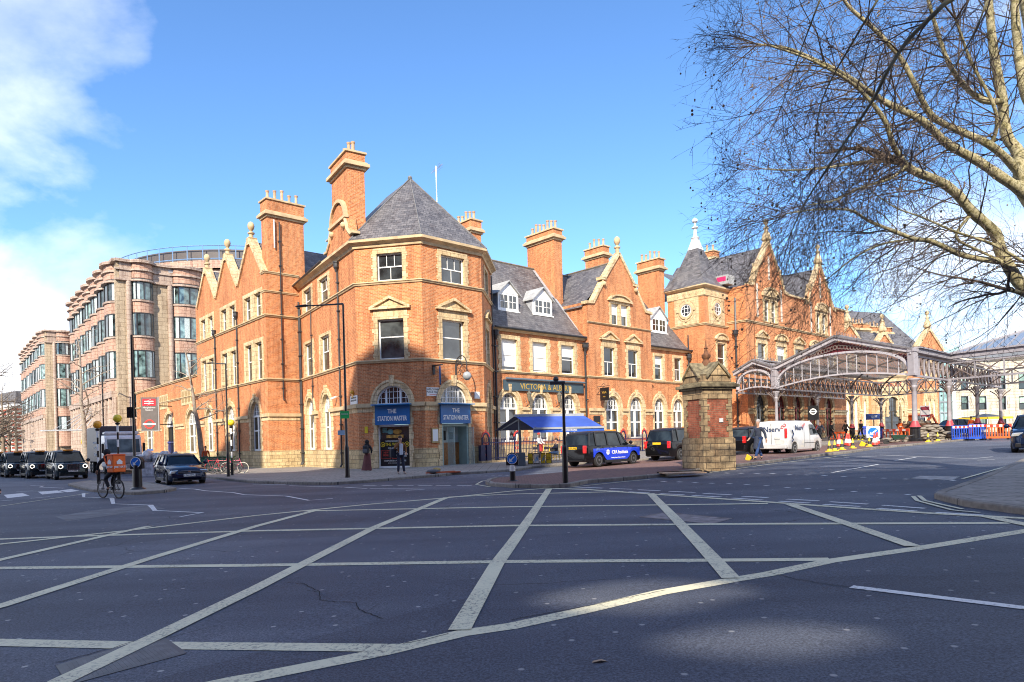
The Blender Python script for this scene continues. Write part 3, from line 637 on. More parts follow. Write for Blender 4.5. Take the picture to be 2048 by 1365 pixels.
# lower wing roof behind the side wall
rw=MB(); roofq(rw,w3(W1,-1.5,-.35,13.85),w3(W1,l1-2.8,-.35,13.85),w3(W1,l1-2.8,4.8,17.6),w3(W1,-1.5,4.8,17.6)); roofq(rw,w3(W1,-1.5,4.8,17.6),w3(W1,l1-2,4.8,17.6),w3(W1,l1-2,10,13.85),w3(W1,-1.5,10,13.85)); rw.out('roof',slate,pub)
gt=MB(); gt.tube([w3(W1,-.1,-.45,13.72),w3(W1,7.2,-.45,13.95)],.07,6); gt.out('gutter',iron,pub)
hip=MB()
for a,b in ((o2[1],top),(o2[2],top),(o2[3],top)): hip.tube([a+Vector((0,0,.02)),b+Vector((0,0,.04))],.05,5)
hip.ball(tuple(top+Vector((0,0,.05))),.16); hip.out('ridge',flat('ridge_tile',(.16,.155,.155),.6,var=.3),pub)
for px,py in ((788,468),(885,475)):
    W=W2 if px<845 else W3; v=MB(); q=at(px,py,41.8 if px<845 else 43.3); v.ball((0,0,0),.17,8,4,1.2,.5,.7); v.out('roof_vent',lead,pub,Matrix.Translation(q))
# chimney rising off the side wall, with its shaped gablet
c1=chimney(pub,W1.M,8.46,11.53,.02,1.15,13.3,19.0,19.85,4)
gb=MB(); ug=10.0
gb.prism([(7.3,13.85),(12.45,13.85),(12.2,14.45),(11.75,14.95),(11.55,15.8),(8.45,15.8),(8.2,14.95),(7.7,14.45)],-.12,.5); gb.prism([(ug-1.3+2.6*i/12,15.8) if 0 else (ug-1.3*math.cos(math.pi*i/12),15.8+1.1*math.sin(math.pi*i/12)) for i in range(12,-1,-1)],-.1,.01); gb.out('gablet',brick,pub,W1.M)
gc=MB(); gc.ring(ug,15.85,1.28,1.5,-.24,.01,0,180,14,ez=.9); gc.box(8.35,11.65,-.26,.0,15.68,15.86)
for s_ in (-1,1):
    gc.tube([(ug+s_*1.45,-.15,15.6),(ug+s_*1.75,-.15,14.9),(ug+s_*2.3,-.15,14.45)],.12,6); gc.box(ug+s_*2.55-.25,ug+s_*2.55+.25,-.24,.3,14.38,14.52); gc.ball((ug+s_*1.15,-.18,15.3),.2)
gc.out('coping',trim,pub,W1.M)
# dormer on the side roof
def dormer(parent,W,u0,u1,v,z0,ze,za,depth=2.2,name='dormer',flatr=False):
    mb=MB(); mb.box(u0,u1,v,v+.12,z0,ze)
    if not flatr: mb.prism([(u0,ze),(u1,ze),((u0+u1)/2,za)],v-.02,v+.1)
    d=mb.out(name,white,parent,W.M); s=MB(); s.add([(u0,v+.1,z0),(u0,v+.1,ze),(u0,v+depth,ze)],[(0,1,2)]); s.add([(u1,v+.1,z0),(u1,v+.1,ze),(u1,v+depth,ze)],[(0,1,2)]); s.out('cheek',lead,d,W.M,fix=False)
    c=(u0+u1)/2; r=MB(); 
    if flatr: r.box(u0-.15,u1+.15,v-.2,v+depth,ze,ze+.12)
    else:
        for s_,e in ((-1,u0-.18),(1,u1+.18)): r.add([(e,v-.2,ze-.08),(c,v-.2,za+.1),(c,v+depth+1.1,za+.1),(e,v+depth,ze-.08),(e,v-.2,ze-.16),(c,v-.2,za+.02),(c,v+depth+1.1,za+.02),(e,v+depth,ze-.16)],[(0,1,2,3),(7,6,5,4),(0,4,5,1),(1,5,6,2),(2,6,7,3),(3,7,4,0)])
    r.out('dormer_roof',flat('pale_lead',(.42,.42,.41),.6,var=.2,scale=3),d,W.M)
    m=(u1-u0); gl=MB(); f=MB()
    for k in (0,1):
        a=u0+m*(.1+.43*k); b=a+m*.36; zb0=z0+.22; zb1=ze-.14
        gl.quad((a,v-.006,zb0),(b,v-.006,zb0),(b,v-.006,zb1),(a,v-.006,zb1)); f.box((a+b)/2-.02,(a+b)/2+.02,v-.03,v,zb0,zb1); f.box(a,b,v-.03,v,(zb0+zb1)/2-.025,(zb0+zb1)/2+.025)
        f.box(a-.05,a,v-.04,v,zb0,zb1).box(b,b+.05,v-.04,v,zb0,zb1)
    f.box(u0-.08,u1+.08,v-.12,v+.0,z0-.06,z0+.04)
    gl.out('pane',glass,d,W.M,fix=False); f.out('glazing_bar',white,d,W.M); return d
dormer(pub,W1,6.0,8.0,.55,14.3,15.7,16.2,depth=1.8,flatr=True)
WB=WV.shift(-6.5)
ubk=WB.u(944.6,540); 
chimney(pub,WB.M,ubk,ubk+.0+max(.9,WB.u(967,540)-ubk)*.0+1.05,.0,2.6,13.5,WB.z(944,462),WB.z(944,440),5,pr=.25)
mf=MB(); q=W3.w(0,9,0); mt=at(874,415,50); mf.tube([(mt.x,mt.y,15.5),(mt.x,mt.y,mt.z+3.1)],.035,5)
for i in range(7): mf.tube([(mt.x-.25+i*.08,mt.y-.25,mt.z+2.7+i*.09),(mt.x-.25+i*.08+.3,mt.y+.2,mt.z+2.6+i*.09)],.012,4)
mf.tube([(mt.x-.4,mt.y,mt.z+2.55),(mt.x+.5,mt.y,mt.z+3.25)],.02,4)
tag(mf.out('aerial',flat('galvanised',(.6,.6,.6),.4,.6)),'thin grey television aerial mast standing behind the slate pyramid roof','aerial')
# pipes and wires
pipe(pub,W1,W1.u(681,700),0,13.0); pipe(pub,W1,W1.u(623,600),3.0,13.0,r=.035,hopper=False)
for k in (0,1): pipe(pub,W1,.25+.28*k,0,12.5-.6*k,r=.07,hopper=False)
pipe(pub,W4,l4-.35,0,13.3,r=.05,hopper=False)
# fascia signs
blue=flat('sign_blue',(.015,.13,.36),.4,var=.05); whitel=flat('letter_white',(.8,.8,.78),.5,var=.02)
for W,xa,xb,nm in ((W2,750,819,'left'),(W3,881.5,940.5,'right')):
    a,b=W.u(xa,830,.2),W.u(xb,830,.2); c=(a+b)/2
    th=thing('fascia_sign','blue pub sign with white lettering over the '+('poster-covered shop window' if W is W2 else 'open pub doorway'),'sign',W.w(c,-.2,2.65),R(W.ang))
    m=MB().box(a,b,-.22,-.1,2.62,3.8); m.out('board',blue,th,W.M); MB().box(a-.12,b+.12,-.55,-.1,3.8,3.86).out('hood',flat('sign_hood',(.03,.22,.5),.4),th,W.M)
    text('lettering','THE',.36,whitel,th,W.M@T(c,-.228,3.42),sx=.85,bold=.008); text('lettering','STATION MASTER',.40,whitel,th,W.M@T(c,-.228,2.98),sx=(b-a-.15)/3.55,bold=.010)
# poster window
pw=thing('window_poster','black pub poster with coloured lettering filling the lower shop window','poster',W2.w((sa+sb)/2,.25,0),R(W2.ang))
fr_=MB(); fr_.box(sa,sa+.07,.16,.3,0,2.6).box(sb-.07,sb,.16,.3,0,2.6).box(sa,sb,.16,.3,2.5,2.62).box(sa,sb,.14,.3,.0,.1)
fr_.out('frame',white,pub,W2.M)
MB().quad((sa,.29,1.75),(sb,.29,1.75),(sb,.29,2.6),(sa,.29,2.6)).out('pane',glass,pub,W2.M,fix=False)
fo=MB(); c=(sa+sb)/2; fo.box(c-.55,c+.55,.24,.285,1.82,2.0); fo.ball((c+.15,.27,2.2),.3,sy=.05,sz=.5); fo.out('poster_picture',flat('poster_picture',(.45,.25,.05),.6,var=.7,scale=5),pw,W2.M)
fo=MB(); fo.ball((c-.3,.275,2.2),.22,sy=.05,sz=.7); fo.box(c-.8,c-.5,.25,.286,2.15,2.45); fo.out('poster_picture',flat('poster_picture2',(.12,.28,.28),.6,var=.6,scale=6),pw,W2.M)
MB().box(sa+.07,sb-.07,.2,.28,.1,1.75).out('board',flat('poster_black',(.012,.012,.015),.35),pw,W2.M)
yl=flat('letter_yellow',(.85,.62,.03),.5,var=.02); rl=flat('letter_red',(.75,.08,.06),.5,var=.02)
MP=lambda x,z:W2.M@T(x,.195,z)
text('lettering','NOW BOOKING',.13,whitel,pw,MP(c-.1,1.62)); text('lettering','THE WORLD',.27,yl,pw,MP(c,1.42),sx=.8); text('lettering','DJS & JUKEBOX',.13,whitel,pw,MP(c,1.2))
text('lettering','CORPORATE & PRIVATE HIRE',.135,whitel,pw,MP(c,.42),sx=.8); text('lettering','BOOK YOUR EVENT ONLINE',.07,whitel,pw,MP(c,.28))
for x,s_ in ((c-.58,'NEW\nMENU'),(c+.1,'POOL\nDARTS')): 
    text('lettering',s_,.17,rl if x<c else whitel,pw,MP(x,.84),sx=.8)
    bx=MB(); 
    for q in ((x-.3,x+.3,.55,.565),(x-.3,x+.3,1.05,1.065),(x-.3,x-.285,.55,1.05),(x+.285,x+.3,.55,1.05)): bx.box(q[0],q[1],.192,.2,q[2],q[3])
    bx.out('border',rl,pw,W2.M)
text('lettering','LIVE\nSPORT &\nMORE',.13,whitel,pw,MP(c+.62,.82),sx=.8)
for x in (c-.78,c+.78): MB().ring(x,1.42,.12,.15,.192,.2,0,360,16).ring(x,1.42,.03,.06,.192,.2,0,360,10).out('emblem',yl,pw,W2.M)
# entrance: open door, glass leaves, wood front
en=MB(); en.box(da+.05,db,.9,.95,0,2.62); en.out('porch_wall',flat('porch_paint',(.45,.5,.47),.6),pub,W3.M)
MB().box(da+.55,db-.15,.8,.88,0,1.45).out('bar_panel',flat('varnished_wood',(.28,.11,.03),.35,var=.4,scale=8),pub,W3.M)
MB().box(da+.6,da+.95,.86,.895,1.6,2.2).box(da+1.25,da+1.5,.86,.895,1.65,2.1).out('picture',dark,pub,W3.M)
MB().box(da+.02,da+.12,.0,.9,0,2.6).box(db-.12,db-.02,0,.9,0,2.6).box(da,db,.05,.15,2.45,2.62).out('door_frame',flat('door_green',(.35,.47,.43),.5),pub,W3.M)
dr=MB(); dr.box(da+.5,da+.55,-.6,.1,.05,2.4); dr.box(db-.1,db-.05,-.65,.05,.05,2.4); d_=dr.out('door',sheer('door_glass',(.5,.62,.58),.35),pub,W3.M)
MB().tube([(da+.46,-.5,.8),(da+.46,-.5,1.4)],.025,6).tube([(db-.02,-.5,.8),(db-.02,-.5,1.4)],.025,6).out('handle',chrome,d_,W3.M)
MB().box(W3.u(862,850)-.0,W3.u(875,850),-.09,-.02,1.45,2.35).out('menu_case',flat('brass_case',(.42,.3,.12),.5),pub,W3.M)
MB().box(W3.u(863.3,850),W3.u(873.7,850),-.1,-.085,1.55,2.27).out('menu_sheet',whitel,pub,W3.M)
def plate(W,xa,xb,za,zb,name,label,cat,lines,colb=None,mat=None):
    a,b=W.u(xa,780),W.u(xb,780); th=thing(name,label,cat,W.w((a+b)/2,-.03,za),R(W.ang)); MB().box(a,b,-.05,-.01,za,zb).out('plate',colb or whitel,th,W.M)
    for i,(s_,sz,mt_,fz) in enumerate(lines): text('lettering',s_,sz,mt_ or black,th,W.M@T((a+b)/2,-.054,za+(zb-za)*fz))
    return th
plate(W3,852.5,877.5,4.3,4.82,'street_sign','white street name plate reading WELCOMBE PLACE NW1 between the two arched fanlights','street sign',[('WELCOMBE',.17,None,.76),('PLACE NW1',.17,None,.46),('CITY OF WESTMINSTER',.05,rl,.15)])
plate(W1,701.5,715,3.98,4.5,'street_sign','white street name plate reading HAREWOOD AVENUE on the side wall by the corner','street sign',[('HAREWOOD',.16,None,.74),('AVENUE NW1',.16,None,.42)])
plate(W2,728,734,2.15,2.55,'notice','small yellow notice on the dark brick left of the poster window','notice',[],flat('notice_yellow',(.8,.6,.03),.5))
al=thing('alarm_box','white burglar alarm box on the brick right of the pub door arch','alarm box',W3.w(W3.u(953,793),-.1,4.2),R(W3.ang)); MB().prism([(-.2,0),(.2,0),(.2,.45),(-.2,.45)],-.0,.12).out('case',white,al,WM[al.name],bevel=.03)
cm=thing('security_camera','small white security camera on the side wall above the arches','camera',W1.w(W1.u(675,798),-.2,4.55),R(W1.ang)); MB().tube([(0,-.25,-.05),(0,.1,.1)],.07,8).out('housing',white,cm,WM[cm.name]); MB().tube([(0,.2,.1),(0,.1,.1)],.02,6).out('bracket',white,cm,WM[cm.name])
vb=thing('alarm_box','yellow strobe box above the street name plate on the side wall','alarm box',W1.w(W1.u(706.5,780),-.08,4.65),R(W1.ang)); MB().lathe([(.14,0),(.14,.1),(.08,.2),(.02,.22)],(0,0,0),10,'z').box(-.12,.12,0,.14,-.25,.02).out('case',flat('strobe',(.8,.4,.03),.4),vb,WM[vb.name])
# hanging pub sign and globe lantern
hs=thing('hanging_sign','blue shield-shaped pub sign hanging from an iron bar beside the right window','sign',W3.w(W3.u(876,745),-.6,5.8),R(W3.ang))
u_=W3.u(866,730); MB().box(u_-.05,u_+.1,-.9,0,6.1,6.16).box(u_-.05,u_+.1,-.08,0,5.6,6.2).out('bracket',iron,hs,W3.M)
Ms=W3.M@T(u_+.03,-.65,5.45)@Matrix.Rotation(R(55),4,'Z')
sg=MB(); sh_=[(-.28,.55),(-.28,-.1),(-.2,-.4),(0,-.52),(.2,-.4),(.28,-.1),(.28,.55),(.15,.6),(-.15,.6)][::-1]; sg.prism([(a,b) for a,b in sh_][::-1],-.04,.04); sg.out('board',blue,hs,Ms)
MB().prism([(a*.7,b*.62-.04) for a,b in sh_][::-1],-.05,-.038).out('picture',flat('sign_green',(.12,.35,.08),.5,var=.7,scale=5),hs,Ms); text('lettering','THE STATION MASTER',.07,whitel,hs,Ms@T(0,-.045,.44),sx=.75)
gl_=thing('wall_lantern','white globe lantern on a scrolled iron bracket over the pub door','lantern',W3.w(W3.u(917,745),-.1,5.5),R(W3.ang)); ug_=W3.u(910,730)
br=MB(); br.tube([(ug_,-.06,5.2),(ug_,-.08,6.3)],.05,6)
br.tube([(ug_,-.08-.55+.55*math.cos(R(a)),6.2+.6*math.sin(R(a))) for a in range(0,190,20)]+[(ug_,-1.18,5.75)],.035,6)
for r_,zc in ((.2,6.2),(.13,5.75),(.16,6.45)): br.tube([(ug_,-.45+r_*math.cos(R(a)),zc+r_*math.sin(R(a))) for a in range(0,360,30)],.018,5)
br.out('bracket',iron,gl_,W3.M); MB().ball((ug_,-1.18,5.5),.27,16,10).out('globe',flat('opal_glass',(.33,.35,.37),.15,var=.15),gl_,W3.M,smooth=True)
# ================= gable wing on the side street
wing=thing('side_wing','long orange brick wing with three pointed gables and paired sash windows','building',(pF.x,pF.y,0))
gv=[25.75,31.3,36.85,42.4]; LG=(pF-pG0).length
prof=[(25.2,14.7)]
for a,b in zip(gv,gv[1:]): prof+=[(a,14.7),((a+b)/2,17.6)]
prof+=[(gv[3],14.7),(LG,14.7)]
fg=Face(wing,WG,25.2,LG,-.8,prof)
for k,(a,b) in enumerate(zip(gv,gv[1:])):
    c=(a+b)/2-.0+ (0,.2,.35)[k]
    window(fg,c-1.75,c+1.75,11.4,13.2,mull=.85,sw=.32,head=.3,top=(2,1),rec=.3,quoin=False); window(fg,c-1.75,c+1.75,6.62,9.45,mull=.85,sw=.32,head=.3,top=(2,1),rec=.3,quoin=False,mid=.55)
    archwin(fg,c-.95,c+1.05,1.15,3.84,4.98)
fg.build(brick,1.15,stonep); 
g2=[(c+x) for c in ((gv[0]+gv[1])/2,(gv[1]+gv[2])/2+.2,(gv[2]+gv[3])/2+.35) for x in (-.95,1.05)]
frieze(wing,WG,[(0,3.5),(8.8,11.8),(17.2,20.6),(25.2,g2[0]-.28),(g2[1]+.28,g2[2]-.28),(g2[3]+.28,g2[4]-.28),(g2[5]+.28,LG+.03)])
frieze(wing,WR,[(-.03,2.45)])
band(wing,[pG0,pF,pE],P4(.16,6.4,6.58),trim); band(wing,[WG.w(25.2,0).xy,pF,pE],P4(.16,11.18,11.36),trim)
cp=[]
for a,b in zip(gv,gv[1:]): 
    m=(a+b)/2; coping(wing,WG,[(a+.1,14.55),(m,17.65)],.3,-.14,.5); coping(wing,WG,[(m,17.65),(b-.1,14.55)],.3,-.14,.5); finial(wing,WG,m,17.55,.95,.15)
    MB().prism([(m-.3,17.2),(m+.3,17.2),(m+.3,17.75),(m-.3,17.75)],-.16,.5).out('kneeler',stone,wing,WG.M)
    r=MB(); roofq(r,(a,.45,14.6),(m,.45,17.5),(m,9,17.5),(a,9,14.6)); roofq(r,(m,.45,17.5),(b,.45,14.6),(b,9,14.6),(m,9,17.5)); r.out('roof',slate,wing,WG.M)
fr2=Face(wing,WR,0,2.62,-.8,14.5); fr2.build(brick,1.15,stonep)
band(wing,[WG.w(LG-.8,0).xy,pF,pE],P4(.12,14.42,14.6),trim); band(wing,[WG.w(LG-.8,0).xy,pF,pE],P4(.12,13.0,13.16),trim)
chimney(wing,WR.M,.3,3.15,.03,1.2,14.4,18.85,20.0,5,pr=.26)
MB().box(-.0,2.62,.02,1.4,13.2,14.5).out('chimney_base',brick,wing,WR.M)
pipe(wing,WG,WG.u(432,700),0,11.0+.4); pipe(wing,WG,WG.u(476.5,700),0,11.8+.3); pipe(wing,WR,1.15,4.9,18.4,r=.05,hopper=False); MB().tube([(.75,-.1,16.4),(.75,-.1,18.5)],.05,6).out('downpipe',white,wing,WR.M)
# chimney far behind the gables
Wq=WG.shift(-7); uq=Wq.u(470,520); chimney(wing,Wq.M,uq,uq+2.2,0,1,14,17.2,18.1,2,mat=brickd)
# arcade part
fa=Face(wing,WG,0,25.2,-1,8.35)
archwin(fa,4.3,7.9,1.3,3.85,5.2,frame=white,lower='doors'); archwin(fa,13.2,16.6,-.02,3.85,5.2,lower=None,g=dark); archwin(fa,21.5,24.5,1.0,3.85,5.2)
fa.hole(13.2,16.6,-.3,3.9); MB().box(13.2,16.6,.35,.4,-.5,4).out('passage_shade',dark,wing,WG.M)  # near-black sheet behind the gate stands for the shade in the gateway
st=MB()
for x in range(9): st.tube([(13.4+x*.38,.2,-.2),(13.4+x*.38,.2,2.3)],.03,5)
st.box(13.2,16.6,.17,.23,2.1,2.2); st.out('gate',flat('gate_blue',(.03,.05,.28),.4),wing,WG.M)
MB().box(4.3,7.9,.1,.24,-.5,1.5).out('door',flat('door_blue',(.02,.08,.3),.4),wing,WG.M)
for a,b in ((11.3,14.6),(19.8,24.2)): 
    m=MB(); m.box(a,b,-.05,.1,5.75,7.3); m.out('stone_panel',stone,wing,WG.M); m=MB(); [m.box(a+.2+i*(b-a-.2)/4,a+.2+(i+.75)*(b-a-.2)/4,-.056,.05,6.0,7.1) for i in range(4)]; m.out('painted_recess',flat('panel_shade',(.35,.24,.11),.8),wing,WG.M)  # darker boxes, slightly proud, paint the shade of recesses in the panel
fa.build(brick,1.15,stonep); band(wing,[pG0,WG.w(25.2,0).xy],P4(.2,8.25,8.45),trim,'cornice')
r=MB(); r.quad((0,0,8.3),(25,0,8.3),(25,8,8.3),(0,8,8.3)).quad((25.2,0,-.5),(25.2,0,14.7),(25.2,9,14.7),(25.2,9,-.5)); r.out('roof',slate,wing,WG.M)
MB().quad((0,0,-1),(0,0,8.35),(0,12,8.35),(0,12,-1)).out('wall',brick,wing,WG.M)
# station sign
ss=thing('station_sign','tall grey station sign with red rail and underground symbols on the arcade wall','sign',WG.w(10,-1,6),R(WG.ang))
c_=at(299,829,0+67); MS=Matrix.Translation(c_)@Matrix.Rotation(R(15),4,'Z')
MB().box(-.75,.75,-.08,.08,-1.62,1.7).out('board',flat('sign_grey',(.12,.105,.10),.5),ss,MS); MB().box(-.78,.78,-.06,.1,-1.7,-1.62).box(.78,.9,-.1,.1,-1.7,1.75).out('frame',flat('sign_edge',(.3,.3,.3),.5),ss,MS)
MB().box(-.6,.6,-.1,-.07,.85,1.55).out('panel',flat('rail_red',(.72,.02,.04),.4),ss,MS)
dd=MB(); dd.box(-.42,.42,-.115,-.1,1.27,1.34).box(-.42,.42,-.115,-.1,1.06,1.13); dd.bar((.18,-.11,1.5),(-.2,-.11,1.3),.07,.02); dd.bar((-.2,-.113,1.3),(.22,-.113,1.1),.07,.02); dd.bar((.22,-.11,1.1),(-.15,-.11,.9),.07,.02); dd.out('emblem',whitel,ss,MS)
text('lettering','Marylebone\nStation',.24,whitel,ss,MS@T(0,-.09,.55)); MB().ring(0,-1.0,.33,.48,-.11,-.08,0,360,20).out('emblem',flat('rail_red2',(.72,.05,.04),.4),ss,MS); MB().box(-.6,.6,-.12,-.1,-1.08,-.92).out('emblem',flat('bar_white',(.8,.8,.8),.5),ss,MS); text('lettering','UNDERGROUND',.12,flat('letter_navy',(.02,.04,.3),.5),ss,MS@T(0,-.123,-1.0))
MB().tube([(0,.1,.9),(1.6,2.2,.9)],.05,5).tube([(0,.1,-1),(1.6,2.2,-1)],.05,5).out('bracket',iron,ss,MS)
# ================= the wing with the awning terrace
vw=thing('terrace_wing','two-storey orange brick wing with slate roof, white dormers and a central stepped gable','building',(pV.x,pV.y,0))
LV=(pVe-pV).length; fv=Face(vw,WV,0,LV,-.6,9.62); WVg=WV.shift(.4)
fvg=Face(vw,WVg,10.0,18.65,-.6,[(10.0,12.7),(10.75,12.7),(12.0,14.7),(12.25,14.9),(14.32,17.3),(16.4,14.9),(16.65,14.7),(17.9,12.7),(18.65,12.7)])
for i,(a,b) in enumerate(((.86,2.46),(4.02,5.65),(7.2,8.75))): window(fv,a,b,6.68,8.98,sw=.28,head=.28,rec=.28,blindz=(.88,.93,.4)[i])
for a,b in ((19.66,20.95),(22.8,24.0)): window(fv,a,b,6.72,8.95,sw=.25,head=.25,rec=.28,blindz=.35 if a<20 else None,bot=(1,1) if a<20 else (2,1))
for a,b in ((11.95,13.4),(15.22,16.68)): window(fvg,a,b,6.7,9.12,sw=.28,head=.35,rec=.28,ped=('t',.62,.3),bot=(2,1))
window(fvg,13.1,15.4,11.12,12.95,mull=.32,sw=.25,head=.2,rec=.28,ped=('c',.5,.05),blindz=.5)
for a,b in ((.56,2.45),(3.8,5.66),(7.12,8.85),(19.4,21.1),(22.4,24.2)): archwin(fv,a,b,1.35,3.84,5.02,rec=.3,nmul=4)
for a,b in ((12.05,13.9),(15.3,17.15)): archwin(fvg,a,b,1.35,3.84,5.02,rec=.3,nmul=4)
for f_ in (fv,fvg): f_.build(brick,1.15,stonep)
for u_ in (10.0,18.65): 
    s_=-1 if u_>15 else 1; MB().quad((u_,0,-.6),(u_,0,12.7),(u_,6 ,12.7),(u_,6,9.6),(u_,.4,9.6),(u_,.4,-.6)).out('wall',brick,vw,WVg.M,fix=False)
P=[WV.w(0,0).xy,WV.w(10,0).xy]; Pg=[WV.w(10,0).xy,WVg.w(10,0).xy,WVg.w(18.65,0).xy,WV.w(18.65,0).xy]; Pr=[WV.w(18.65,0).xy,WV.w(LV,0).xy]
for q in (P,Pg,Pr): band(vw,q,P4(.15,6.44,6.6),trim)
for q in (P,Pr): band(vw,q,P4(.3,9.5,9.72),trim,'cornice')
band(vw,Pg[1:3],P4(.15,10.98,11.12),trim)
frieze(vw,WV,[(0,.28),(2.75,3.5),(5.95,6.82),(9.15,9.96),(18.7,19.1),(21.4,22.1),(24.5,LV)]); frieze(vw,WVg,[(9.97,11.75),(14.2,15.0),(17.45,18.68)])
gp=[(9.85,12.62),(10.75,12.72)],[(10.75,12.72),(12.1,14.62)],[(11.8,14.86),(12.4,14.92)],[(12.28,14.92),(14.32,17.35)]
for q in gp:
    coping(vw,WVg,q,.24,-.12,.45); coping(vw,WVg,[(28.64-b,z) for b,z in q][::-1],.24,-.12,.45)
finial(vw,WVg,14.32,17.3,1.0,.15)
for u_ in (12.15,16.49): MB().ball((u_,-.1,14.45),.2).out('scroll',trim,vw,WVg.M,smooth=True)
rm=MB(); zr=16.5
for a,b in ((0,9.9),(18.7,LV)): roofq(rm,(a,-.3,9.66),(b,-.3,9.66),(b,.5,10.4),(a,.5,10.4)); roofq(rm,(a,.5,10.4),(b,.5,10.4),(b,5.5,zr),(a,5.5,zr))
roofq(rm,(9.9,3.,13.5),(18.7,3.,13.5),(18.7,5.5,zr),(9.9,5.5,zr)); roofq(rm,(-8,5.5,zr),(LV,5.5,zr),(LV,11,9.7),(-8,11,9.7))
roofq(rm,(-8,.5,10.4),(0,.5,10.4),(0,5.5,zr),(-8,5.5,zr))
rm.out('roof',slate,vw,WV.M)
r2=MB(); roofq(r2,(9.8,0,12.3),(14.32,0,16.7),(14.32,8,16.7),(9.8,5,12.3)); roofq(r2,(14.32,0,16.7),(18.85,0,12.3),(18.85,5,12.3),(14.32,8,16.7)); r2.out('roof',slate,vw,WV.M)
m=MB(); m.tube([(0,5.5,zr+.03),(LV,5.5,zr+.03)],.09,6).tube([(14.32,.1,16.75),(14.32,8,16.75)],.08,6); m.out('ridge',flat('ridge_tile2',(.2,.17,.13),.7,var=.3),vw,WV.M)
m=MB(); m.tube([(0,-.38,9.74),(9.9,-.38,9.74)],.08,6); m.out('gutter',iron,vw,WV.M); m=MB(); m.tube([(18.7,-.38,9.74),(LV,-.38,9.74)],.08,6); m.out('gutter',iron,vw,WV.M)
for q in (((10.0,.6,10.5),(9.85,3.1,13.6),.25,.03),((9.6,3.0,13.55),(9.6,5.3,16.35),.3,.03),((18.9,3,13.6),(18.7,5.4,16.4),.3,.03)): MB().bar(*q).out('flashing',lead,vw,WV.M)
dormer(vw,WV,1.85,3.95,1.35,11.4,12.75,13.65); dormer(vw,WV,5.55,7.7,1.35,11.45,12.75,13.65); dormer(vw,WV,21.1,23.7,1.35,11.45,12.85,13.9)
chimney(vw,WV.M,9.8,10.8,3.0,6.3,12.5,18.75,19.5,7); chimney(vw,WV.M,20.2,21.05,6.2,8.6,13,19.7,20.6,4)
W_=WV.shift(-2.5); u3=W_.u(1328.5,560); chimney(vw,WV.M,u3-.9,u3,2.5,5.1,12.5,18.2,19.2,5)
pipe(vw,WV,.18,0,9.1,r=.08,off=.14); pipe(vw,WVg,9.75,0,8.9,r=.08,off=-.25+.14); pipe(vw,WV,LV-.35,0,9.0,r=.08,off=.14); MB().tube([(LV-.3,-.14,9.2),(LV-.35,-.14,11.3)],.06,6).out('downpipe',iron,vw,WV.M)
# fascia board
th=thing('fascia_sign','long slate-blue fascia board with gold pub name lettering under a trough light','sign',WV.w(5.2,-.1,5.2),R(AR))
MB().box(.9,9.6,-.16,-.05,5.15,5.95).out('board',flat('slate_blue',(.05,.085,.11),.45),th,WV.M); MB().tube([(1,-.3,6.02),(9.6,-.3,6.02)],.08,8).out('trough_light',flat('steel_blue',(.12,.17,.21),.4),th,WV.M)
text('lettering','VICTORIA & ALBERT',.62,flat('gold',(.62,.40,.08),.35,.4),th,WV.M@T(5.3,-.17,5.48),sx=.98)
for x,lab in ((3.15,'ornate wall lantern between the first and second arches of the terrace wing'),(6.4,'ornate wall lantern between the second and third arches, behind the awning post')):
    th=thing('wall_lantern',lab,'lantern',WV.w(x,-.4,4.5),R(AR),group='wall lanterns on the terrace wing')
    MB().tube([(x,-.05,4.0),(x,-.35,4.1),(x,-.45,4.35)],.03,6).tube([(x,-.05,4.6),(x,-.2,4.2)],.02,5).out('bracket',iron,th,WV.M)
    MB().lathe([(.08,4.35),(.1,4.42),(.2,4.9),(.24,4.92),(.1,5.08),(.04,5.12),(.03,5.25)],(x,-.45,0),6).out('lamp',flat('lantern_glass',(.16,.15,.12),.2,var=.5,scale=20),th,WV.M)
th=thing('hanging_sign','black square pub sign hanging from a scrolled bracket beside the downpipe','sign',WVg.w(11,-.6,4.4),R(AR))
MB().bar((11,-.02,5.72),(11,-1.35,5.72),.04).tube([(11,-.03,5.1),(11,-.4,5.5),(11,-.8,5.7)],.025,5).tube([(11,-.5,5.8),(11,-.7,5.95),(11,-.9,5.82)],.02,5).out('bracket',iron,th,WVg.M)
MB().box(10.96,11.04,-1.25,-.35,4.55,5.6).out('board',black,th,WVg.M); MH=WVg.M@T(10.955,-.8,5.1)@Matrix.Rotation(R(-90),4,'Z'); text('lettering','V&A',.26,MATS['gold'],th,MH@T(0,-.01,.1))
text('lettering','PUB',.14,MATS['gold'],th,MH@T(0,-.01,-.25))
th=thing('menu_board','tall black menu board with gold writing on the wall right of the downpipe','notice board',WVg.w(10.9,-.05,1.5),R(AR)); MB().box(10.45,11.25,-.06,-.01,1.5,3.3).out('board',black,th,WVg.M)
text('lettering','VICTORIA\n& ALBERT\n\nOPEN DAILY\nFOOD SERVED',.12,MATS['gold'],th,WVg.M@T(10.85,-.07,2.5))
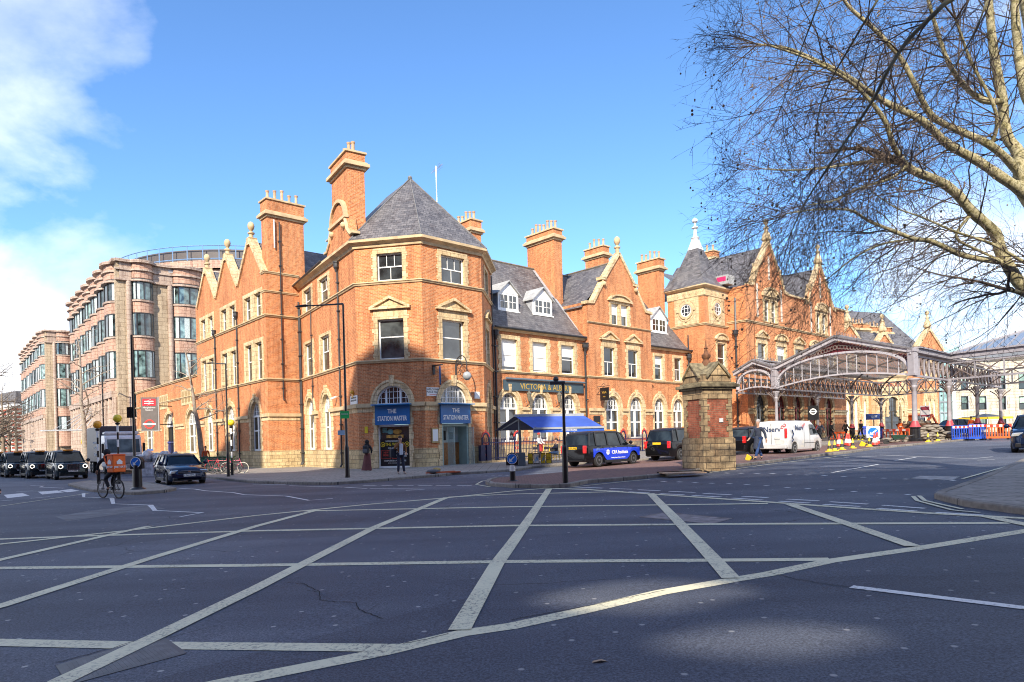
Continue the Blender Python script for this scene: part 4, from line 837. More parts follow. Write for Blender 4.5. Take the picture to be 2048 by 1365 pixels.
# ================= spire tower
tw=thing('spire_tower','square brick and stone turret with round windows and a white-capped slate spire','tower',(pT1.x,pT1.y,0))
ft=Face(tw,WTl,-2.4,1.83,-.5,15.9); ft2=Face(tw,WTr,0,4.24,-.5,15.9)
window(ft2,2.15,3.65,7.6,10.5,sw=.25,head=.3,rec=.25,ped=('c',.6,.05))
ft.build(brick,1.15,stonep); ft2.build(brick,1.15,stonep)
for W,a,b,c,z in ((WTl,-1.55,1.2,-.18,13.75),(WTr,.75,3.6,2.2,13.8)):
    m=MB(); m.box(a,b,-.06,.02,12.35,14.95); m.out('stone_panel',stone,tw,W.M)
    m=MB(); m.ring(c,z,.62,.85,-.16,-.04,0,360,24); m.ring(c,z,.98,1.08,-.1,-.04,0,360,24); 
    for k in (0,90,180,270): m.tf(Matrix(),0); 
    m.box(c-.1,c+.1,-.18,-.04,z+.83,z+1.1).box(c-.1,c+.1,-.18,-.04,z-1.1,z-.83).box(c-1.1,c-.83,-.18,-.04,z-.1,z+.1).box(c+.83,c+1.1,-.18,-.04,z-.1,z+.1)
    w_=m.out('window',trim,tw,W.M); g_=MB(); g_.quad(*[(c+.63*math.cos(R(t)),-.065,z+.63*math.sin(R(t))) for t in range(0,360,20)]); g_.out('pane',glass,w_,W.M)
    g_=MB(); 
    for o in (-.2,.2): g_.box(c+o-.025,c+o+.025,-.09,-.066,z-.6,z+.6); g_.box(c-.6,c+.6,-.089,-.067,z+o-.025,z+o+.025)
    g_.ring(c,z,.52,.63,-.1,-.066,0,360,24); g_.out('sash',white,w_,W.M)
    m=MB(); m.box(W is WTl and -2.4 or 0,W is WTl and 1.83 or 4.24,-.1,.02,15.0,15.75); m.out('frieze',stone,tw,W.M)
    m=MB()
    for k in range(4): m.ring(a+.45+k*.7,15.3,.1,.19,-.13,-.1,0,360,10); m.ball((a+.45+k*.7,-.11,15.3),.07,6,4)
    m.out('carving',trim,tw,W.M)
pt=[WTl.w(-2.4,0).xy,pT1,pT2,WTr.w(4.24,4.24).xy]
band(tw,pt,[(-.05,15.7),(.25,15.72),(.45,15.86),(.45,15.98),(-.05,16)],trim,'cornice'); band(tw,pt,P4(.16,12.1,12.3),trim); band(tw,pt,P4(.14,6.44,6.6),trim); band(tw,pt,P4(.14,3.6,3.95),trim); band(tw,pt,P4(.12,14.9,15.02),trim)
c_=(WTl.w(-2.4,0)+WTr.w(4.24,0))/2; c_=WTr.w(2.12,2.12); sq=lambda r,z:[WTr.w(2.12-r,2.12-r,z),WTr.w(2.12+r,2.12-r,z),WTr.w(2.12+r,2.12+r,z),WTr.w(2.12-r,2.12+r,z)]
def loft(mb,rings):
    for A_,B_ in zip(rings,rings[1:]):
        for i in range(4): mb.quad(A_[i],A_[(i+1)%4],B_[(i+1)%4],B_[i])
m=MB(); loft(m,[sq(2.55,15.95),sq(1.85,16.8),sq(1.25,18.1),sq(.55,20.1)]); m.out('roof',slate,tw)
m=MB(); loft(m,[sq(.57,20.08),sq(.3,21.0),sq(.25,21.3),sq(.01,21.35)]); m.lathe([(.3,21.1),(.45,21.3),(.3,21.4),(.2,21.5),(.14,22.2),(.36,22.3),(.3,22.4),(.12,22.5),(.1,22.8),(.28,22.95),(.28,23.15),(.02,23.35)],(c_.x,c_.y,0),10); m.out('finial',flat('white_lead',(.72,.72,.72),.5,var=.1),tw,smooth=True)
# ================= station block with two ornate gables
st_=thing('station_block','tall orange brick station block with two ornate pointed gables behind the iron canopy','building',(pS.x,pS.y,0)); LS=(pSe-pS).length
ftop=[(0,16.2),(.7,16.3),(1.3,16.4),(2.6,18.4),(3.0,18.7),(4.9,21.3),(6.8,18.7),(7.2,18.4),(8.8,16.2),(13.4,16.2),(14.9,18.3),(15.3,18.6),(17.2,20.9),(19.1,18.6),(19.5,18.3),(21.4,16.1),(LS,16.1)]
fs=Face(st_,WS,0,LS,-.5,ftop); fl=Face(st_,WSl,0,(pS-pT2).length,-.5,16.1)
window(fs,3.8,6.4,12.95,15.2,mull=.4,sw=.3,head=.25,ped=('c',.9,.1),rec=.3,bot=(1,2)); window(fs,16.1,18.7,12.9,15.1,mull=.4,sw=.3,head=.25,ped=('c',.9,.1),rec=.3,bot=(1,2))
for i,(a,b) in enumerate(((2.2,3.95),(6.3,8.2),(10.45,12.3),(14.4,16.3),(19.3,21.0))): window(fs,a,b,7.5,10.6,sw=.28,head=.3,rec=.28,ped=('tc'[i%2],.65,.3),blindz=.3 if i%2 else None)
red=flat('ox_red',(.22,.03,.03),.5)
for a,b in ((1.6,3.5),(6.0,7.9),(9.9,11.8),(13.6,15.5),(17.9,19.9)): archwin(fs,a,b,.9,4.2,5.5,frame=red if a>2 else iron,rec=.3)
fs.build(brick,1.4,stonep); fl.build(brick,1.4,stonep)
Ps=[pT2,pS,pSe]; band(st_,Ps,P4(.18,12.5,12.72),trim); band(st_,Ps,P4(.15,6.5,6.66),trim)
for q in ((0,1.3),(3.8,5.7),(8.2,9.6),(12.1,13.3),(15.8,17.6),(20.2,LS)): frieze(st_,WS,[q],3.45,3.85)
for c,zt in ((4.9,21.2),(17.2,20.8)):
    d=4.2
    for sg_ in (1,-1):
        for q in ([(c-d+.1,zt-4.9),(c-d+.9,zt-4.8)],[(c-d+.9,zt-4.75),(c-2.3,zt-2.85)],[(c-2.5,zt-2.7),(c-1.85,zt-2.6)],[(c-1.95,zt-2.55),(c,zt+.05)]):
            q2=q if sg_>0 else [(2*c-b,z) for b,z in q][::-1]; coping(st_,WS,q2,.28,-.14,.45)
    finial(st_,WS,c,zt-.1,1.05,.15,True)
    m=MB(); m.box(c-.13,c+.13,-.07,.02,zt-3.9,zt-1.5); m.box(c-2.7,c-2.45,-.07,.02,zt-8.0,zt-4.6); m.box(c+2.45,c+2.7,-.07,.02,zt-8,zt-4.6); m.out('pilaster',flat('stone_white',(.62,.58,.5),.8),st_,WS.M)
    r=MB(); roofq(r,(c-4.1,.4,zt-5.0),(c,.4,zt-.4),(c,11,zt-.4),(c-4.1,11,zt-5.0)); roofq(r,(c,.4,zt-.4),(c+4.1,.4,zt-5.),(c+4.1,11,zt-5),(c,11,zt-.4)); r.out('roof',slate,st_,WS.M)
MB().quad((8.9,1,16.0),(13.5,1,16.0),(13.5,6,19),(8.9,6,19)).quad((-2,5,16),(LS,5,16),(LS,9,19),(-2,9,19)).out('roof',slate,st_,WS.M)
m=MB(); m.box(8.9,13.3,-.2,.4,16.15,16.35).box(21.3,LS,-.2,.4,16.1,16.3); m.out('parapet_coping',trim,st_,WS.M)
pipe(st_,WSl,.95,0,11.4,r=.09,off=.15); MB().tube([(.95,-.15,11.5),(.95,-.15,15.0)],.09,6).out('downpipe',flat('grey_iron',(.16,.17,.18),.5),st_,WSl.M)
dmr=MB(); dmr.box(-1.3,.0,1.1,2.6,16.3,17.2); d_=dmr.out('dormer',flat('pale_lead2',(.36,.36,.35),.5),st_,WS.M); MB().quad((-1.31,1.3,16.6),(-1.31,2.3,16.6),(-1.31,2.3,17.05),(-1.31,1.3,17.05)).out('blind',flat('magenta_blind',(.55,.02,.12),.6),d_,WS.M)
Wq=WS.shift(-7); u4=Wq.u(1438,520); chimney(st_,WS.M,u4-1.2,u4,7,8.5,16,21.2,22.1,2,pr=.2)
# far hall with the stone entrance
pH=at(1672,800,94); WH=Wall((pH.x,pH.y),22); 
hl=thing('station_hall','far red brick station hall with a pale stone arched entrance seen under the canopy','building',(pH.x,pH.y,0))
HU=lambda x,y=800:WH.u(x,y); HZ_=lambda x,y:WH.z(x,y)
u2=HU(1878); zt_=HZ_(1800,700); fh=Face(hl,WH,0,u2,-.5,[(0,zt_),(u2,zt_)])
for a,b in ((1692,1699),(1709,1716),(1727,1733),(1804,1811)): archwin(fh,HU(a),HU(b),1.6,4.6,6.0,rec=.3)
for i in range(3): archwin(fh,HU(1849+i*8.6),HU(1854+i*8.6),1.6,4.6,6.0,rec=.3)
for i in range(3): window(fh,HU(1849.5+i*8.6),HU(1854+i*8.6),8.9,12.3,sw=.3,rec=.2)
for x in (1697,1712,1806): window(fh,HU(x),HU(x+5),8.9,12.3,sw=.3,rec=.2)
fh.build(brick,1.4,stonep); band(hl,[WH.w(0,0).xy,WH.w(u2,0).xy],P4(.2,7.2,7.5),trim); band(hl,[WH.w(0,0).xy,WH.w(u2,0).xy],P4(.4,zt_-.3,zt_),trim,'cornice'); frieze(hl,WH,[(HU(1680),HU(1690)),(HU(1718),HU(1726)),(HU(1812),HU(1847))],3.9,4.4)
e0,e1=HU(1742),HU(1799); WE=WH.shift(1.2); fe=Face(hl,WE,e0,e1,-.5,9.2); cE=(e0+e1)/2
archwin(fe,cE-1.7,cE+1.7,.5,4.2,6.3,frame=flat('dark_frame',(.06,.05,.04),.5),ringw=.5); archwin(fe,e0+.5,e0+1.7,3.4,5.0,6.1,lower=None); archwin(fe,e1-1.7,e1-.5,3.4,5.0,6.1,lower=None); fe.build(stone)
band(hl,[WE.w(e0,0).xy,WE.w(e1,0).xy],P4(.35,9.1,9.5),trim,'cornice'); band(hl,[WE.w(e0,0).xy,WE.w(e1,0).xy],P4(.2,6.9,7.2),trim)
text('lettering','MARYLEBONE',.9,flat('hall_red',(.4,.04,.03),.6),hl,WE.M@T(cE-1,-.06,8.1))
for e in (e0,e1): MB().quad((e,0,-.5),(e,1.2,-.5),(e,1.2,9.2),(e,0,9.2)).out('wall',stone,hl,WE.M)
r=MB(); za=HZ_(1850,643); roofq(r,(0,-.2,zt_),(u2-3,-.2,zt_),(u2-3,7,zt_+7.0),(0,7,zt_+7.0)); r.out('roof',slate,hl,WH.M)
cg=HU(1857); 
for c,zz,hw in ((cg,HZ_(1857,660),3.0),(HU(1767),HZ_(1767,668),2.2),(HU(1697),HZ_(1697,650),3.0)):
    Wg=WH.shift(.3); m=MB(); m.prism([(c-hw,zt_),(c+hw,zt_),(c,zz)],0,.5); m.out('gable',brick,hl,Wg.M); coping(hl,Wg,[(c-hw,zt_),(c,zz)],.4,-.2,.6); coping(hl,Wg,[(c,zz),(c+hw,zt_)],.4,-.2,.6); finial(hl,Wg,c,zz,1.2,.2,True)
for xa,xb,yt in ((1703,1739,650),(1742,1784,657)):
    W_=WH.shift(-3); chimney(hl,WH.M,W_.u(xa,680),W_.u(xb,680),3,5,12,W_.z(xb,yt+12),W_.z(xb,yt),6,pr=.3)
def sidequad(th,W,u,z,dep=12,mat=brick,top=None): MB().quad((u,0,-1),(u,0,z),(u,dep,z),(u,dep,-1)).out('wall',mat,th,W.M,fix=False)
sidequad(hl,WH,u2,zt_)
# ================= office buildings on the left
pinks=blocky('pink_granite',(.46,.365,.295),(.40,.31,.25),(.2,.1,.07),1.5,.62,.02,rough=.6,stain=.25,stainc=(.2,.12,.08),bump=.15)
pinkd=blocky('rose_granite',(.49,.315,.235),(.43,.27,.195),(.2,.08,.05),.9,.45,.02,rough=.6,stain=.2,stainc=(.2,.1,.07),bump=.15)
beige=blocky('beige_stone',(.46,.37,.26),(.40,.31,.21),(.2,.15,.1),1.1,.55,.025,rough=.8,stain=.25,stainc=(.25,.2,.14),bump=.2)
offglass=glassm('office_glass',(.06,.10,.11),.04,.9)
bronze=flat('bronze_frame',(.03,.03,.032),.35)
curt=flat('curtain',(.45,.52,.52),.7,var=.3,scale=8)
def bowbay(root,M,c,hw,bulge,zbase,floors,fh,zt,mat_sp,seg=6,first=0,top=True,name='bay',ncur=2):
    """a shallow curved bay: spandrel bands, window strips, crowned by the stepped cornice"""
    pts=lambda off=0:[(c+(hw+off*.6)*math.sin(R(a)),-(bulge+off)*math.cos(R(a))) for a in [(-90+180*i/seg) for i in range(seg+1)]]
    def strip(mb,p,z0,z1):
        for a,b in zip(p,p[1:]): mb.quad((a[0],a[1],z0),(b[0],b[1],z0),(b[0],b[1],z1),(a[0],a[1],z1))
    b_=MB(); strip(b_,pts(),zbase,floors[0][0]); o=b_.out(name,mat_sp,root,M,fix=False)
    for i,(z0,z1) in enumerate(floors):
        nz=floors[i+1][0] if i+1<len(floors) else zt-2.6
        b_=MB(); strip(b_,pts(),z1,nz if nz!=zt-2.6 else zt-.2); b_.out('spandrel',mat_sp,o,M,fix=False)
    def capd(off,z0,z1,nm='cornice'):
        cn=MB(); p=pts(off); strip(cn,p,z0,z1); cn.quad(*[(q[0],q[1],z1) for q in p]); cn.quad(*[(q[0],q[1],z0) for q in reversed(p)]); cn.out(nm,pinks,o,M,fix=False)
    capd(.35,zt-2.7,zt-2.45); capd(.3,zt-1.35,zt-1.15); capd(.5,zt-.35,zt)
    for z0,z1 in floors: capd(.18,z0-.22,z0,'sill')
    for z0,z1 in floors:
        g_=MB(); p=pts(-.12); strip(g_,p,z0,z1); wi=g_.out('window',offglass,o,M,fix=False)
        f_=MB(); q=pts(-.08)
        for k,(x,y) in enumerate(q):
            if k%2==0 or seg<5: f_.box(x-.06,x+.06,y-.06,y+.06,z0,z1)
        for a,b in zip(q,q[1:]):
            for zz in (z0+.06,z1-.06): f_.bar((a[0],a[1],zz),(b[0],b[1],zz),.1,.12)
        f_.out('frame',bronze,o,M)
        if ncur:
            cu=MB(); pp=pts(-.115)
            k=random.sample(range(seg),ncur)
            for i in k: strip(cu,pp[i:i+2],z0+.1,z1-.12)
            cu.out('curtain',curt,o,M,fix=False)
def office(lab,corner_px,D,top_py,front_px,nside,side_px,floors_py,canopy=False):
    q=at(corner_px,top_py,D); zt=q.z; A_=Vector((q.x,q.y)); Wf=Wall(A_,AR); Ls=(along(A_,180+AG,side_px,700)-A_).length; Ws=Wall(A_-dG*Ls,AG)
    th=thing('office_building',lab,'building',(A_.x,A_.y,gz(A_.x)))
    fl_=[(Wf.z(*a),Wf.z(*b)) for a,b in floors_py]
    LF=(along(A_,AR,front_px[-1],700)-A_).length
    # piers of beige stone on the front, with rounded pinkish columns
    fr_=front_px; edges=[0]+[Wf.u(x,700) for x in fr_[1:-1]]+[LF]
    MB().quad((0,0,-1),(LF,0,-1),(LF,0,zt-.2),(0,0,zt-.2)).out('wall',beige,th,Wf.M,fix=False)
    for a,b in zip(edges[1::2],edges[2::2]): 
        bowbay(th,Wf.M,(a+b)/2,(b-a)/2,.9,fl_[-1][0]-3.5,fl_[::-1],4,zt,pinkd,8)
        
    for a,b in zip([0]+edges[2::2],edges[1::2]+[LF]):
        cn=MB(); 
        for off,z0,z1 in ((.35,zt-2.7,zt-2.45),(.3,zt-1.35,zt-1.15),(.5,zt-.35,zt)): cn.box(a-(.5 if a==0 else 0),b,-off,.1,z0,z1)
        cn.box(a,b,-.12,.02,zt-2.45,zt-.35)
        cn.out('cornice',pinks,th,Wf.M)
        if b-a>1.2:
            m=MB(); m.tube([(b-.35,-.12,0),(b-.35,-.12,zt-2.6)],.32,10); m.out('pilaster',pinks,th,Wf.M,smooth=True)
    f2z=fl_[:nside and 3][::-1][0][0]-2.4
    MB().quad((0,2.2,-1),(Ls,2.2,-1),(Ls,2.2,f2z),(0,2.2,f2z)).out('arcade_back',dark,th,Ws.M,fix=False); MB().quad((0,.25,f2z),(Ls,.25,f2z),(Ls,.25,zt-.2),(0,.25,zt-.2)).out('wall',pinks,th,Ws.M,fix=False)  # near-black sheet paints the shade inside the colonnade
    bw=(Ls-2.5)/nside; f2=fl_[:nside and 3][::-1]
    for k in range(nside): bowbay(th,Ws.M,1.0+bw*(k+.5),bw*.46,1.0,f2[0][0]-1.6,f2,4,zt,pinkd,6,ncur=1)
    MB().box(Ls-1.4,Ls,-.3,.5,-1,zt-.3).out('pier',beige,th,Ws.M); 
    MB().box(Ls-1.6,Ls+.1,-.8,.5,zt-.35,zt).out('cornice',pinks,th,Ws.M)
    MB().box(0,Ls-1.4,-.9,.3,f2[0][0]-2.4,f2[0][0]-1.6).out('ledge',pinks,th,Ws.M)
    for k in range(nside*2+1): MB().tube([(1.0+bw*k/2,-.5,-1),(1.0+bw*k/2,-.5,f2[0][0]-2.4)],.36,8).out('column',pinks,th,Ws.M,smooth=True)
    MB().slab([(0,0.2),(Ls,.2),(Ls,18),(0,18)],zt-.9,zt-.5).out('roof',lead,th,Ws.M)
    return th,Wf,Ws,zt
office('larger pink granite office block with curved window bays, left of the arcade',237,84,518,[237,266,309,348,407,425,470],7,148,[((287,603),(287,560)),((288,674),(288,628)),((289,757),(289,702)),((290,835),(290,785))])
office('smaller pink granite office block far down the street at the left',93,140,660,[93,112,145,150],7,46,[((128,711),(128,683.5)),((129,758),(129,728)),((130,814),(130,778)),((131,860),(131,833))])
# glass canopy on wires
cx_=at(140,862,96); th=thing('entrance_canopy','thin steel and glass entrance canopy on splayed wires between the offices','canopy',(cx_.x,cx_.y,cx_.z))
m=MB(); m.box(-3.5,4.5,-.8,1.2,0,.16); m.out('deck',lead,th,Matrix.Translation(cx_)@Matrix.Rotation(R(15),4,'Z')); m=MB()
for i in range(6): m.tube([(-2+i*1.0,-.5,.1),(4.4,.5,4.4)],.04,4)
m.tube([(4.4,.5,-3),(4.4,.5,4.5)],.08,6); m.out('wires',flat('steel_wire',(.5,.52,.54),.4,.6),th,Matrix.Translation(cx_)@Matrix.Rotation(R(15),4,'Z'))
# curved roof terrace far behind the gables
ctr=at(520,520,150); Rr=29; th=thing('round_building','curved rooftop terrace of a round building showing above the gabled wing','building',(ctr.x,ctr.y+Rr,0))
zt_=at(500,515,122).z-.6
def cyl(r,z0,z1,nm,mat,n=64): 
    m=MB(); pts=[(r*math.cos(R(a)),r*math.sin(R(a))) for a in [180+180*i/n for i in range(n+1)]]
    for a,b in zip(pts,pts[1:]): m.quad((*a,z0),(*b,z0),(*b,z1),(*a,z1)); 
    m.quad(*[(*p,z1) for p in pts]); return m.out(nm,mat,th,T(ctr.x,ctr.y+2,0),fix=False)
cyl(Rr,5,zt_-1.2,'drum',pinkd); cyl(Rr+1.2,zt_-1.2,zt_+.2,'fascia',pinkd); cyl(Rr-.2,zt_+.2,zt_+2.6,'parapet',flat('dark_infill',(.09,.075,.07),.6))
m=MB()
for i in range(0,65):
    a=R(180+180*i/64); x,y=(Rr+.9)*math.cos(a),(Rr+.9)*math.sin(a)
    if i%2==0: m.tube([(x,y,zt_+.1),(x,y,zt_+3.0)],.09,4)
    if i<64:
        b=R(180+180*(i+1)/64)
        for zz in (zt_+3.0,zt_+.6): m.tube([(x,y,zz),((Rr+.9)*math.cos(b),(Rr+.9)*math.sin(b),zz)],.1,4)
m.out('railing',flat('rail_blue',(.18,.3,.48),.4),th,T(ctr.x,ctr.y+2,0))
# banded brick mansion block far left
q=at(28,782,190); Wm=Wall((q.x,q.y),AR+12); th=thing('mansion_block','distant red brick mansion block with white stone bands beside bare trees','building',(q.x,q.y,0)); zt_=q.z
W2m=Wall((q.x,q.y),AR+12)
MB().box(0,12,0,14,-1,zt_-4).out('wall',blocky('banded_brick',(.3,.07,.04),(.27,.06,.035),(.6,.57,.5),6,1.1,.28,stain=.1,bump=0),th,Wm.M); MB().box(.5,12,.5,13,zt_-4,zt_).out('roof',slate,th,Wm.M); MB().box(-.3,12,-.3,14,zt_-4.4,zt_-3.7).out('cornice',whitel,th,Wm.M)
for k in range(4):
    for j in range(3): MB().box(2+j*3.4,3.4+j*3.4,-.06,.1,3+k*4.2,5.4+k*4.2).out('window',glass,th,Wm.M)
# limestone block on the right
q=at(1900,840,104); WL=Wall((q.x,q.y),-3); lime=blocky('limestone',(.60,.55,.44),(.50,.45,.35),(.3,.26,.2),1.8,.5,.03,stain=.35,stainc=(.35,.31,.24),bump=.3)
th=thing('limestone_block','pale limestone office block with green-tinted windows behind the roadworks','building',(q.x,q.y,0)); zt_=WL.z(1980,722)
fL=Face(th,WL,WL.u(1912,800),60,-.5,zt_); gg=glassm('green_glass',(.18,.27,.23),.05,.4); gw=[]
for x0,x1 in ((1922,1938),(1958,1974),(1997,2013),(2038,2056),(2078,2096)):
    for y0,y1 in ((779,746),(820,793),(860,835)):
        a,b=WL.u(x0,800),WL.u(x1,800); z0,z1=WL.z(x0,y0),WL.z(x0,y1); fL.hole(a,b,z0,z1); w_=MB().box(a,a+.15,.1,.3,z0,z1).box(b-.15,b,.1,.3,z0,z1).box(a,b,.1,.3,z0,z0+.12).box(a,b,.1,.3,z1-.12,z1).box(a,b,.15,.25,z0+(z1-z0)*.45,z0+(z1-z0)*.52).out('window',bronze,th,WL.M)
        MB().quad((a,.26,z0+(z1-z0)*.45),(b,.26,z0+(z1-z0)*.45),(b,.26,z1),(a,.26,z1)).out('blind',gg,w_,WL.M,fix=False); MB().quad((a,.27,z0),(b,.27,z0),(b,.27,z1),(a,.27,z1)).out('pane',glass,w_,WL.M,fix=False)
fL.build(lime); MB().box(WL.u(1912,800),60,-.2,1,zt_,zt_+.5).out('cornice',lime,th,WL.M)
th=thing('glass_tower','blue-green glass stair tower joined to the limestone block','building',(q.x,q.y,0)); a,b=WL.u(1878,800),WL.u(1911,800)
MB().box(a,b,1,9,-.5,zt_+1).out('curtain_wall',glassm('tower_glass',(.07,.13,.15),.05,.5),th,WL.M); m=MB()
for i in range(7):
    z=.5+i*(zt_)/7; m.box(a-.1,b+.1,.85,1.05,z,z+.22)
for i in range(5): x=a+(b-a)*i/4; m.box(x-.07,x+.07,.86,1.04,0,zt_+1)
m.out('frame',flat('tower_frame',(.3,.33,.34),.4,.3),th,WL.M)
MB().box(WL.u(1895,700),WL.u(1950,700),4,12,zt_+1,WL.z(1920,688)).out('penthouse',glassm('pent_glass',(.2,.32,.36),.1,.3),th,WL.M)
# ================= unseen stand-in for the hotel behind the camera, outline shaped to shade the crossing
th=thing('hotel_shade_wall','unseen brick screen standing for the hotel behind the viewer, outline shaped to shade the crossing','building',(0,-20,0)); 
bodies=[(-110,-33,51),(-33,-25,38.6),(-25,-13.6,41.6),(-13.6,-9,39.8),(-9,-7,31),(4,13,26.5),(13,110,33)]  # wall heights chosen for where the shade should fall
for a,b,h in bodies: MB().box(a,b,-20.6,-20,-1,h).out('wall',brickd,th)
for a,b,c,d in ((-7,-2,17.6,31),(-2,4,17.6,26.5),(-7,4,-1,15.2)): MB().box(a,b,-20.15,-20,c,d).out('wall',brickd,th)
MB().prism([(-25,41.6),(-13.6,41.6),(-16.2,44.8),(-19.2,46.6),(-21.5,45.4)],-20.55,-20.05).out('gable',brickd,th)

def lens(x0,x1,zc,h,up):  # edge of a made-up slot; its sun streak stands for light off windows
    n=12; e=[(-7,zc+ (.0))]+[(x0+(x1-x0)*i/n,zc+(1 if up else -1)*h*math.sin(math.pi*i/n)) for i in range(n+1)]+[(4,zc)]; return e
lo=lens(-4.0,-2.0,15.9,.27,False); hi1=lens(-4.0,-2.0,15.9,.27,True); lo2=lens(-5.1,-2.7,16.85,.42,False); hi2=lens(-5.1,-2.7,16.85,.42,True)
MB().prism([(-7,15.2),(4,15.2)]+lo[::-1],-20.12,-20).out('wall',brickd,th); 
for a,b in zip(hi1,hi1[1:]):
    if b[0]-a[0]>.01:
        zt1=[15.9,16.85]; f=lambda x:next((p[1]+(q[1]-p[1])*(x-p[0])/(q[0]-p[0]) for p,q in zip(lo2,lo2[1:]) if p[0]<=x<=q[0] and q[0]>p[0]),16.85)
        xs=[a[0]+(b[0]-a[0])*i/6 for i in range(7)]
        for u,v in zip(xs,xs[1:]):
            g=lambda x:a[1]+(b[1]-a[1])*(x-a[0])/(b[0]-a[0]); MB().prism([(u,g(u)),(v,g(v)),(v,f(v)),(u,f(u))],-20.12,-20).out('wall',brickd,th)
MB().prism(hi2+[(4,17.6),(-7,17.6)],-20.12,-20).out('wall',brickd,th)
# ================= gate pier on the island
pc=G(1418,938,.1); th=thing('gate_pier','weathered brick and stone gate pier with gabled stone cap and iron finial on the island','pier',(pc.x,pc.y,pc.z),R(20))
PM=WM[th.name]@T(.45,.62,0); pw_=.62
pst=blocky('pier_stone',(.42,.31,.18),(.29,.205,.12),(.12,.09,.06),.42,.235,.014,stain=.7,stainc=(.08,.065,.045),bump=.6,ss=1.4)
pbr=blocky('pier_brick',(.38,.11,.06),(.25,.075,.045),(.26,.15,.1),.215,.072,.009,stain=.5,stainc=(.07,.035,.03),ss=1.4)
mossy=flat('mossy_stone',(.20,.165,.10),.9,var=.6,scale=5,bump=.6)
MB().box(-pw_-.1,pw_+.1,-pw_-.1,pw_+.1,-.1,1.12).box(-pw_-.07,pw_+.07,-pw_-.07,pw_+.07,1.12,1.18).out('plinth',pst,th,PM,bevel=.015)
MB().box(-pw_,pw_,-pw_,pw_,1.18,2.65).out('shaft',pbr,th,PM)
q=MB(); zs_=[1.18+i*.21 for i in range(8)]
for i,z in enumerate(zs_[:-1]):
    k=.24 if i%2 else .14
    for sx in (-1,1):
        for sy in (-1,1):
            x0,x1=(sx*(pw_+.03),sx*(pw_-k)); y0,y1=(sy*(pw_+.03),sy*(pw_-(.38-k))); q.box(min(x0,x1),max(x0,x1),min(y0,y1),max(y0,y1),z,z+.207)
q.out('quoins',pst,th,PM)
q=MB(); q.box(-pw_-.05,pw_+.05,-pw_-.05,pw_+.05,2.65,3.0); q.out('frieze',pst,th,PM); q=MB(); q.box(-pw_-.15,pw_+.15,-pw_-.15,pw_+.15,3.0,3.08).box(-pw_-.24,pw_+.24,-pw_-.24,pw_+.24,3.08,3.2).box(-pw_-.12,pw_+.12,-pw_-.12,pw_+.12,3.2,3.28); q.out('cornice',mossy,th,PM,bevel=.02)
q=MB(); r_=pw_+.03; q.box(-r_,r_,-r_,r_,3.28,3.55)
q.prism([(-.42,3.55),(.42,3.55),(0,3.98)],-r_-.05,r_+.05); q.tf(Matrix(),0)
i0=len(q.v); q.prism([(-.42,3.55),(.42,3.55),(0,3.98)],-r_-.05,r_+.05); q.tf(Matrix.Rotation(R(90),4,'Z'),i0); q.out('cap',pst,th,PM)
q=MB(); 
for rot in (0,90):
    i0=len(q.v)
    for s_ in (-1,1): q.add([(0,-r_-.12,4.06),(s_*.52,-r_-.12,3.5),(s_*.52,r_+.12,3.5),(0,r_+.12,4.06),(0,-r_-.12,3.98),(s_*.52,-r_-.12,3.43),(s_*.52,r_+.12,3.43),(0,r_+.12,3.98)],[(0,1,2,3),(7,6,5,4),(0,4,5,1),(1,5,6,2),(2,6,7,3),(3,7,4,0)])
    q.tf(Matrix.Rotation(R(rot),4,'Z'),i0)
for sx in (-1,1):
    for sy in (-1,1): q.add([(sx*r_,sy*r_,3.56),(sx*.1,sy*r_,3.6),(0,0,4.05),(sx*r_,sy*.1,3.6)],[(0,1,2,3)])
q.out('cap_slabs',mossy,th,PM)
MB().lathe([(.2,3.95),(.16,4.1),(.1,4.2),(.17,4.3),(.17,4.38),(.08,4.46),(.05,4.6),(.08,4.64),(.03,4.7),(.012,4.95)],(0,0,0),10).out('finial',flat('rusted_iron',(.16,.07,.035),.8,.2,var=.4,scale=9),th,PM,smooth=True)
MB().box(.05,.22,-pw_-.04,-pw_-.01,1.75,1.9).out('plate',whitel,th,PM)
# ================= lamp posts and beacons
def post(name,label,cat,px,py,h,r0,r1,sleeve=1.1,hh=.112,arm=None,head=(.62,.14),group=None):
    p=G(px,py,hh); th=thing(name,label,cat,p,0,group)
    MB().lathe([(r0*2.0,-.02),(r0*2.0,.05),(r0*1.75,.12),(r0*1.7,sleeve),(r0*1.2,sleeve+.12),(r0,sleeve+.15),(r1,h)],(0,0,0),12).out('post',black,th,WM[th.name],smooth=True)
    if arm:
        a=Vector(arm); MB().tube([(0,0,h-.05),(0,0,h+.02),a*.5+Vector((0,0,h+.06)),a+Vector((0,0,h+.12))],[r1,r1,r1*.8,r1*.6],8).out('arm',iron,th,WM[th.name],smooth=True)
        ang=math.atan2(a.y,a.x); m=MB(); m.lathe([(.03,-.1),(head[1],0),(head[1],head[0]*.7),(.04,head[0])],(0,0,0),8,'x'); 
        m.v=[(x,y,z*.4) for x,y,z in m.v]; m.out('lamp_head',iron,th,WM[th.name]@T(a.x,a.y,h+.13)@Matrix.Rotation(ang,4,'Z'),smooth=True)
    return th
p1=post('lamp_post','tall black street lamp on the pavement before the pub corner, its long arm pointing left','street lamp',695,955.5,7.95,.062,.045,1.35,arm=(-1.9,.7,0))
th=p1; P0=WM[th.name].translation
gp_=thing('parking_sign','small green parking sign fixed on the tall lamp post by the pub','sign',(P0.x,P0.y-.1,P0.z+2.7)); MB().box(-.2,.2,-.12,-.1,0,.34).out('plate',flat('sign_green2',(.03,.5,.12),.4),gp_,WM[gp_.name]); text('lettering','PARKING',.08,whitel,gp_,WM[gp_.name]@T(0,-.125,.2))
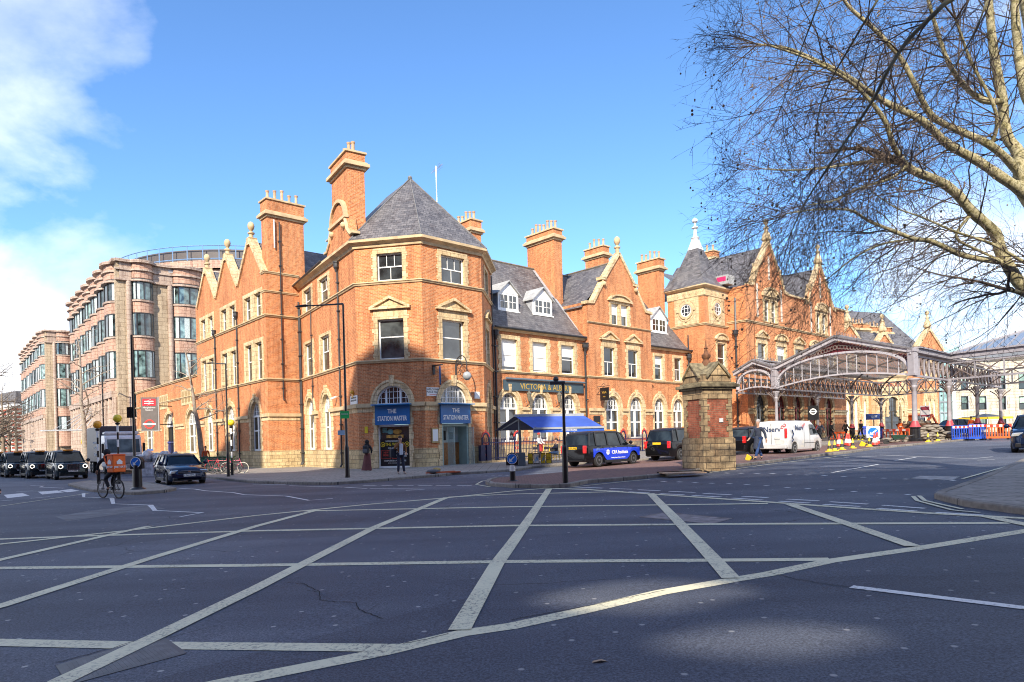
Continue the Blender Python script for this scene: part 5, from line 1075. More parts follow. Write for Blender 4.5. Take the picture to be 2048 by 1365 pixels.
gp_=thing('small_sign','small pale blue plate low on the tall lamp post by the pub','sign',(P0.x-.08,P0.y-.1,P0.z+1.95)); MB().box(-.26,.06,-.12,-.1,0,.22).out('plate',flat('sign_pale',(.35,.5,.62),.4),gp_,WM[gp_.name])
post('lamp_post','slim grey street lamp with short arm beside the parked bicycles','street lamp',457,953.5,6.3,.05,.038,1.2,arm=(-.85,.3,0),head=(.45,.1))
def beacon(label,px,py,h,colr,hh=.112,group='belisha beacons'):
    p=G(px,py,hh); th=thing('belisha_beacon',label,'beacon',p,0,group); m=MB(); w_=MB(); z=0; k=0; n=8
    for i in range(n):
        if i%2: w_.lathe([(.049,h*i/n),(.049,h*(i+1)/n)],(0,0,0),10)
    m.lathe([(.08,-.02),(.08,.7),(.05,.75),(.044,.8),(.044,h-.02),(.05,h),(.11,h+.04),(.11,h+.1),(.05,h+.12)],(0,0,0),10)
    m.out('pole',black,th,WM[th.name]); w_.out('white_band',whitel,th,WM[th.name]); MB().ball((0,0,h+.32),.2,16,10).out('globe',colr,th,WM[th.name],smooth=True); return th
amb=flat('amber_globe',(.85,.36,.02),.25,var=.1); yel=flat('yellow_globe',(.85,.62,.03),.25,var=.1)
beacon('amber globe beacon on a banded pole, left of the yellow one on the crossing island',197.5,968,2.65,amb)
beacon('yellow globe beacon on a banded pole behind the cyclist on the crossing island',238,968,2.9,yel)
beacon('yellow globe beacon against the brick wing next to the parked bicycles',464.5,951,2.75,yel)
th=post('lamp_post','tall thin black column rising from the crossing island behind the blue arrow bollard','street lamp',270.5,978,6.5,.055,.042,.9); 
MB().box(-.22,-.02,-.1,.1,3.0,3.45).out('signal_box',black,th,WM[th.name])
def bollard(label,px,py,s=1.0,hh=.112,black_base=False):
    p=G(px,py,hh); th=thing('keep_left_bollard',label,'bollard',p,R(-4),'keep left bollards',s); M_=WM[th.name]
    if black_base: MB().lathe([(.3,0),(.28,.04),(.17,.1),(.15,1.0)],(0,0,0),14).out('base',black,th,M_,smooth=True)
    else:
        MB().lathe([(.25,0),(.22,.03),(.12,.05),(.12,.42)],(0,0,0),14).out('base',black,th,M_,smooth=True); MB().lathe([(.125,.42),(.125,.68)],(0,0,0),14).out('white_band',whitel,th,M_,smooth=True)
    z=1.12 if black_base else .94; m=MB(); m.lathe([(.02,-.1),(.25,-.1),(.27,-.06),(.27,.06),(.25,.1),(.02,.1)],(0,0,z),24,'y'); m.box(-.26,.26,-.09,.09,z-.27,z+.02); m.out('head',black,th,M_,bevel=.01)
    MB().lathe([(.001,-.118),(.2,-.118),(.2,-.1)],(0,0,z),24,'y').out('disc',flat('arrow_blue',(.01,.16,.6),.3),th,M_); a=MB(); a.ring(0,z,.2,.222,-.122,-.105,0,360,24); a.bar((.1,-.125,z+.1),(-.05,-.125,z-.05),.045,.006,(0,1,0)); a.quad((-.12,-.126,z-.12),(.03,-.126,z-.11),(-.11,-.126,z+.03)); a.out('arrow',whitel,th,M_); return th
bollard('white arrow on a blue disc atop a wide black bollard on the crossing island',276,979,1.0,black_base=True)
bollard('small keep-left bollard with white band at the nose of the paved island',1025.5,962.5,.82,.1)
p=G(1131,966.5,.1); th=thing('lamp_post','short black post with a flat lamp arm pointing left on the paved island','street lamp',p,0)
MB().lathe([(.09,-.02),(.09,1.1),(.07,1.18),(.05,1.2),(.045,3.15)],(0,0,0),12).out('post',black,th,WM[th.name],smooth=True); MB().box(-.42,.06,-.09,.07,3.1,3.2).out('arm',iron,th,WM[th.name],bevel=.015); MB().ball((-.22,0,3.27),.09,8,6).out('sensor',iron,th,WM[th.name])
p=G(172,905,0); q=at(172,884,75); th=thing('belisha_beacon','distant dark-poled amber beacon near the office colonnade','beacon',(q.x,q.y,-.3)); MB().tube([(0,0,0),(0,0,q.z+.0)],.07,8).out('pole',black,th,WM[th.name]); MB().ball((0,0,q.z+.3),.5,12,8).out('globe',amb,th,WM[th.name],smooth=True)
for px,py,D,h,lab in ((204,740,80,1,'dark street lamp standing in front of the office colonnade'),(171,775,105,1,'slim far street lamp between the two office blocks')):
    q=at(px,py,D); th=thing('lamp_post',lab,'street lamp',(q.x,q.y,-.3)); MB().tube([(0,0,0),(0,0,q.z),(-1.6,0,q.z+.3)],.09,8).out('post',black,th,WM[th.name])
# ================= railings in front of the terrace wing
rp0=at(964,915,42.3); WRl=Wall((rp0.x,rp0.y),AR); Lr=WRl.u(1395,880); rb_=flat('rail_paint_blue',(.008,.012,.06),.4,var=.2); rr_=flat('rail_paint_red',(.5,.04,.03),.4)
ro=thing('iron_railing','dark blue spiked iron railing with red-topped scroll panels in front of the terrace wing','railing',(rp0.x,rp0.y,0)); zb=.22
MB().box(-.2,Lr,-.2,.25,-.3,zb).out('base_wall',pst,ro,WRl.M); m=MB(); m.box(0,Lr,-.02,.02,zb+1.12,zb+1.17).box(0,Lr,-.02,.02,zb+.12,zb+.17)
m.out('rail',rb_,ro,WRl.M); bars=MB(); n=int(Lr/.14)
for i in range(n): x=i*.14; bars.bar((x,0,zb),(x,0,zb+1.38),.026); bars.lathe([(.001,1.5),(.026,1.4),(.001,1.36)],(x,0,zb),4)
b_=bars.out('railing_bars',rb_,ro,WRl.M); b_['kind']='stuff'
for u_ in [.35,3.1]+[WRl.u(x,850) for x in (1173,1246,1288,1327,1363)]:
    m=MB(); 
    for s_ in (-.28,.28): m.box(u_+s_-.03,u_+s_+.03,-.04,.04,zb,zb+1.45)
    m.ring(u_,zb+1.45,.2,.3,-.03,.03,0,180,12,ez=1.2); 
    pn=m.out('scroll_panel',rb_,ro,WRl.M); m=MB()
    for z in (.35,.75,1.1): m.ring(u_-.12,zb+z,.08,.11,-.02,.02,0,360,10).ring(u_+.12,zb+z,.08,.11,-.02,.02,0,360,10)
    m.ring(u_,zb+1.52,.25,.33,-.035,.035,0,180,12,ez=1.1); m.ball((u_,0,zb+1.92),.06); m.out('scroll',rr_,pn,WRl.M)
for u_ in (.0,.5): MB().box(u_-.15,u_+.22,-.1,.15,zb,zb+1.0).out('blue_panel',rb_,ro,WRl.M)
# ================= awning and terrace furniture
ac=G(1042,932,.11); rz=R(8); th=thing('awning','blue fabric double-sided awning on a grey central post with scalloped valance','awning',ac,rz); M_=WM[th.name]
bluef=flat('awning_blue',(.045,.10,.42),.8,var=.15,scale=2); dkf=flat('awning_dark',(.12,.13,.20),.8)
m=MB(); rd=[(-.05,0.1,2.75),(3.9,2.2,2.75)]
A0,A1=Vector((-.25,.2,2.68)),Vector((3.7,.9,2.68)); fw=Vector((.75,-1.55,-.72)); bw=Vector((-.95,1.3,-.75))
P_=A0+fw,A1+fw
m.quad(A0,A0+fw,A1+fw,A1); m.out('canvas',bluef,th,M_,fix=False); MB().quad(A0,A1,A1+bw,A0+bw).out('canvas',dkf,th,M_,fix=False)
MB().quad(A0+fw,A1+fw,A1+fw-Vector((0,0,.22)),A0+fw-Vector((0,0,.22))).out('valance',flat('valance_blue',(.02,.10,.5),.8),th,M_,fix=False); MB().bar(A0+fw,A1+fw,.09,.1).bar(A0+Vector((0,0,.02)),A1+Vector((0,0,.02)),.22,.14).out('frame',flat('pale_grey',(.36,.38,.4),.4),th,M_)
flat('post_grey',(.13,.15,.17),.4)
for a_ in ((0,.2),(3.3,.83)): MB().tube([(*a_,0),(*a_,2.65)],.075,10).out('post',MATS['post_grey'],th,M_)
v=MB(); 
for A in (Vector((0,.2,2.5)),Vector((3.3,.83,2.5))):
    v.bar(A,A+fw*.95+Vector((0,0,.15)),.06); v.bar(A,A+bw*.95+Vector((0,0,.15)),.06)
v.out('arm',MATS['post_grey'],th,M_); text('lettering','MARYLEBONE',.14,whitel,th,M_@Matrix.Translation((A0+A1)/2+fw+Vector((0,-.02,-.12)))@Matrix.Rotation(R(10),4,'Z'))
MB().box(-.38,.22,-.25,.45,0,.7).out('base_box',flat('base_grey',(.10,.115,.13),.5),th,M_,bevel=.02)
yp=flat('banner_yellow',(.75,.55,.03),.5,var=.05)
pxs=[(1056,1066),(1067,1079),(1081.5,1091),(1092,1103.5)]; k=0
Wb=Wall((G(1055,929,.11).x,G(1055,929,.11).y),6)
for k,(a,b) in enumerate(pxs):
    u0,u1=Wb.u(a,925),Wb.u(b,925); lb=['yellow windbreak banner with black writing, nearest the awning post','second windbreak banner from the awning post, white with a blue squiggle','third windbreak banner from the awning post, yellow and white with a squiggle','last yellow windbreak banner with black writing beside the taxi'][k]
    p=Wb.w((u0+u1)/2,0,.12+.02); t_=thing('windbreak',lb,'windbreak',p,R(6),'windbreak banners round the terrace'); MT=Matrix.Translation((0,0,.12))@Wb.M
    MB().box(u0,u1,-.02,.02,.0,.62).out('frame',black,t_,MT); MB().box(u0+.03,u1-.03,-.03,-.02,.05,.58).out('banner',yp if k in (0,2,3) else whitel,t_,MT)
    if k in (0,3): text('lettering','SOL\nBREW',.11,black,t_,MT@T((u0+u1)/2,-.035,.3))
    else: MB().tube([(u0+.1,-.035,.15),((u0+u1)/2,-.035,.4),((u0+u1)/2+.05,-.035,.2),(u1-.08,-.035,.5)],.02,5).out('squiggle',flat('sky_blue',(.05,.3,.7),.5),t_,MT)
def chair(label,p,rz):
    th=thing('terrace_chair',label,'chair',p,rz,'yellow chairs on the terrace'); M_=WM[th.name]; f=MB()
    for s_ in (-.22,.22): f.tube([(s_,-.2,0),(s_,-.22,.45),(s_,.2,.45),(s_,.25,0)],.018,6); f.tube([(s_,.2,.45),(s_,.26,.85),(s_*.6,.28,.9)],.018,6)
    f.tube([(-.15,.28,.9),(.15,.28,.9)],.018,6); f.out('frame',flat('chair_yellow',(.75,.5,.02),.4),th,M_); MB().box(-.22,.22,-.22,.22,.44,.47).out('seat',dark,th,M_); MB().box(-.2,.2,.24,.27,.6,.78).out('backrest',dark,th,M_)
for px,py,rz,lb in ((1073,916,.2,'yellow-framed chair behind the first banners'),(1092,916,-.3,'yellow-framed chair behind the last banners'),(1051,912,1.3,'yellow-framed chair tucked beside the awning post'),(1110,921,2.6,'yellow-framed chair at the taxi end of the terrace')): chair(lb,G(px,py,.112),rz)
def table(label,p):
    th=thing('terrace_table',label,'table',p,0,'dark tables on the terrace'); MB().box(-.35,.35,-.35,.35,.72,.75).out('tabletop',dark,th,WM[th.name]); MB().tube([(0,0,0),(0,0,.72)],.03,8).box(-.22,.22,-.22,.22,0,.03).out('leg',black,th,WM[th.name])
table('small dark square table left of the waiter',G(1054,918,.112)); table('small dark square table right of the waiter',G(1106,917,.112))
# ================= iron canopy of the forecourt
lav=flat('canopy_lavender',(.33,.31,.335),.5,var=.12); mar=flat('canopy_maroon',(.20,.025,.04),.45,var=.2); crm=flat('canopy_taupe',(.20,.155,.14),.55,var=.25); roofg=sheer('roof_glass',(.42,.38,.33),.55); leadr=flat('canopy_lead',(.20,.19,.20),.6,var=.2)
cn=thing('station_canopy','large glazed iron entrance canopy with arched gables and red scrollwork on tall columns','canopy',(23,57,0))
CL=Vector((22.9,58.0)); CA_=Vector((28.5,47.3)); dc=(CA_-CL).normalized(); WC=Wall((CL.x,CL.y),math.degrees(math.atan2(dc.y,dc.x))); SP=(CA_-CL).length
ZE=WC.z(1829,704); ZB=WC.z(1829,747); zc_=WC.z(1682,677); ZC=WC.z(1829,757); print('canopy',ZE,ZB,zc_,SP)
# axis direction of the bays, in WC local coords
ax=Vector((dR.dot(WC.d),-dR.dot(WC.n)));
def cp_(u,v,z): return (u+ax.x*v, ax.y*v, z)     # v metres along the street direction
DEP=25
def gable(u0,u1,za,name):
    c=(u0+u1)/2; hw=(u1-u0)/2; m=MB()
    for q in ([(u0-.1,ZE-.1),(c,za-.12),(c,za+.16),(u0-.1,ZE+.2)],[(c,za-.12),(u1+.1,ZE-.1),(u1+.1,ZE+.2),(c,za+.16)]): m.prism(q,-.25,.15)
    m.out('verge',flat('canopy_pale',(.47,.45,.48),.5,var=.1),cn,WC.M); m=MB()
    for q in ([(u0-.1,ZE+.16),(c,za+.14),(c,za+.3),(u0-.1,ZE+.32)],[(c,za+.14),(u1+.1,ZE+.16),(u1+.1,ZE+.32),(c,za+.3)]): m.prism(q,-.35,.2)
    m.out('verge_cap',leadr,cn,WC.M)
    # arch rib and the tie below it
    ra=hw-.25; rise=(za-(1.25 if hw>4 else .8)-ZB) ; m=MB(); n=20
    A=[(c-ra*math.cos(math.pi*i/n),ZB+.1+rise*math.sin(math.pi*i/n)**.8) for i in range(n+1)]; B=[(c-ra+2*ra*i/n,ZB-.05+.0*i+ (.55 if hw>4 else .25)*math.sin(math.pi*i/n)) for i in range(n+1)]
    for a,b in zip(A,A[1:]): m.bar((a[0],-.04,a[1]),(b[0],-.04,b[1]),.26,.16)
    for a,b in zip(B,B[1:]): m.bar((a[0],0,a[1]),(b[0],0,b[1]),.14,.12)
    m.out('arch_rib',flat('canopy_pale',(.47,.45,.48),.5,var=.1),cn,WC.M); m=MB(); g_=MB(); nb=14 if hw>4 else 6
    for i in range(1,nb):
        x=c-ra+2*ra*i/nb; t_=(x-c)/ra; th_=math.acos(-t_); zt=ZB+.1+rise*math.sin(th_)**.8; zb_=ZB-.05+(.55 if hw>4 else .25)*math.sin(math.pi*(x-c+ra)/(2*ra)); m.bar((x,0,zb_),(x,0,zt),.05,.05)
    for (a,b),(a2,b2),(p,q),(p2,q2) in zip(A,A[1:],B,B[1:]): g_.quad((p,.03,q),(p2,.03,q2),(a2,.03,b2),(a,.03,b))
    m.out('glazing_bar',MATS['canopy_pale'],cn,WC.M); g_.out('glazing',sheer('canopy_glass',(.3,.32,.32),.07),cn,WC.M,fix=False)
    # red scrolls in the spandrel
    m=MB(); sc_=MB()
    for i in range(n if hw>4 else 10):
        for s_ in (-1,1):
            f=(i+.6)/(n if hw>4 else 10); x=c+s_*hw*f*.93; zt=za-(za-ZE)*f-.22; t_=min(.999,abs(x-c)/ra); zl=ZB+.1+rise*math.sqrt(1-t_*t_)**.8+.1
            if zt-zl<.06: continue
            r=min(.22,(zt-zl)/2)
            m.quad((x-.26*hw/6,.08,zl),(x+.26*hw/6,.08,zl),(x+.26*hw/6,.08,zt),(x-.26*hw/6,.08,zt))
            k=max(1,int((zt-zl)/(2*r)))
            for j in range(k): sc_.ring(x,zl+r+(zt-zl-2*r)*(j/(max(1,k-1)) if k>1 else .5),r*.55,r*.85,-.03,.03,0,360,8)
    m.out('spandrel',mar,cn,WC.M,fix=False); sc_.out('scrollwork',crm,cn,WC.M)
    return A
gable(0,SP,zc_,'big'); gable(-4.55,0,WC.z(1499.5,727),'small')
def roofbay(u0,u1,za,v1=DEP):
    c=(u0+u1)/2; g_=MB(); b_=MB(); p_=MB()
    g_.quad(cp_(u0,0,ZE+.15),cp_(c,0,za+.1),cp_(c,v1,za+.1),cp_(u0,v1,ZE+.15)); g_.quad(cp_(c,0,za+.1),cp_(u1,0,ZE+.15),cp_(u1,v1,ZE+.15),cp_(c,v1,za+.1)); g_.out('roof_glazing',roofg,cn,WC.M,fix=False)
    n=int(v1/.62)
    for i in range(n+1):
        v=v1*i/n
        b_.bar(cp_(u0,v,ZE+.2),cp_(c,v,za+.14),.05,.07); b_.bar(cp_(c,v,za+.14),cp_(u1,v,ZE+.2),.05,.07)
    for f in (.25,.5,.75):
        for s_ in (u0,u1): p_.bar(cp_(s_+(c-s_)*f,0,ZE+(za-ZE)*f),cp_(s_+(c-s_)*f,v1,ZE+(za-ZE)*f),.1,.16)
    for i in range(1,4):
        v=v1*i/3.05; hw=(u1-u0)/2
        A=[(c-hw*math.cos(math.pi*k/14),ZB+(za-.5-ZB)*math.sin(math.pi*k/14)) for k in range(15)]
        for a,b in zip(A,A[1:]): p_.bar(cp_(a[0],v,a[1]),cp_(b[0],v,b[1]),.12,.12)
    b_.out('glazing_bar',lav,cn,WC.M); p_.out('rib',crm,cn,WC.M); r=MB(); r.bar(cp_(c,0,za+.25),cp_(c,v1,za+.25),.5,.12)
    for i in range(int(v1/.3)): r.bar(cp_(c,.3*i,za+.3),cp_(c,.3*i,za+.62),.03)
    r.out('ridge_cresting',leadr,cn,WC.M)
roofbay(0,SP,zc_); roofbay(-4.55,0,WC.z(1499.5,727))
def lattice(P,Q,zt,zb,n,name='lattice_girder',w_=.1):
    """P,Q in WC local plan"""
    m=MB(); P=Vector(P);Q=Vector(Q)
    for z in (zt,zb): m.bar((P.x,P.y,z),(Q.x,Q.y,z),.16,.14)
    m2=MB()
    for i in range(n):
        a=P.lerp(Q,i/n); b=P.lerp(Q,(i+1)/n); m2.bar((a.x,a.y,zt),(b.x,b.y,zb),w_,.05); m2.bar((a.x,a.y,zb),(b.x,b.y,zt),w_,.05)
        m.bar((b.x,b.y,zb),(b.x,b.y,zt),w_,.08)
        e=a.lerp(b,.5); m2.ball((e.x,e.y,(zt+zb)/2),.13,6,4)
    o=m.out(name,lav,cn,WC.M); m2.out('cross_bracing',crm,o,WC.M)
L2=lambda u,v:cp_(u,v,0)[:2]
for u_ in (-4.55,0,SP): lattice(L2(u_,0),L2(u_,DEP),ZE-.25,ZB-.15,22)
for v in (8.3,16.5,24.8):
    if v>20: lattice(L2(0,v),L2(SP,v),ZE-.25,ZB-.15,12)
m=MB(); m.bar(cp_(SP+.1,0,ZE+.1),cp_(SP+.1,8.2,ZE+.1),.5,.35); m.bar(cp_(SP+.25,0,ZE+.3),cp_(SP+.25,8.2,ZE+.3),.5,.1); m.out('eaves_fascia',lav,cn,WC.M); MB().bar(cp_(0,0,ZE+.25),cp_(0,DEP,ZE+.25),.6,.12).out('valley_gutter',leadr,cn,WC.M)
m=MB()
for u_ in (0,SP): m.box(u_-.25,u_+.25,-.32,.2,ZB-.1,ZE+.25)
m.out('corner_box',lav,cn,WC.M,bevel=.03); m=MB()
for u_ in (0,SP): m.box(u_-.3,u_+.3,-.37,.22,ZE+.0,ZE+.12); m.ball((u_,-.33,ZE-.12),.09); m.box(u_-.3,u_+.3,-.37,.22,ZB-.15,ZB)
m.out('corner_moulding',lav,cn,WC.M)
def column(x,y,z0,z1,s=1.0,par=None):
    c=MB(); c.lathe([(.16*s,z0+1.0),(.14*s,z0+1.4),(.13*s,z1-.7),(.16*s,z1-.65),(.16*s,z1-.55),(.13*s,z1-.5),(.2*s,z1-.25),(.3*s,z1-.1),(.3*s,z1)],(x,y,0),12); o=c.out('column',lav,cn,WC.M,smooth=True)
    b=MB(); b.lathe([(.36*s,z0),(.36*s,z0+.15),(.28*s,z0+.22),(.26*s,z0+.9),(.3*s,z0+.95),(.3*s,z0+1.02)],(x,y,0),12); b.out('base',black,o,WC.M,smooth=True); b=MB(); b.lathe([(.3*s,z0+1.02),(.24*s,z0+1.15),(.18*s,z0+1.35),(.15*s,z0+1.45)],(x,y,0),12); b.out('collar',flat('column_red',(.45,.06,.07),.45),o,WC.M,smooth=True)
    k=MB()
    for a in (0,90,180,270):
        d=Vector((math.cos(R(a)),math.sin(R(a)))); k.tube([(x+d.x*.15,y+d.y*.15,z1-.9),(x+d.x*.35,y+d.y*.35,z1-.5),(x+d.x*.9,y+d.y*.9,z1-.1)],.05,5)
    k.out('bracket',crm,o,WC.M)
for u_ in (0,SP):
    for v in (0,8.3,16.5,24.8):
        P_=cp_(u_,v,0); wp=WC.M@Vector(P_); column(P_[0],P_[1],gz(wp.x)+(.1 if (u_,v)!=(0,0) else 0),ZC if ZC<ZB else ZB-.1,1.25 if (u_==SP and v==0) else 1.0)
# second range of the canopy running to the right with a glazed hipped roof
V2=8.2; m=MB(); g_=MB(); b_=MB(); X1=16
q0=cp_(SP,V2,0); lattice((q0[0],q0[1]),(q0[0]+X1,q0[1]),ZE-.35,ZB-.1,8,w_=.12); m.box(q0[0],q0[0]+X1,q0[1]-.35,q0[1]+.1,ZE-.05,ZE+.3).box(q0[0],q0[0]+X1,q0[1]-.5,q0[1]+.1,ZE+.3,ZE+.42); m.out('eaves_fascia',lav,cn,WC.M)
P_=lambda u,v,z:(q0[0]+u+ax.x*v,q0[1]+ax.y*v,z); zr_=ZE+2.3
g_.quad(P_(0,0,ZE+.4),P_(X1,0,ZE+.4),P_(X1,6,zr_),P_(5,6,zr_)); g_.quad(P_(0,0,ZE+.4),P_(5,6,zr_),P_(5,6,zr_),P_(0,12,ZE+.4)); g_.quad(P_(5,6,zr_),P_(X1,6,zr_),P_(X1,12,ZE+.4),P_(0,12,ZE+.4)); g_.out('roof_glazing',sheer('roof_glass_blue',(.22,.27,.33),.75),cn,WC.M,fix=False)
for i in range(24):
    x=X1*i/23; f=min(1,x/5); b_.bar(P_(x,0,ZE+.45),P_(max(x,5*f),6*f,ZE+.45+(zr_-ZE-.45)*f),.06,.07)
b_.bar(P_(5,6,zr_+.05),P_(X1,6,zr_+.05),.15).bar(P_(0,0,ZE+.4),P_(5,6,zr_+.05),.12); b_.out('glazing_bar',lav,cn,WC.M)
lattice(P_(0,12,0)[:2],P_(X1,12,0)[:2],ZE-.35,ZB-.1,8)
for u_,v in ((0,0),(5.2,12),(10.5,12),(15.5,0),(15.5,12)): p=P_(u_,v,0); wp=WC.M@Vector(p); column(p[0],p[1],gz(wp.x),ZB-.12)
# ================= roadworks
def cone(label,px,py,h=.75,kind='red',hh=.1,lying=False,group=None):
    p=G(px,py,hh); s=h/.75; th=thing('traffic_cone',label,'cone',p,random.random(),group,s); M_=WM[th.name]
    if lying: M_=M_@T(0,0,.15)@Matrix.Rotation(R(88),4,'Y')@Matrix.Rotation(.5,4,'Z')
    c1=flat('cone_red',(.75,.05,.03),.5) if kind=='red' else flat('cone_yellow',(.80,.58,.03),.5)
    MB().box(-.2,.2,-.2,.2,0,.05).out('base',c1 if kind=='yellow' else black,th,M_); MB().lathe([(.16,.05),(.03,.75),(.02,.76)],(0,0,0),14).out('body',c1,th,M_,smooth=True)
    MB().lathe([(.141,.2),(.098,.43)],(0,0,0),14).out('sleeve',whitel if kind=='red' else flat('cone_black',(.03,.03,.03),.6),th,M_,smooth=True)
for i,(x,y,l) in enumerate(((1678.5,894.5,'red and white cone behind the two yellow cones nearest the van'),(1694,892,'red and white cone, left of a touching pair at the kerb'),(1698.5,893,'red and white cone, right of a touching pair at the kerb'),(1749.5,892,'red and white cone in front of the blue arrow sign'),(1754.5,889,'red and white cone just behind the one by the arrow sign'))): cone(l,x,y,.82,'red',group='red and white cones by the roadworks')
for i,(x,y,l) in enumerate(((1659,903.5,'yellow cone nearest the white van'),(1669.5,902.5,'second yellow cone from the white van'),(1684,900,'yellow cone by the kerb between the red cones'),(1705.5,897,'yellow cone right of the touching red pair'),(1739,893.5,'yellow cone left of the arrow sign cone'),(1856.5,884.5,'yellow cone left of the sandbag pile'),(1875.5,883,'yellow cone before the sandbag pile'))): cone(l,x,y,.58,'yellow',group='yellow cones along the island kerb')
for i,x in enumerate((1702,1709,1718,1725)): cone(['small far yellow cone under the canopy, first of four','small far yellow cone under the canopy, second of four','small far yellow cone under the canopy, third of four','small far yellow cone under the canopy, last of four'][i],x,881,.5,'yellow',group='far yellow cones')
cone('yellow cone lying on its side on the kerb',1725,893,.6,'yellow',lying=True); cone('yellow cone knocked over behind the walking man',1496,921,.5,'yellow',lying=True)
def barrier(label,x0,x1,y0,y1,h,mat,name='barrier',group=None,slots=7,stripe=True):
    a=G(x0,y0,.05);b=G(x1,y1,.05); th=thing('safety_barrier',label,'barrier',a,0,group); d=Vector((b.x-a.x,b.y-a.y)); W=Wall((a.x,a.y),math.degrees(math.atan2(d.y,d.x))); L_=d.length; M_=W.M@T(0,0,a.z)
    m=MB(); m.box(0,L_,-.03,.03,h*.78,h).box(0,L_,-.03,.03,.08,.2*h); n=slots
    for i in range(n+1): x=L_*i/n; m.box(max(0,x-.04),min(L_,x+.04),-.028,.028,.1,h*.8)
    m.out('panel',mat,th,M_,bevel=.012); m=MB()
    for x in (.15*L_,.85*L_): m.box(x-.08,x+.08,-.25,.25,0,.1)
    m.out('foot',black,th,M_)
    if stripe:
        m=MB()
        for i in range(4): m.box(L_*(.03+.245*i),L_*(.03+.245*i)+L_*.12,-.04,-.03,h*.82,h*.96)
        m.out('reflector',whitel,th,M_)
        m=MB()
        for i in range(4): m.box(L_*(.03+.245*i+.12),L_*(.03+.245*i)+L_*.24,-.039,-.031,h*.82,h*.96)
        m.out('reflector',flat('reflector_red',(.7,.05,.03),.4),th,M_)
og=flat('barrier_orange',(.80,.12,.02),.5); bb=flat('barrier_blue',(.02,.08,.5),.45)
barrier('orange slatted barrier in front of the large iron column',1766,1819,882.5,882.5,.95,og,group='orange barriers'); barrier('orange barrier nearest the right-hand car',1973,2024,880,878.5,1.05,og,group='orange barriers',slots=9); barrier('solid-looking orange barrier left of the cones',1661,1693,881,880,.8,og,group='orange barriers',slots=5,stripe=False)
barrier('blue barrier joining the sandbags and the orange one, left of its pair',1904,1938,882,880,1.05,bb,group='blue barriers'); barrier('blue barrier beside the workers, right of its pair',1938,1971,881,879.5,1.1,bb,group='blue barriers'); barrier('dark blue board barrier behind the arrow sign',1736,1766,879,879,1.0,bb,group='blue barriers',slots=14,stripe=False)
for i in range(3): barrier(['far blue hoarding board left of the far cones','far blue hoarding board in the middle under the canopy','far blue hoarding board right under the canopy'][i],1655+i*32,1684+i*32,871,870,1.3,bb,group='far blue hoardings',slots=16,stripe=False)
p=G(1747,889,.05); th=thing('arrow_sign','square blue and white arrow sign standing at the roadworks','sign',p,R(-20),scale=1.0); M_=WM[th.name]; MB().box(-.42,.42,-.02,.02,.45,1.25).out('board',whitel,th,M_); m=MB(); m.lathe([(.001,-.04),(.33,-.04),(.33,-.02)],(0,0,.85),24,'y'); m.out('disc',MATS['arrow_blue'],th,M_); m=MB(); m.bar((.2,-.05,1.0),(-.1,-.05,.75),.08,.006,(0,1,0)); m.quad((-.24,-.052,.64),(.03,-.052,.66),(-.19,-.052,.88)); m.out('arrow',whitel,th,M_); m=MB(); m.bar((-.35,0,.5),(-.4,.3,0),.03).bar((.35,0,.5),(.4,.3,0),.03).bar((-.35,0,.5),(-.38,-.2,0),.03).bar((.35,0,.5),(.38,-.2,0),.03); m.out('leg',iron,th,M_)
# sandbags
bagm=flat('sack_cloth',(.22,.19,.155),.9,var=.3,scale=4,bump=.4); c=G(1873,884,.02); k=0; bp_=None
for lay,(n,w_) in enumerate(((7,3.3),(6,2.9),(6,2.5),(5,2.0),(4,1.5),(3,1.0),(2,.6))):
    for i in range(n):
        x=c.x-w_/2+w_*i/max(1,n-1)+random.uniform(-.08,.08)+.2; y=c.y+.9+random.uniform(-.25,.35); z=gz(c.x)+.1+lay*.17
        if bp_ is None:
            m=MB(); m.ball((0,0,0),.34,12,8,1.0,.62,.36); rr=random.Random(3); m.v=[(a+rr.uniform(-.015,.015),b+rr.uniform(-.015,.015),c_+rr.uniform(-.012,.012)) for a,b,c_ in m.v]; o=m.out('sandbag',bagm,None,T(x,y,z),smooth=True); tag(o,'pale dusty sandbag heaped in the pile beside the blue barrier','sandbag','sandbags in the heap by the blue barrier'); bp_=o
        else:
            o=bp_.copy(); col.objects.link(o); o.matrix_local=T(x,y,z)@Matrix.Rotation(random.uniform(-.5,.5),4,'Z')@Matrix.Rotation(random.uniform(-.2,.2),4,'X')
for i in range(5):
    o=bp_.copy(); col.objects.link(o); o.matrix_local=T(c.x-2.1-.35*i*.6,c.y+1.2+random.uniform(-.2,.2),gz(c.x)+.12+(i%2)*.15)@Matrix.Rotation(i,4,'Z')
# wheelbarrow
p=G(1798,889,.05); th=thing('wheelbarrow','dark green wheelbarrow parked beside the large iron column','wheelbarrow',p,R(160)); M_=WM[th.name]; m=MB(); m.add([(-.45,-.33,.62),(.45,-.28,.62),(.45,.28,.62),(-.45,.33,.62),(-.25,-.2,.3),(.3,-.18,.3),(.3,.18,.3),(-.25,.2,.3)],[(4,5,6,7),(0,1,5,4),(1,2,6,5),(2,3,7,6),(3,0,4,7)]); m.out('tray',flat('dark_green',(.02,.06,.04),.5),th,M_,fix=False); m=MB()
for s_ in (-.22,.22): m.tube([(.75,s_*.2,.2),(.3,s_,.3),(-.9,s_*1.2,.6)],.02,6).tube([(-.2,s_,.35),(-.3,s_,0)],.018,6)
m.out('frame',iron,th,M_); MB().lathe([(.05,-.04),(.19,-.04),(.19,.04),(.05,.04)],(.75,0,.19),14,'y').out('wheel',tyrem,th,M_)
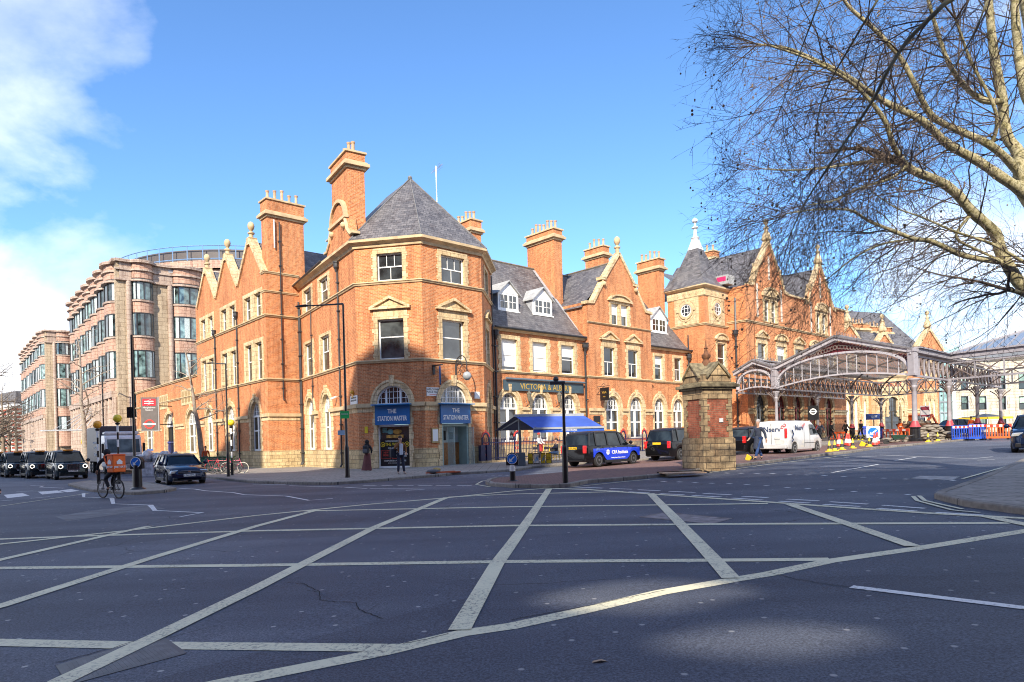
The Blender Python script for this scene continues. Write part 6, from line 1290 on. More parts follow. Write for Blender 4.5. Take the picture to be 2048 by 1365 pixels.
# waste boards on the island by the pier
p=G(1365,948,.1); th=thing('ply_board','loose plywood board with a black edge lying on the island before the pier','board',p,R(8)); MB().box(-.7,.7,-.4,.4,.02,.05).out('sheet',flat('plywood',(.42,.28,.18),.8,var=.4,scale=4),th,WM[th.name]); m=MB(); m.bar((-.75,.44,.05),(.9,.44,.05),.05).bar((.75,-.45,.05),(1.0,.44,.05),.05); m.out('edge',black,th,WM[th.name])
# station totem on column, signs under canopy, gazebo, digger
q=at(1626.5,826,56); th=thing('round_sign','square black sign with a white roundel hung on a canopy column','sign',q,R(-30)); MB().box(-.42,.42,-.05,.05,-.6,.6).out('board',black,th,WM[th.name]); MB().ring(0,.1,.18,.26,-.07,-.05,0,360,18).box(-.3,.3,-.08,-.05,.05,.15).out('emblem',whitel,th,WM[th.name])
q=at(1748,834,80); th=thing('direction_sign','dark blue EXIT style direction sign under the far canopy','sign',q,R(10)); MB().box(-1.1,1.1,-.05,.05,-.35,.35).out('board',flat('navy',(.02,.05,.2),.5),th,WM[th.name]); text('lettering','EXIT',.4,whitel,th,WM[th.name]@T(0,-.07,0)); MB().tube([(0,.05,-3),(0,.05,.3)],.06,6).out('post',iron,th,WM[th.name])
q=G(1850,878); q=at(1850,835,68); th=thing('estate_sign','maroon and white notice board on a post among the roadworks','sign',(q.x,q.y,gz(q.x)),R(-10)); MB().box(-.45,.45,-.05,.05,1.9,3.1).out('board',flat('board_white',(.7,.66,.66),.5),th,WM[th.name]); MB().box(-.38,.38,-.07,-.05,2.65,3.0).box(-.38,.38,-.07,-.05,2.0,2.15).out('panel',flat('maroon',(.3,.03,.06),.5),th,WM[th.name]); MB().tube([(0,.1,0),(0,.1,3)],.06,6).out('post',iron,th,WM[th.name])
q=at(1971,842,85); th=thing('gazebo','black pop-up gazebo roof with yellow trim behind the workers','gazebo',(q.x,q.y,gz(q.x)),R(15)); m=MB(); z=q.z-.2
for a,b in (((-2,-2),(2,-2)),((2,-2),(2,2)),((2,2),(-2,2)),((-2,2),(-2,-2))): m.quad((*a,1.9),(*b,1.9),(0,0,2.5))
m.out('roof',black,th,WM[th.name],fix=False); m=MB(); 
for x in (-2,2):
    for y in (-2,2): m.tube([(x,y,0),(x,y,2)],.04,6)
m.out('leg',iron,th,WM[th.name]); MB().box(-2,2,-2.02,-1.98,1.75,2.02).box(-2.02,-1.98,-2,2,1.75,2.02).out('valance',yp,th,WM[th.name])
q=G(1838,872); th=thing('mini_digger','orange mini excavator half hidden behind the iron column','digger',(q.x,q.y,gz(q.x)),R(200)); M_=WM[th.name]; odg=flat('digger_orange',(.75,.12,.02),.45); MB().box(-.9,.9,-.7,.7,.5,1.2).out('body',odg,th,M_,bevel=.08); MB().box(-.2,.9,-.55,.55,1.2,2.3).out('cab',odg,th,M_,bevel=.08); MB().box(-.1,.8,-.57,.57,1.45,2.1).out('cab_window',glass,th,M_)
for s_ in (-.65,.65): MB().box(-1,1,s_-.17,s_+.17,0,.45).out('track',tyrem,th,M_,bevel=.12)
MB().bar((-.9,0,1.0),(-2.0,0,2.3),.2).bar((-2,0,2.3),(-2.8,0,1.1),.16).out('arm',odg,th,M_); MB().box(-3.1,-2.6,-.25,.25,.6,1.1).out('bucket',iron,th,M_)
q=G(1896,872); th=thing('rubble_skip','brown rubble-filled skip beside the sandbag heap','skip',(q.x-1.8,q.y+2,gz(q.x)),R(-10)); M_=WM[th.name]; m=MB(); m.add([(-1.7,-.8,1.3),(1.7,-.8,1.3),(1.7,.8,1.3),(-1.7,.8,1.3),(-1.1,-.7,0),(1.1,-.7,0),(1.1,.7,0),(-1.1,.7,0)],[(4,5,6,7),(0,1,5,4),(1,2,6,5),(2,3,7,6),(3,0,4,7),(0,3,2,1)]); m.out('body',flat('skip_brown',(.2,.09,.05),.7,var=.4),th,M_); m=MB()
for i in range(26): m.ball((random.uniform(-1.4,1.4),random.uniform(-.6,.6),1.3+random.uniform(-.05,.25)),random.uniform(.12,.25),6,4)
m.out('rubble',flat('rubble',(.3,.25,.2),.9,var=.4,scale=6),th,M_)
# ================= vehicles
cg_=glassm('car_glass',(.018,.026,.032),.03,.8); cg_.node_tree.nodes['Principled BSDF'].inputs['Specular IOR Level'].default_value=.5; cg_.node_tree.nodes['Principled BSDF'].inputs['IOR'].default_value=1.45
def interp(t,x):
    if x<=t[0][0]: return t[0][1]
    for (a,va),(b,vb) in zip(t,t[1:]):
        if x<=b:
            f=(x-a)/(b-a); f=f*f*(3-2*f) if 0 else f; return va+(vb-va)*f
    return t[-1][1]
def wheel(th,M,x,y,r,w,rim=rimm,spokes=7):
    s=1 if y>0 else -1; t_=MB(); yo=y; t_.lathe([(r*.62,-w/2),(r*.93,-w/2),(r,-w/2+.03),(r,w/2-.03),(r*.93,w/2),(r*.62,w/2)],(x,y-s*w/2,r),24,'y'); wo=t_.out('wheel',tyrem,th,M,smooth=True)
    q=MB(); q.lathe([(.02,.0),(r*.16,.0),(r*.2,-.02*1),(r*.2,-.05),(.02,-.05)][::1],(x,y-.0,r),10,'y') if 0 else None
    q.ring(x,r,r*.55,r*.68,y-s*.005-.02,y-s*.005+.0,0,360,24)
    for k in range(spokes):
        a=2*math.pi*k/spokes; q.bar((x+.04*math.cos(a),y-s*.03,r+.04*math.sin(a)),(x+r*.6*math.cos(a),y-s*.02,r+r*.6*math.sin(a)),r*.16,.03,(0,1,0))
    q.lathe([(.001,-.03),(r*.17,-.03),(r*.17,.0),(.001,.0)],(x,y,r),12,'y'); q.out('rim',rim,wo,M)
    MB().lathe([(.001,-.06),(r*.63,-.06),(r*.63,-.05),(.001,-.05)],(x,y if s>0 else y+.11,r),20,'y').out('hub_well',dark,wo,M)
def paintm(name,c,rough=.25,metal=.3,spec=.6): return flat(name,c,rough,metal,var=.05,coat=.35,spec=.25)
def car(name,label,cat,pos,rz,S,paint,group=None,scale=1,plate_f=None,plate_r=None,rimc=rimm,side=None,lit=False,roofp=None):
    th=thing(name,label,cat,pos,rz,group,scale); M=WM[th.name]; hw=S['hw']; zb0=S['zb']; WX=S['wx']; r=S['r']; x0,x1=S['x0'],S['x1']
    xs=[x0+(x1-x0)*i/44 for i in range(45)]
    for wx in WX: xs+= [wx+ (r+.07)*math.cos(R(a)) for a in range(0,181,15)]
    xs=sorted(set(round(x,3) for x in xs if x0<=x<=x1)); mb=MB(); secs=[]
    for x in xs:
        w=interp(S['plan'],x)*hw; zt=interp(S['top'],x); zb=interp(S['low'],x) if 'low' in S else zb0; zo=zb
        for wx in WX:
            d=abs(x-wx)
            if d<r+.07: zo=max(zo,r+math.sqrt((r+.07)**2-d*d)-.0)
        zo=min(zo,zt-.08); h=zt-zo; cr=S.get('crown',.05)
        half=[(0,zb+.02),(w*.80,zb+.02),(w*.80,zo),(w*.965,zo),(w,zo+h*.3),(w*1.0,zo+h*.55),(w*.985,zt-.16*min(1,h/.5)),(w*.955,zt-.04),(w*.90,zt),(w*.45,zt+cr*.8),(0,zt+cr)]
        secs.append([(x,y,z) for y,z in half]+[(x,-y,z) for y,z in half[-2:0:-1]])
    n=len(secs[0])
    for q in secs: mb.v+=q
    for i in range(len(secs)-1):
        for k in range(n): a=i*n+k;b=i*n+(k+1)%n; mb.f.append((a,b,b+n,a+n))
    mb.f.append(tuple(range(n))); mb.f.append(tuple(range((len(secs)-1)*n+n-1,(len(secs)-1)*n-1,-1)))
    body=mb.out('body',paint,th,M,smooth=35)
    # cabin
    g=MB(); GS=S['cabin']; sec=[]     # (x_belt, x_roof, zroof, w_belt, w_roof)
    belt=S['belt']; k=len(GS)
    for xb,xr,zr,wb,wr in GS:
        zl=interp(S['top'],xb)-.03; g.v+=[(xb,wb*hw,zl),(xr,wr*hw,zr),(xr,-wr*hw,zr),(xb,-wb*hw,zl)]
    for i in range(k-1):
        a=i*4; g.f+=[(a,a+1,a+5,a+4),(a+1,a+2,a+6,a+5),(a+2,a+3,a+7,a+6)]
    g.f+=[(0,1,2,3),((k-1)*4+3,(k-1)*4+2,(k-1)*4+1,(k-1)*4)]
    g.out('window',glassm('car_glass',(.018,.026,.032),.03,.8),th,M)
    rf=MB(); m=len(GS); 
    for xb,xr,zr,wb,wr in GS:
        w=wr*hw+.03; e=.0; rf.v+=[(xr,w*1.005,zr-.075),(xr,w,zr+.0),(xr,w*.75,zr+.045),(xr,0,zr+.06),(xr,-w*.75,zr+.045),(xr,-w,zr),(xr,-w*1.005,zr-.075)]
    for i in range(m-1):
        for j in range(6): a=i*7+j; rf.f.append((a,a+1,a+8,a+7))
    rf.f.append(tuple(range(7))); rf.f.append(tuple((m-1)*7+j for j in range(6,-1,-1))); rf.out('roof',flat('roof_satin',(.012,.014,.02),.38,.2),th,M,smooth=40)
    # pillars on the cabin sides and ends
    pl=MB()
    def gp(t,f,s,o=.012):       # t index along cabin stations, f 0 belt..1 roof
        i=int(min(t,k-2)); u=t-i; A,B_=GS[i],GS[i+1]; L_=lambda j:A[j]+(B_[j]-A[j])*u
        zl=interp(S['top'],L_(0))-.03; return Vector((L_(0)+(L_(1)-L_(0))*f, s*((L_(3)+(L_(4)-L_(3))*f)*hw+o), zl+(L_(2)-zl)*f))
    for t in S['pillars']:
        for s in (-1,1): pl.bar(gp(t,0,s),gp(t,1,s),.11 if t not in (0,k-1) else .13,.05,(0,s,0))
    pl.out('pillar',paint,th,M)
    for wx in WX:
        for s in (-1,1): wheel(th,M,wx,s*(hw-.03),r,.22,rimc,S.get('spokes',7))
    # fittings
    f=S['front']; bk=S['rear']
    MB().box(x0+.03,x0+.16,-hw*.86,hw*.86,bk['bz0'],bk['bz1']).out('rear_bumper',black,th,M,bevel=.03)
    m=MB(); m.box(x1-.16,x1+.0,-hw*.80,hw*.80,f['bz0'],f['bz1']); m.out('bumper',black,th,M,bevel=.03)
    if f['kind']=='taxi':
        m=MB(); m.ring(0,0,0,0,0,0); m=MB(); a,b=f['gz']
        m.box(x1-.06,x1+.04,-.33,.33,a,b); m.out('grille',black,th,M,bevel=.04); m=MB()
        for s in (-.335,.335): m.box(x1-.02,x1+.06,s-.02,s+.02,a,b)
        m.box(x1-.02,x1+.06,-.34,.34,b-.02,b+.02).box(x1-.02,x1+.06,-.34,.34,a-.02,a+.02); 
        for i in range(9): m.box(x1+.03,x1+.05,-.3+i*.075-.008,-.3+i*.075+.008,a,b)
        m.out('grille_surround',chrome,th,M)
        for s in (-1,1):
            MB().lathe([(.001,-.02),(.15,-.02),(.16,.06),(.001,.07)],(x1-.10,s*.66,f['lz']),20,'x').out('headlight',black,th,M,smooth=True)
            q=MB(); q.lathe([(.095,.085),(.135,.085),(.135,.07),(.095,.07)],(x1-.10,s*.66,f['lz']),20,'x'); q.f=q.f[:-2]; q.out('lamp_ring',emit('lamp_lit',(1,.95,.82),1.3 if lit else 0.2),th,M)
    else:
        for s in (-1,1): MB().prism([(-.26,-.08),(.22,-.06),(.26,.09),(-.2,.07)],-.1,.05).tf(Matrix.Rotation(R(90),4,'Z')).out('headlight',flat('lamp_clear',(.55,.55,.52),.08,.5,coat=1),th,M@T(x1-.17,s*hw*.70,f['lz'])@Matrix.Rotation(R(-s*28),4,'Z'),bevel=.03)
        m=MB(); a,b=f['gz']; m.box(x1-.05,x1+.012,-.5,.5,a,b); m.out('grille',black,th,M,bevel=.01); MB().box(x1-.03,x1+.025,-.5,.5,(a+b)/2-.01,(a+b)/2+.01).out('grille_bar',chrome,th,M)
        MB().lathe([(.001,0),(.065,0),(.065,.03),(.001,.035)],(x1+.0,0,(a+b)/2+.01),16,'x').out('badge',chrome,th,M)
    for s in (-1,1): 
        MB().box(x0-.02,x0+.14,s*hw*.80-.09,s*hw*.80+.09,bk['lz']-.2,bk['lz']+.2).out('tail_light',flat('tail_red',(.55,.02,.02),.15,coat=1),th,M,bevel=.03)
        a,b=GS[-1][0]-.25,interp(S['top'],GS[-1][0]-.25); q=MB(); q.ball((a,s*(hw+.13),b+.1),.12,10,6,.7,1,.85); q.bar((a,s*(hw*.9),b+.03),(a,s*(hw+.08),b+.08),.04); q.out('mirror',paint,th,M,smooth=True)
    for s in (-1,1):
        for hx in S['handles']: MB().box(hx-.1,hx+.1,s*(hw)-.02,s*hw+.025,belt-.16,belt-.13).out('door_handle',chrome if name=='taxi' else paint,th,M)
    sm=MB()
    for s in (-1,1):
        for dx in S['doors']: sm.box(dx-.006,dx+.006,s*(hw*1.0+.001)-.004,s*(hw+.001)+.004,zb0+.2,belt-.05)
        sm.box(WX[0]+r+.1,WX[1]-r-.1,s*(hw-.02)-.03,s*(hw-.02)+.01,zb0-.02,zb0+.12)
    sm.out('door_seam',black,th,M)
    if plate_f: MB().box(x1+.0,x1+.03,-.26,.26,f['pz'],f['pz']+.12).out('number_plate',whitel,th,M); text('lettering',plate_f,.11,black,th,M@T(x1+.036,0,f['pz']+.06)@Matrix.Rotation(R(90),4,'Z'))
    if plate_r: MB().box(x0-.03,x0+.0,-.26,.26,bk['pz'],bk['pz']+.12).out('number_plate',flat('plate_yellow',(.8,.5,.02),.4),th,M); text('lettering',plate_r,.11,black,th,M@T(x0-.036,0,bk['pz']+.06)@Matrix.Rotation(R(-90),4,'Z'))
    return th,body
TAXI=dict(hw=.935,zb=.22,r=.345,wx=(-1.47,1.51),x0=-2.47,x1=2.38,belt=1.14,crown=.04,
 plan=[(-2.47,.82),(-2.35,.93),(-2.0,.985),(-1,1),(1.2,1),(1.8,.975),(2.15,.92),(2.3,.82),(2.38,.70)],
 top=[(-2.47,.95),(-2.44,1.05),(-2.35,1.13),(-1,1.14),(1.0,1.12),(1.3,1.11),(1.9,1.05),(2.2,.98),(2.33,.88),(2.38,.72)],low=[(-2.47,.36),(-2.2,.24),(2.1,.22),(2.38,.32)],
 cabin=[(-2.36,-2.16,1.66,.80,.66),(-2.22,-2.0,1.74,.90,.73),(-1.6,-1.55,1.80,.945,.76),(-.4,-.4,1.83,.95,.765),(.5,.35,1.81,.945,.75),(1.02,.62,1.75,.92,.71),(1.32,.72,1.72,.82,.64)],
 pillars=[1,1.9,2.75,3.95,5],front=dict(kind='taxi',bz0=.26,bz1=.5,gz=(.62,.98),lz=.84,pz=.5),rear=dict(bz0=.3,bz1=.62,lz=.92,pz=.93),handles=(-.1,-.5),doors=(.95,-.3,-1.15))
EST=dict(hw=.90,zb=.2,r=.325,wx=(-1.33,1.33),x0=-2.22,x1=2.22,belt=.95,crown=.05,
 plan=[(-2.22,.78),(-2.1,.92),(-1.6,.99),(0,1),(1.4,1),(1.9,.93),(2.1,.82),(2.22,.6)],
 top=[(-2.22,.75),(-2.18,.93),(-1,.97),(.8,.95),(1.15,.93),(1.8,.80),(2.08,.70),(2.22,.52)],low=[(-2.22,.3),(-2,.2),(2,.18),(2.22,.24)],
 cabin=[(-2.16,-1.98,1.34,.80,.66),(-1.9,-1.75,1.41,.90,.70),(-.8,-.8,1.45,.93,.72),(.2,.0,1.44,.93,.71),(.95,.35,1.38,.90,.66),(1.2,.42,1.35,.80,.60)],
 pillars=[1,1.9,2.95,4],front=dict(kind='car',bz0=.2,bz1=.36,gz=(.54,.66),lz=.63,pz=.40),rear=dict(bz0=.3,bz1=.55,lz=.8,pz=.7),handles=(.1,-.85),doors=(.85,-.15,-1.05))
SUV=dict(EST); SUV.update(hw=.93,zb=.24,r=.36,belt=1.05,top=[(-2.22,.85),(-2.18,1.03),(-1,1.08),(.8,1.06),(1.15,1.04),(1.8,.95),(2.08,.84),(2.22,.62)],
 cabin=[(-2.1,-1.75,1.46,.78,.62),(-1.8,-1.5,1.53,.88,.68),(-.8,-.7,1.60,.93,.71),(.2,.0,1.60,.93,.70),(.95,.35,1.53,.90,.65),(1.2,.42,1.50,.80,.60)],front=dict(kind='car',bz0=.24,bz1=.42,gz=(.62,.8),lz=.78,pz=.45),rear=dict(bz0=.35,bz1=.6,lz=.9,pz=.75),spokes=5)
blk=paintm('car_black',(.008,.008,.010),.15); nav=paintm('car_navy',(.008,.018,.05),.15); dgrn=paintm('car_midnight',(.010,.022,.028),.15)
def taxi_extra(th,f=1):
    M=WM[th.name]; MB().box(.55,.85,-.28,.28,1.82,1.93).out('roof_sign',flat('taxi_orange',(.85,.32,.03),.3),th,M,bevel=.03); text('lettering','TAXI',.09,black,th,M@T(.855,0,1.875)@Matrix.Rotation(R(90),4,'Z'))
h_=R(-47); hv=Vector((math.cos(R(-39)),math.sin(R(-39)),0))
p=G(141,958.5); p=p-Vector((math.cos(h_),math.sin(h_),0))*1.4
labs=['black cab at the head of the rank with green-tinted side and lit round headlamps','second black cab in the rank, half hidden behind the leading one','third black cab in the rank on the left','fourth black cab in the rank, near the left edge','last black cab in the rank, cut by the left edge']
t0,_=car('taxi',labs[0],'taxi',(p.x,p.y,gz(p.x)),h_,TAXI,dgrn,'black cabs queuing on the left',plate_f='LL71 FFP',lit=True); taxi_extra(t0)
MB().lathe([(.001,0),(.001,0)],(0,0,0),3)
q=p
for i,s in enumerate((5.6,10.6,15.8,21.5)):
    v=p-hv*s*1.0
    d=dup(t0,(v.x,v.y,gz(v.x)),h_,labs[i+1])
# estate car and the car behind it
p=G(371,968); hh=R(-52); p-=Vector((math.cos(hh),math.sin(hh),0))*1.3
est,_=car('parked_car','dark blue estate car with chrome grille bar waiting at the crossing, plate LT62 OYL','car',(p.x,p.y,gz(p.x)),hh,EST,nav,None,plate_f='LT62 OYL'); 
m=MB(); 
for s in (-.62,.62): m.bar((-1.8,s,1.49),(.1,s,1.5),.03)
m.out('roof_rail',chrome,est,WM[est.name])
p2=G(318,953)-Vector((math.cos(hh),math.sin(hh),0))*2.2; dup(est,(p2.x-1.2,p2.y+2.0,gz(p2.x)),hh,'second dark blue car just behind the estate car, beside the lorry')
p=G(306,928); sk=MB(); rr=random.Random(5)
for i in range(9): sk.ball((rr.uniform(-1.2,1.2),rr.uniform(-.3,.3),1.0+rr.uniform(0,.35)),rr.uniform(.25,.38),9,6)
sk.v=[(a+rr.uniform(-.05,.05),b+rr.uniform(-.05,.05),c+rr.uniform(-.05,.05)) for a,b,c in sk.v]
sk.box(-1.4,1.4,-.4,.4,0,.95); q=at(318,905,44); tag(sk.out('refuse_heap',flat('sack_plastic',(.42,.42,.45),.35,var=.4,scale=5,coat=.4),None,T(q.x,q.y,gz(q.x))),'heap of crumpled grey plastic refuse sacks behind the blue cars','refuse sacks')
# lorry
q=at(237,900,52); th=thing('lorry','white-cabbed box lorry with a dark grey body and faint white writing','lorry',(q.x-1,q.y+1,gz(q.x)),R(-50)); M=WM[th.name]
wc=flat('cab_white',(.62,.63,.64),.3,coat=.6); m=MB(); m.prism([(-.9,.55),(.95,.55),(1.05,1.5),(.75,2.75),(.5,2.9),(-.9,2.95)],-1.2,1.2); m.out('cab',wc,th,M@T(3.4,0,0),bevel=.08)
MB().prism([(.985,1.65),(1.04,1.62),(.80,2.6),(.74,2.62)],-1.05,1.05).out('windscreen',MATS['car_glass'],th,M@T(3.42,0,0)); MB().box(-.3,.6,-1.22,1.22,1.6,2.4).out('side_window',MATS['car_glass'],th,M@T(3.4,0,0)); MB().box(1.0,1.08,-.8,.8,.8,1.35).out('grille',flat('grille_grey',(.2,.2,.21),.5),th,M@T(3.4,0,0)); MB().box(.9,1.1,-1.2,1.2,.4,.7).out('bumper',flat('bumper_grey',(.3,.3,.3),.5),th,M@T(3.4,0,0),bevel=.04)
MB().box(-.7,.3,-1.15,1.15,2.95,3.2).out('wind_deflector',wc,th,M@T(3.4,0,0),bevel=.1); MB().box(-4.2,2.35,-1.25,1.25,.9,3.65).out('box_body',flat('box_grey',(.06,.055,.065),.4),th,M,bevel=.05)
for s_,z,sz in (('ALTO SPED IMPORT','2.4',.24),('EXPRESS','2.0',.2),('Quintes','1.5',.4)): text('lettering',s_,sz,whitel,th,M@T(.2,-1.27,float(z)))
for x in (3.2,-2.2,-3.3):
    for s in (-1,1): wheel(th,M,x,s*1.15,.48,.3)
for s in (-1,1): MB().box(4.15,4.35,s*1.35-.08,s*1.35+.08,1.6,2.3).out('mirror',black,th,M,bevel=.03)
# advert-wrapped cab and the one in front of it
a=G(1198.5,934.5,.012); b=G(1272.7,927.5,.012); d=(b-a); ang=math.atan2(d.y,d.x); print('cfa',a,b,d.length,math.degrees(ang))
sc_=.94; ang=R(44); dv=Vector((math.cos(ang),math.sin(ang),0)); nv=Vector((-dv.y,dv.x,0)); c=a+dv*1.47*sc_+nv*.9*sc_
cf,cb_=car('taxi','black cab with a bright blue advertising wrap on its side, beside the awning','taxi',(c.x,c.y,gz(c.x)+.012),ang,TAXI,blk,None,scale=sc_,plate_r='LG70 XWJ',rimc=flat('grey_rim',(.16,.16,.17),.4,.6))
taxi_extra(cf); M=WM[cf.name]; wrap=paintm('wrap_blue',(.012,.05,.62),.3,.0); m=MB()
def sidepatch(mb,x0,x1,z0,z1,off=.004):
    xs=[x0+(x1-x0)*i/10 for i in range(11)]
    for u,v in zip(xs,xs[1:]):
        def zr(x):
            lo=z0
            for wx in TAXI['wx']:
                dd=abs(x-wx)
                if dd<.43: lo=max(lo,.345+math.sqrt(.43**2-dd*dd))
            return lo
        def yy(x,z): return -(interp(TAXI['plan'],x)*.935+off)*(1 if z<.95 else .985)
        for k in range(3):
            za,zb_=[zr(u)+(z1-zr(u))*t for t in (k/3,(k+1)/3)]; zc,zd=[zr(v)+(z1-zr(v))*t for t in (k/3,(k+1)/3)]; mb.quad((u,yy(u,za),za),(v,yy(v,zc),zc),(v,yy(v,zd),zd),(u,yy(u,zb_),zb_))
sidepatch(m,-1.1,1.1,.34,.97,.012); sidepatch(m,1.1,2.15,.5,.95,.012); sidepatch(m,-1.95,-1.1,.5,.95,.012); m.out('advert_wrap',wrap,cf,M)
text('lettering','CFA Institute',.26,whitel,cf,M@T(.25,-.957,.72),bold=.004); text('lettering','Learning | Purpose | Discover | Connect',.075,whitel,cf,M@T(.1,-.957,.44)); q=MB()
for k in range(10): a_=k*math.pi/5; q.bar((-.78+.04*math.cos(a_),-.956,.74+.04*math.sin(a_)),(-.78+.14*math.cos(a_),-.956,.74+.14*math.sin(a_)),.05,.006,(0,1,0))
q.out('emblem',whitel,cf,M); q=MB()
for k in range(4): q.bar((-1.75,-.95,.82+k*.035),(-1.6,-.955,.88+k*.035),.012,.004,(0,1,0)).bar((-1.6,-.955,.88+k*.035),(-1.45,-.955,.82+k*.035),.012,.004,(0,1,0))
q.out('pattern',flat('wrap_pale',(.2,.35,.75),.4),cf,M)
a2=G(1362,922,.012)+dv*1.47*sc_+nv*.9*sc_
t2=dup(cf,(a2.x,a2.y,gz(a2.x)+.012),ang,'plain black cab half hidden behind the brick gate pier',scale=sc_)
for ch in [o for o in bpy.data.objects if o.parent==t2 and o.name.split('.')[0] in('advert_wrap','lettering','emblem','pattern')]: bpy.data.objects.remove(ch)
# black suv, white van, car on the right
p=G(1507,910,.02); sv,_=car('parked_car','glossy black SUV between the gate pier and the white van','car',(p.x+.3,p.y+.9,gz(p.x)+.02),R(40),SUV,blk,None,rimc=rimm)
a=G(1588.5,909.5,.02); b=G(1645.5,904,.02); print('van',(b-a).length,math.degrees(math.atan2((b-a).y,(b-a).x))); va=R(43); vs=.95; dv2=Vector((math.cos(va),math.sin(va),0)); nv2=Vector((-dv2.y,dv2.x,0)); c=a+dv2*1.55*vs+nv2*.9*vs
th=thing('panel_van','white panel van with a red and navy company logo on its rear doors and side','van',(c.x,c.y,gz(c.x)+.02),va,None,vs); M=WM[th.name]; vw_=flat('van_white',(.56,.57,.57),.3,coat=.7,var=.06)
mb=MB(); prof=[(-2.45,.95,.45,1.6,.85),(-2.38,.97,.33,1.92,.86),(-1.0,.97,.28,1.96,.86),(.9,.97,.28,1.94,.85),(1.15,.97,.28,1.88,.83),(1.75,.95,.28,1.32,.82),(1.95,.94,.28,1.12,.84),(2.35,.86,.30,.98,.76),(2.5,.7,.34,.72,.62)]
xs=[-2.45,-2.38]+[x/20 for x in range(-44,46,2)]+[2.35,2.5]; wxs=(-1.55,1.55); secs=[]
for x in xs:
    g=lambda j:interp([(q[0],q[j]) for q in prof],x); w,zb,zt,wt=g(1),g(2),g(3),g(4); zo=zb
    for wx in wxs:
        d=abs(x-wx)
        if d<.41: zo=max(zo,.33+math.sqrt(.41**2-d*d))
    half=[(0,zb),(w*.8,zb),(w*.8,zo),(w*.98,zo),(w,zo+.1),(w,max(zo+.15,min(1.05,zt-.2))),(wt,max(zo+.2,zt-.12)),(wt*.9,zt-.02),(0,zt+.03)]; secs.append([(x,y,z) for y,z in half]+[(x,-y,z) for y,z in half[-2:0:-1]])
n=len(secs[0])
for q in secs: mb.v+=q
for i in range(len(secs)-1):
    for k in range(n): a_=i*n+k;b_=i*n+(k+1)%n; mb.f.append((a_,b_,b_+n,a_+n))
mb.f.append(tuple(range(n))); mb.f.append(tuple(range((len(secs)-1)*n+n-1,(len(secs)-1)*n-1,-1))); mb.out('body',vw_,th,M,smooth=30)
for s in (-1,1): MB().add([(1.45,s*.965,1.05),(.45,s*.975,1.08),(.45,s*.905,1.72),(.95,s*.90,1.72)],[(0,1,2,3)]) if 0 else MB().quad((1.62,s*.972,1.1),(.5,s*.985,1.1),(.5,s*.90,1.72),(1.15,s*.885,1.7)).out('side_window',MATS['car_glass'],th,M,fix=False)
MB().quad((1.78,.8,1.32),(1.78,-.8,1.32),(1.22,-.74,1.86),(1.22,.74,1.86)).out('windscreen',MATS['car_glass'],th,M,fix=False)
for x in wxs:
    for s in (-1,1): wheel(th,M,x,s*.95,.33,.22)
for s in (-1,1): MB().box(-2.5,-2.4,s*.86-.07,s*.86+.07,.95,1.5).out('tail_light',MATS['tail_red'],th,M,bevel=.02)
MB().box(-2.55,-2.4,-.9,.9,.35,.6).out('rear_bumper',flat('van_bumper',(.5,.5,.5),.6),th,M,bevel=.03); MB().box(-2.475,-2.45,-.005,.005,.5,1.8).out('door_seam',black,th,M); MB().box(-.35,-.34,-.985,-.97,.4,1.8).box(.42,.43,-.985,-.97,.4,1.75).box(-.35,1.6,-.985,-.965,.62,.66).out('door_seam',flat('seam_grey',(.15,.15,.15),.5),th,M)
navl=flat('letter_navy2',(.03,.05,.12),.5); text('lettering','Nserv',.42,navl,th,M@T(-.95,-.955,1.52),bold=.003); text('lettering','Nserv',.42,navl,th,M@T(-2.475,-.05,1.45)@Matrix.Rotation(R(-90),4,'Z'),bold=.003)
for MM in (M@T(-.42,-.955,1.62),M@T(-2.475,-.68,1.58)@Matrix.Rotation(R(-90),4,'Z')): MB().ring(0,0,.06,.095,-.01,0,0,300,14).ring(.11,.1,.06,.095,-.01,0,180,480,14).out('emblem',flat('logo_red',(.7,.05,.05),.4),th,MM)
q=MB(); pts=[(-1.2,-.98,1.0),(-1.1,-.985,.8),(-1.25,-.985,.6),(-1.05,-.985,.45)]; q.tube([(-1.9,-.98,1.4),(-1.75,-.985,1.15),(-1.95,-.985,.98),(-1.8,-.985,.85),(-1.95,-.985,.75)],.035,5); q.out('emblem',navl,th,M); MB().box(-2.485,-2.465,-.5,-.2,.9,1.0).box(-2.485,-2.465,-.75,-.25,.62,.85).out('sticker',flat('sticker_grey',(.5,.5,.48),.6),th,M); MB().box(1.5,1.6,-1.2,-1.0,1.2,1.5).out('mirror',black,th,M,bevel=.03)
text('lettering','0800 000 000',.09,navl,th,M@T(.0,-.985,.9)) if 0 else None
p=G(2062,907); rc,_=car('parked_car','dark blue people carrier approaching at the right edge of the road','car',(p.x+1.7,p.y+1.8,gz(p.x)),R(-128),SUV,nav,None)
p=at(1905,860,68); dup(sv,(p.x,p.y,gz(p.x)),R(190),'dark estate vehicle parked among the workers far right under the canopy')
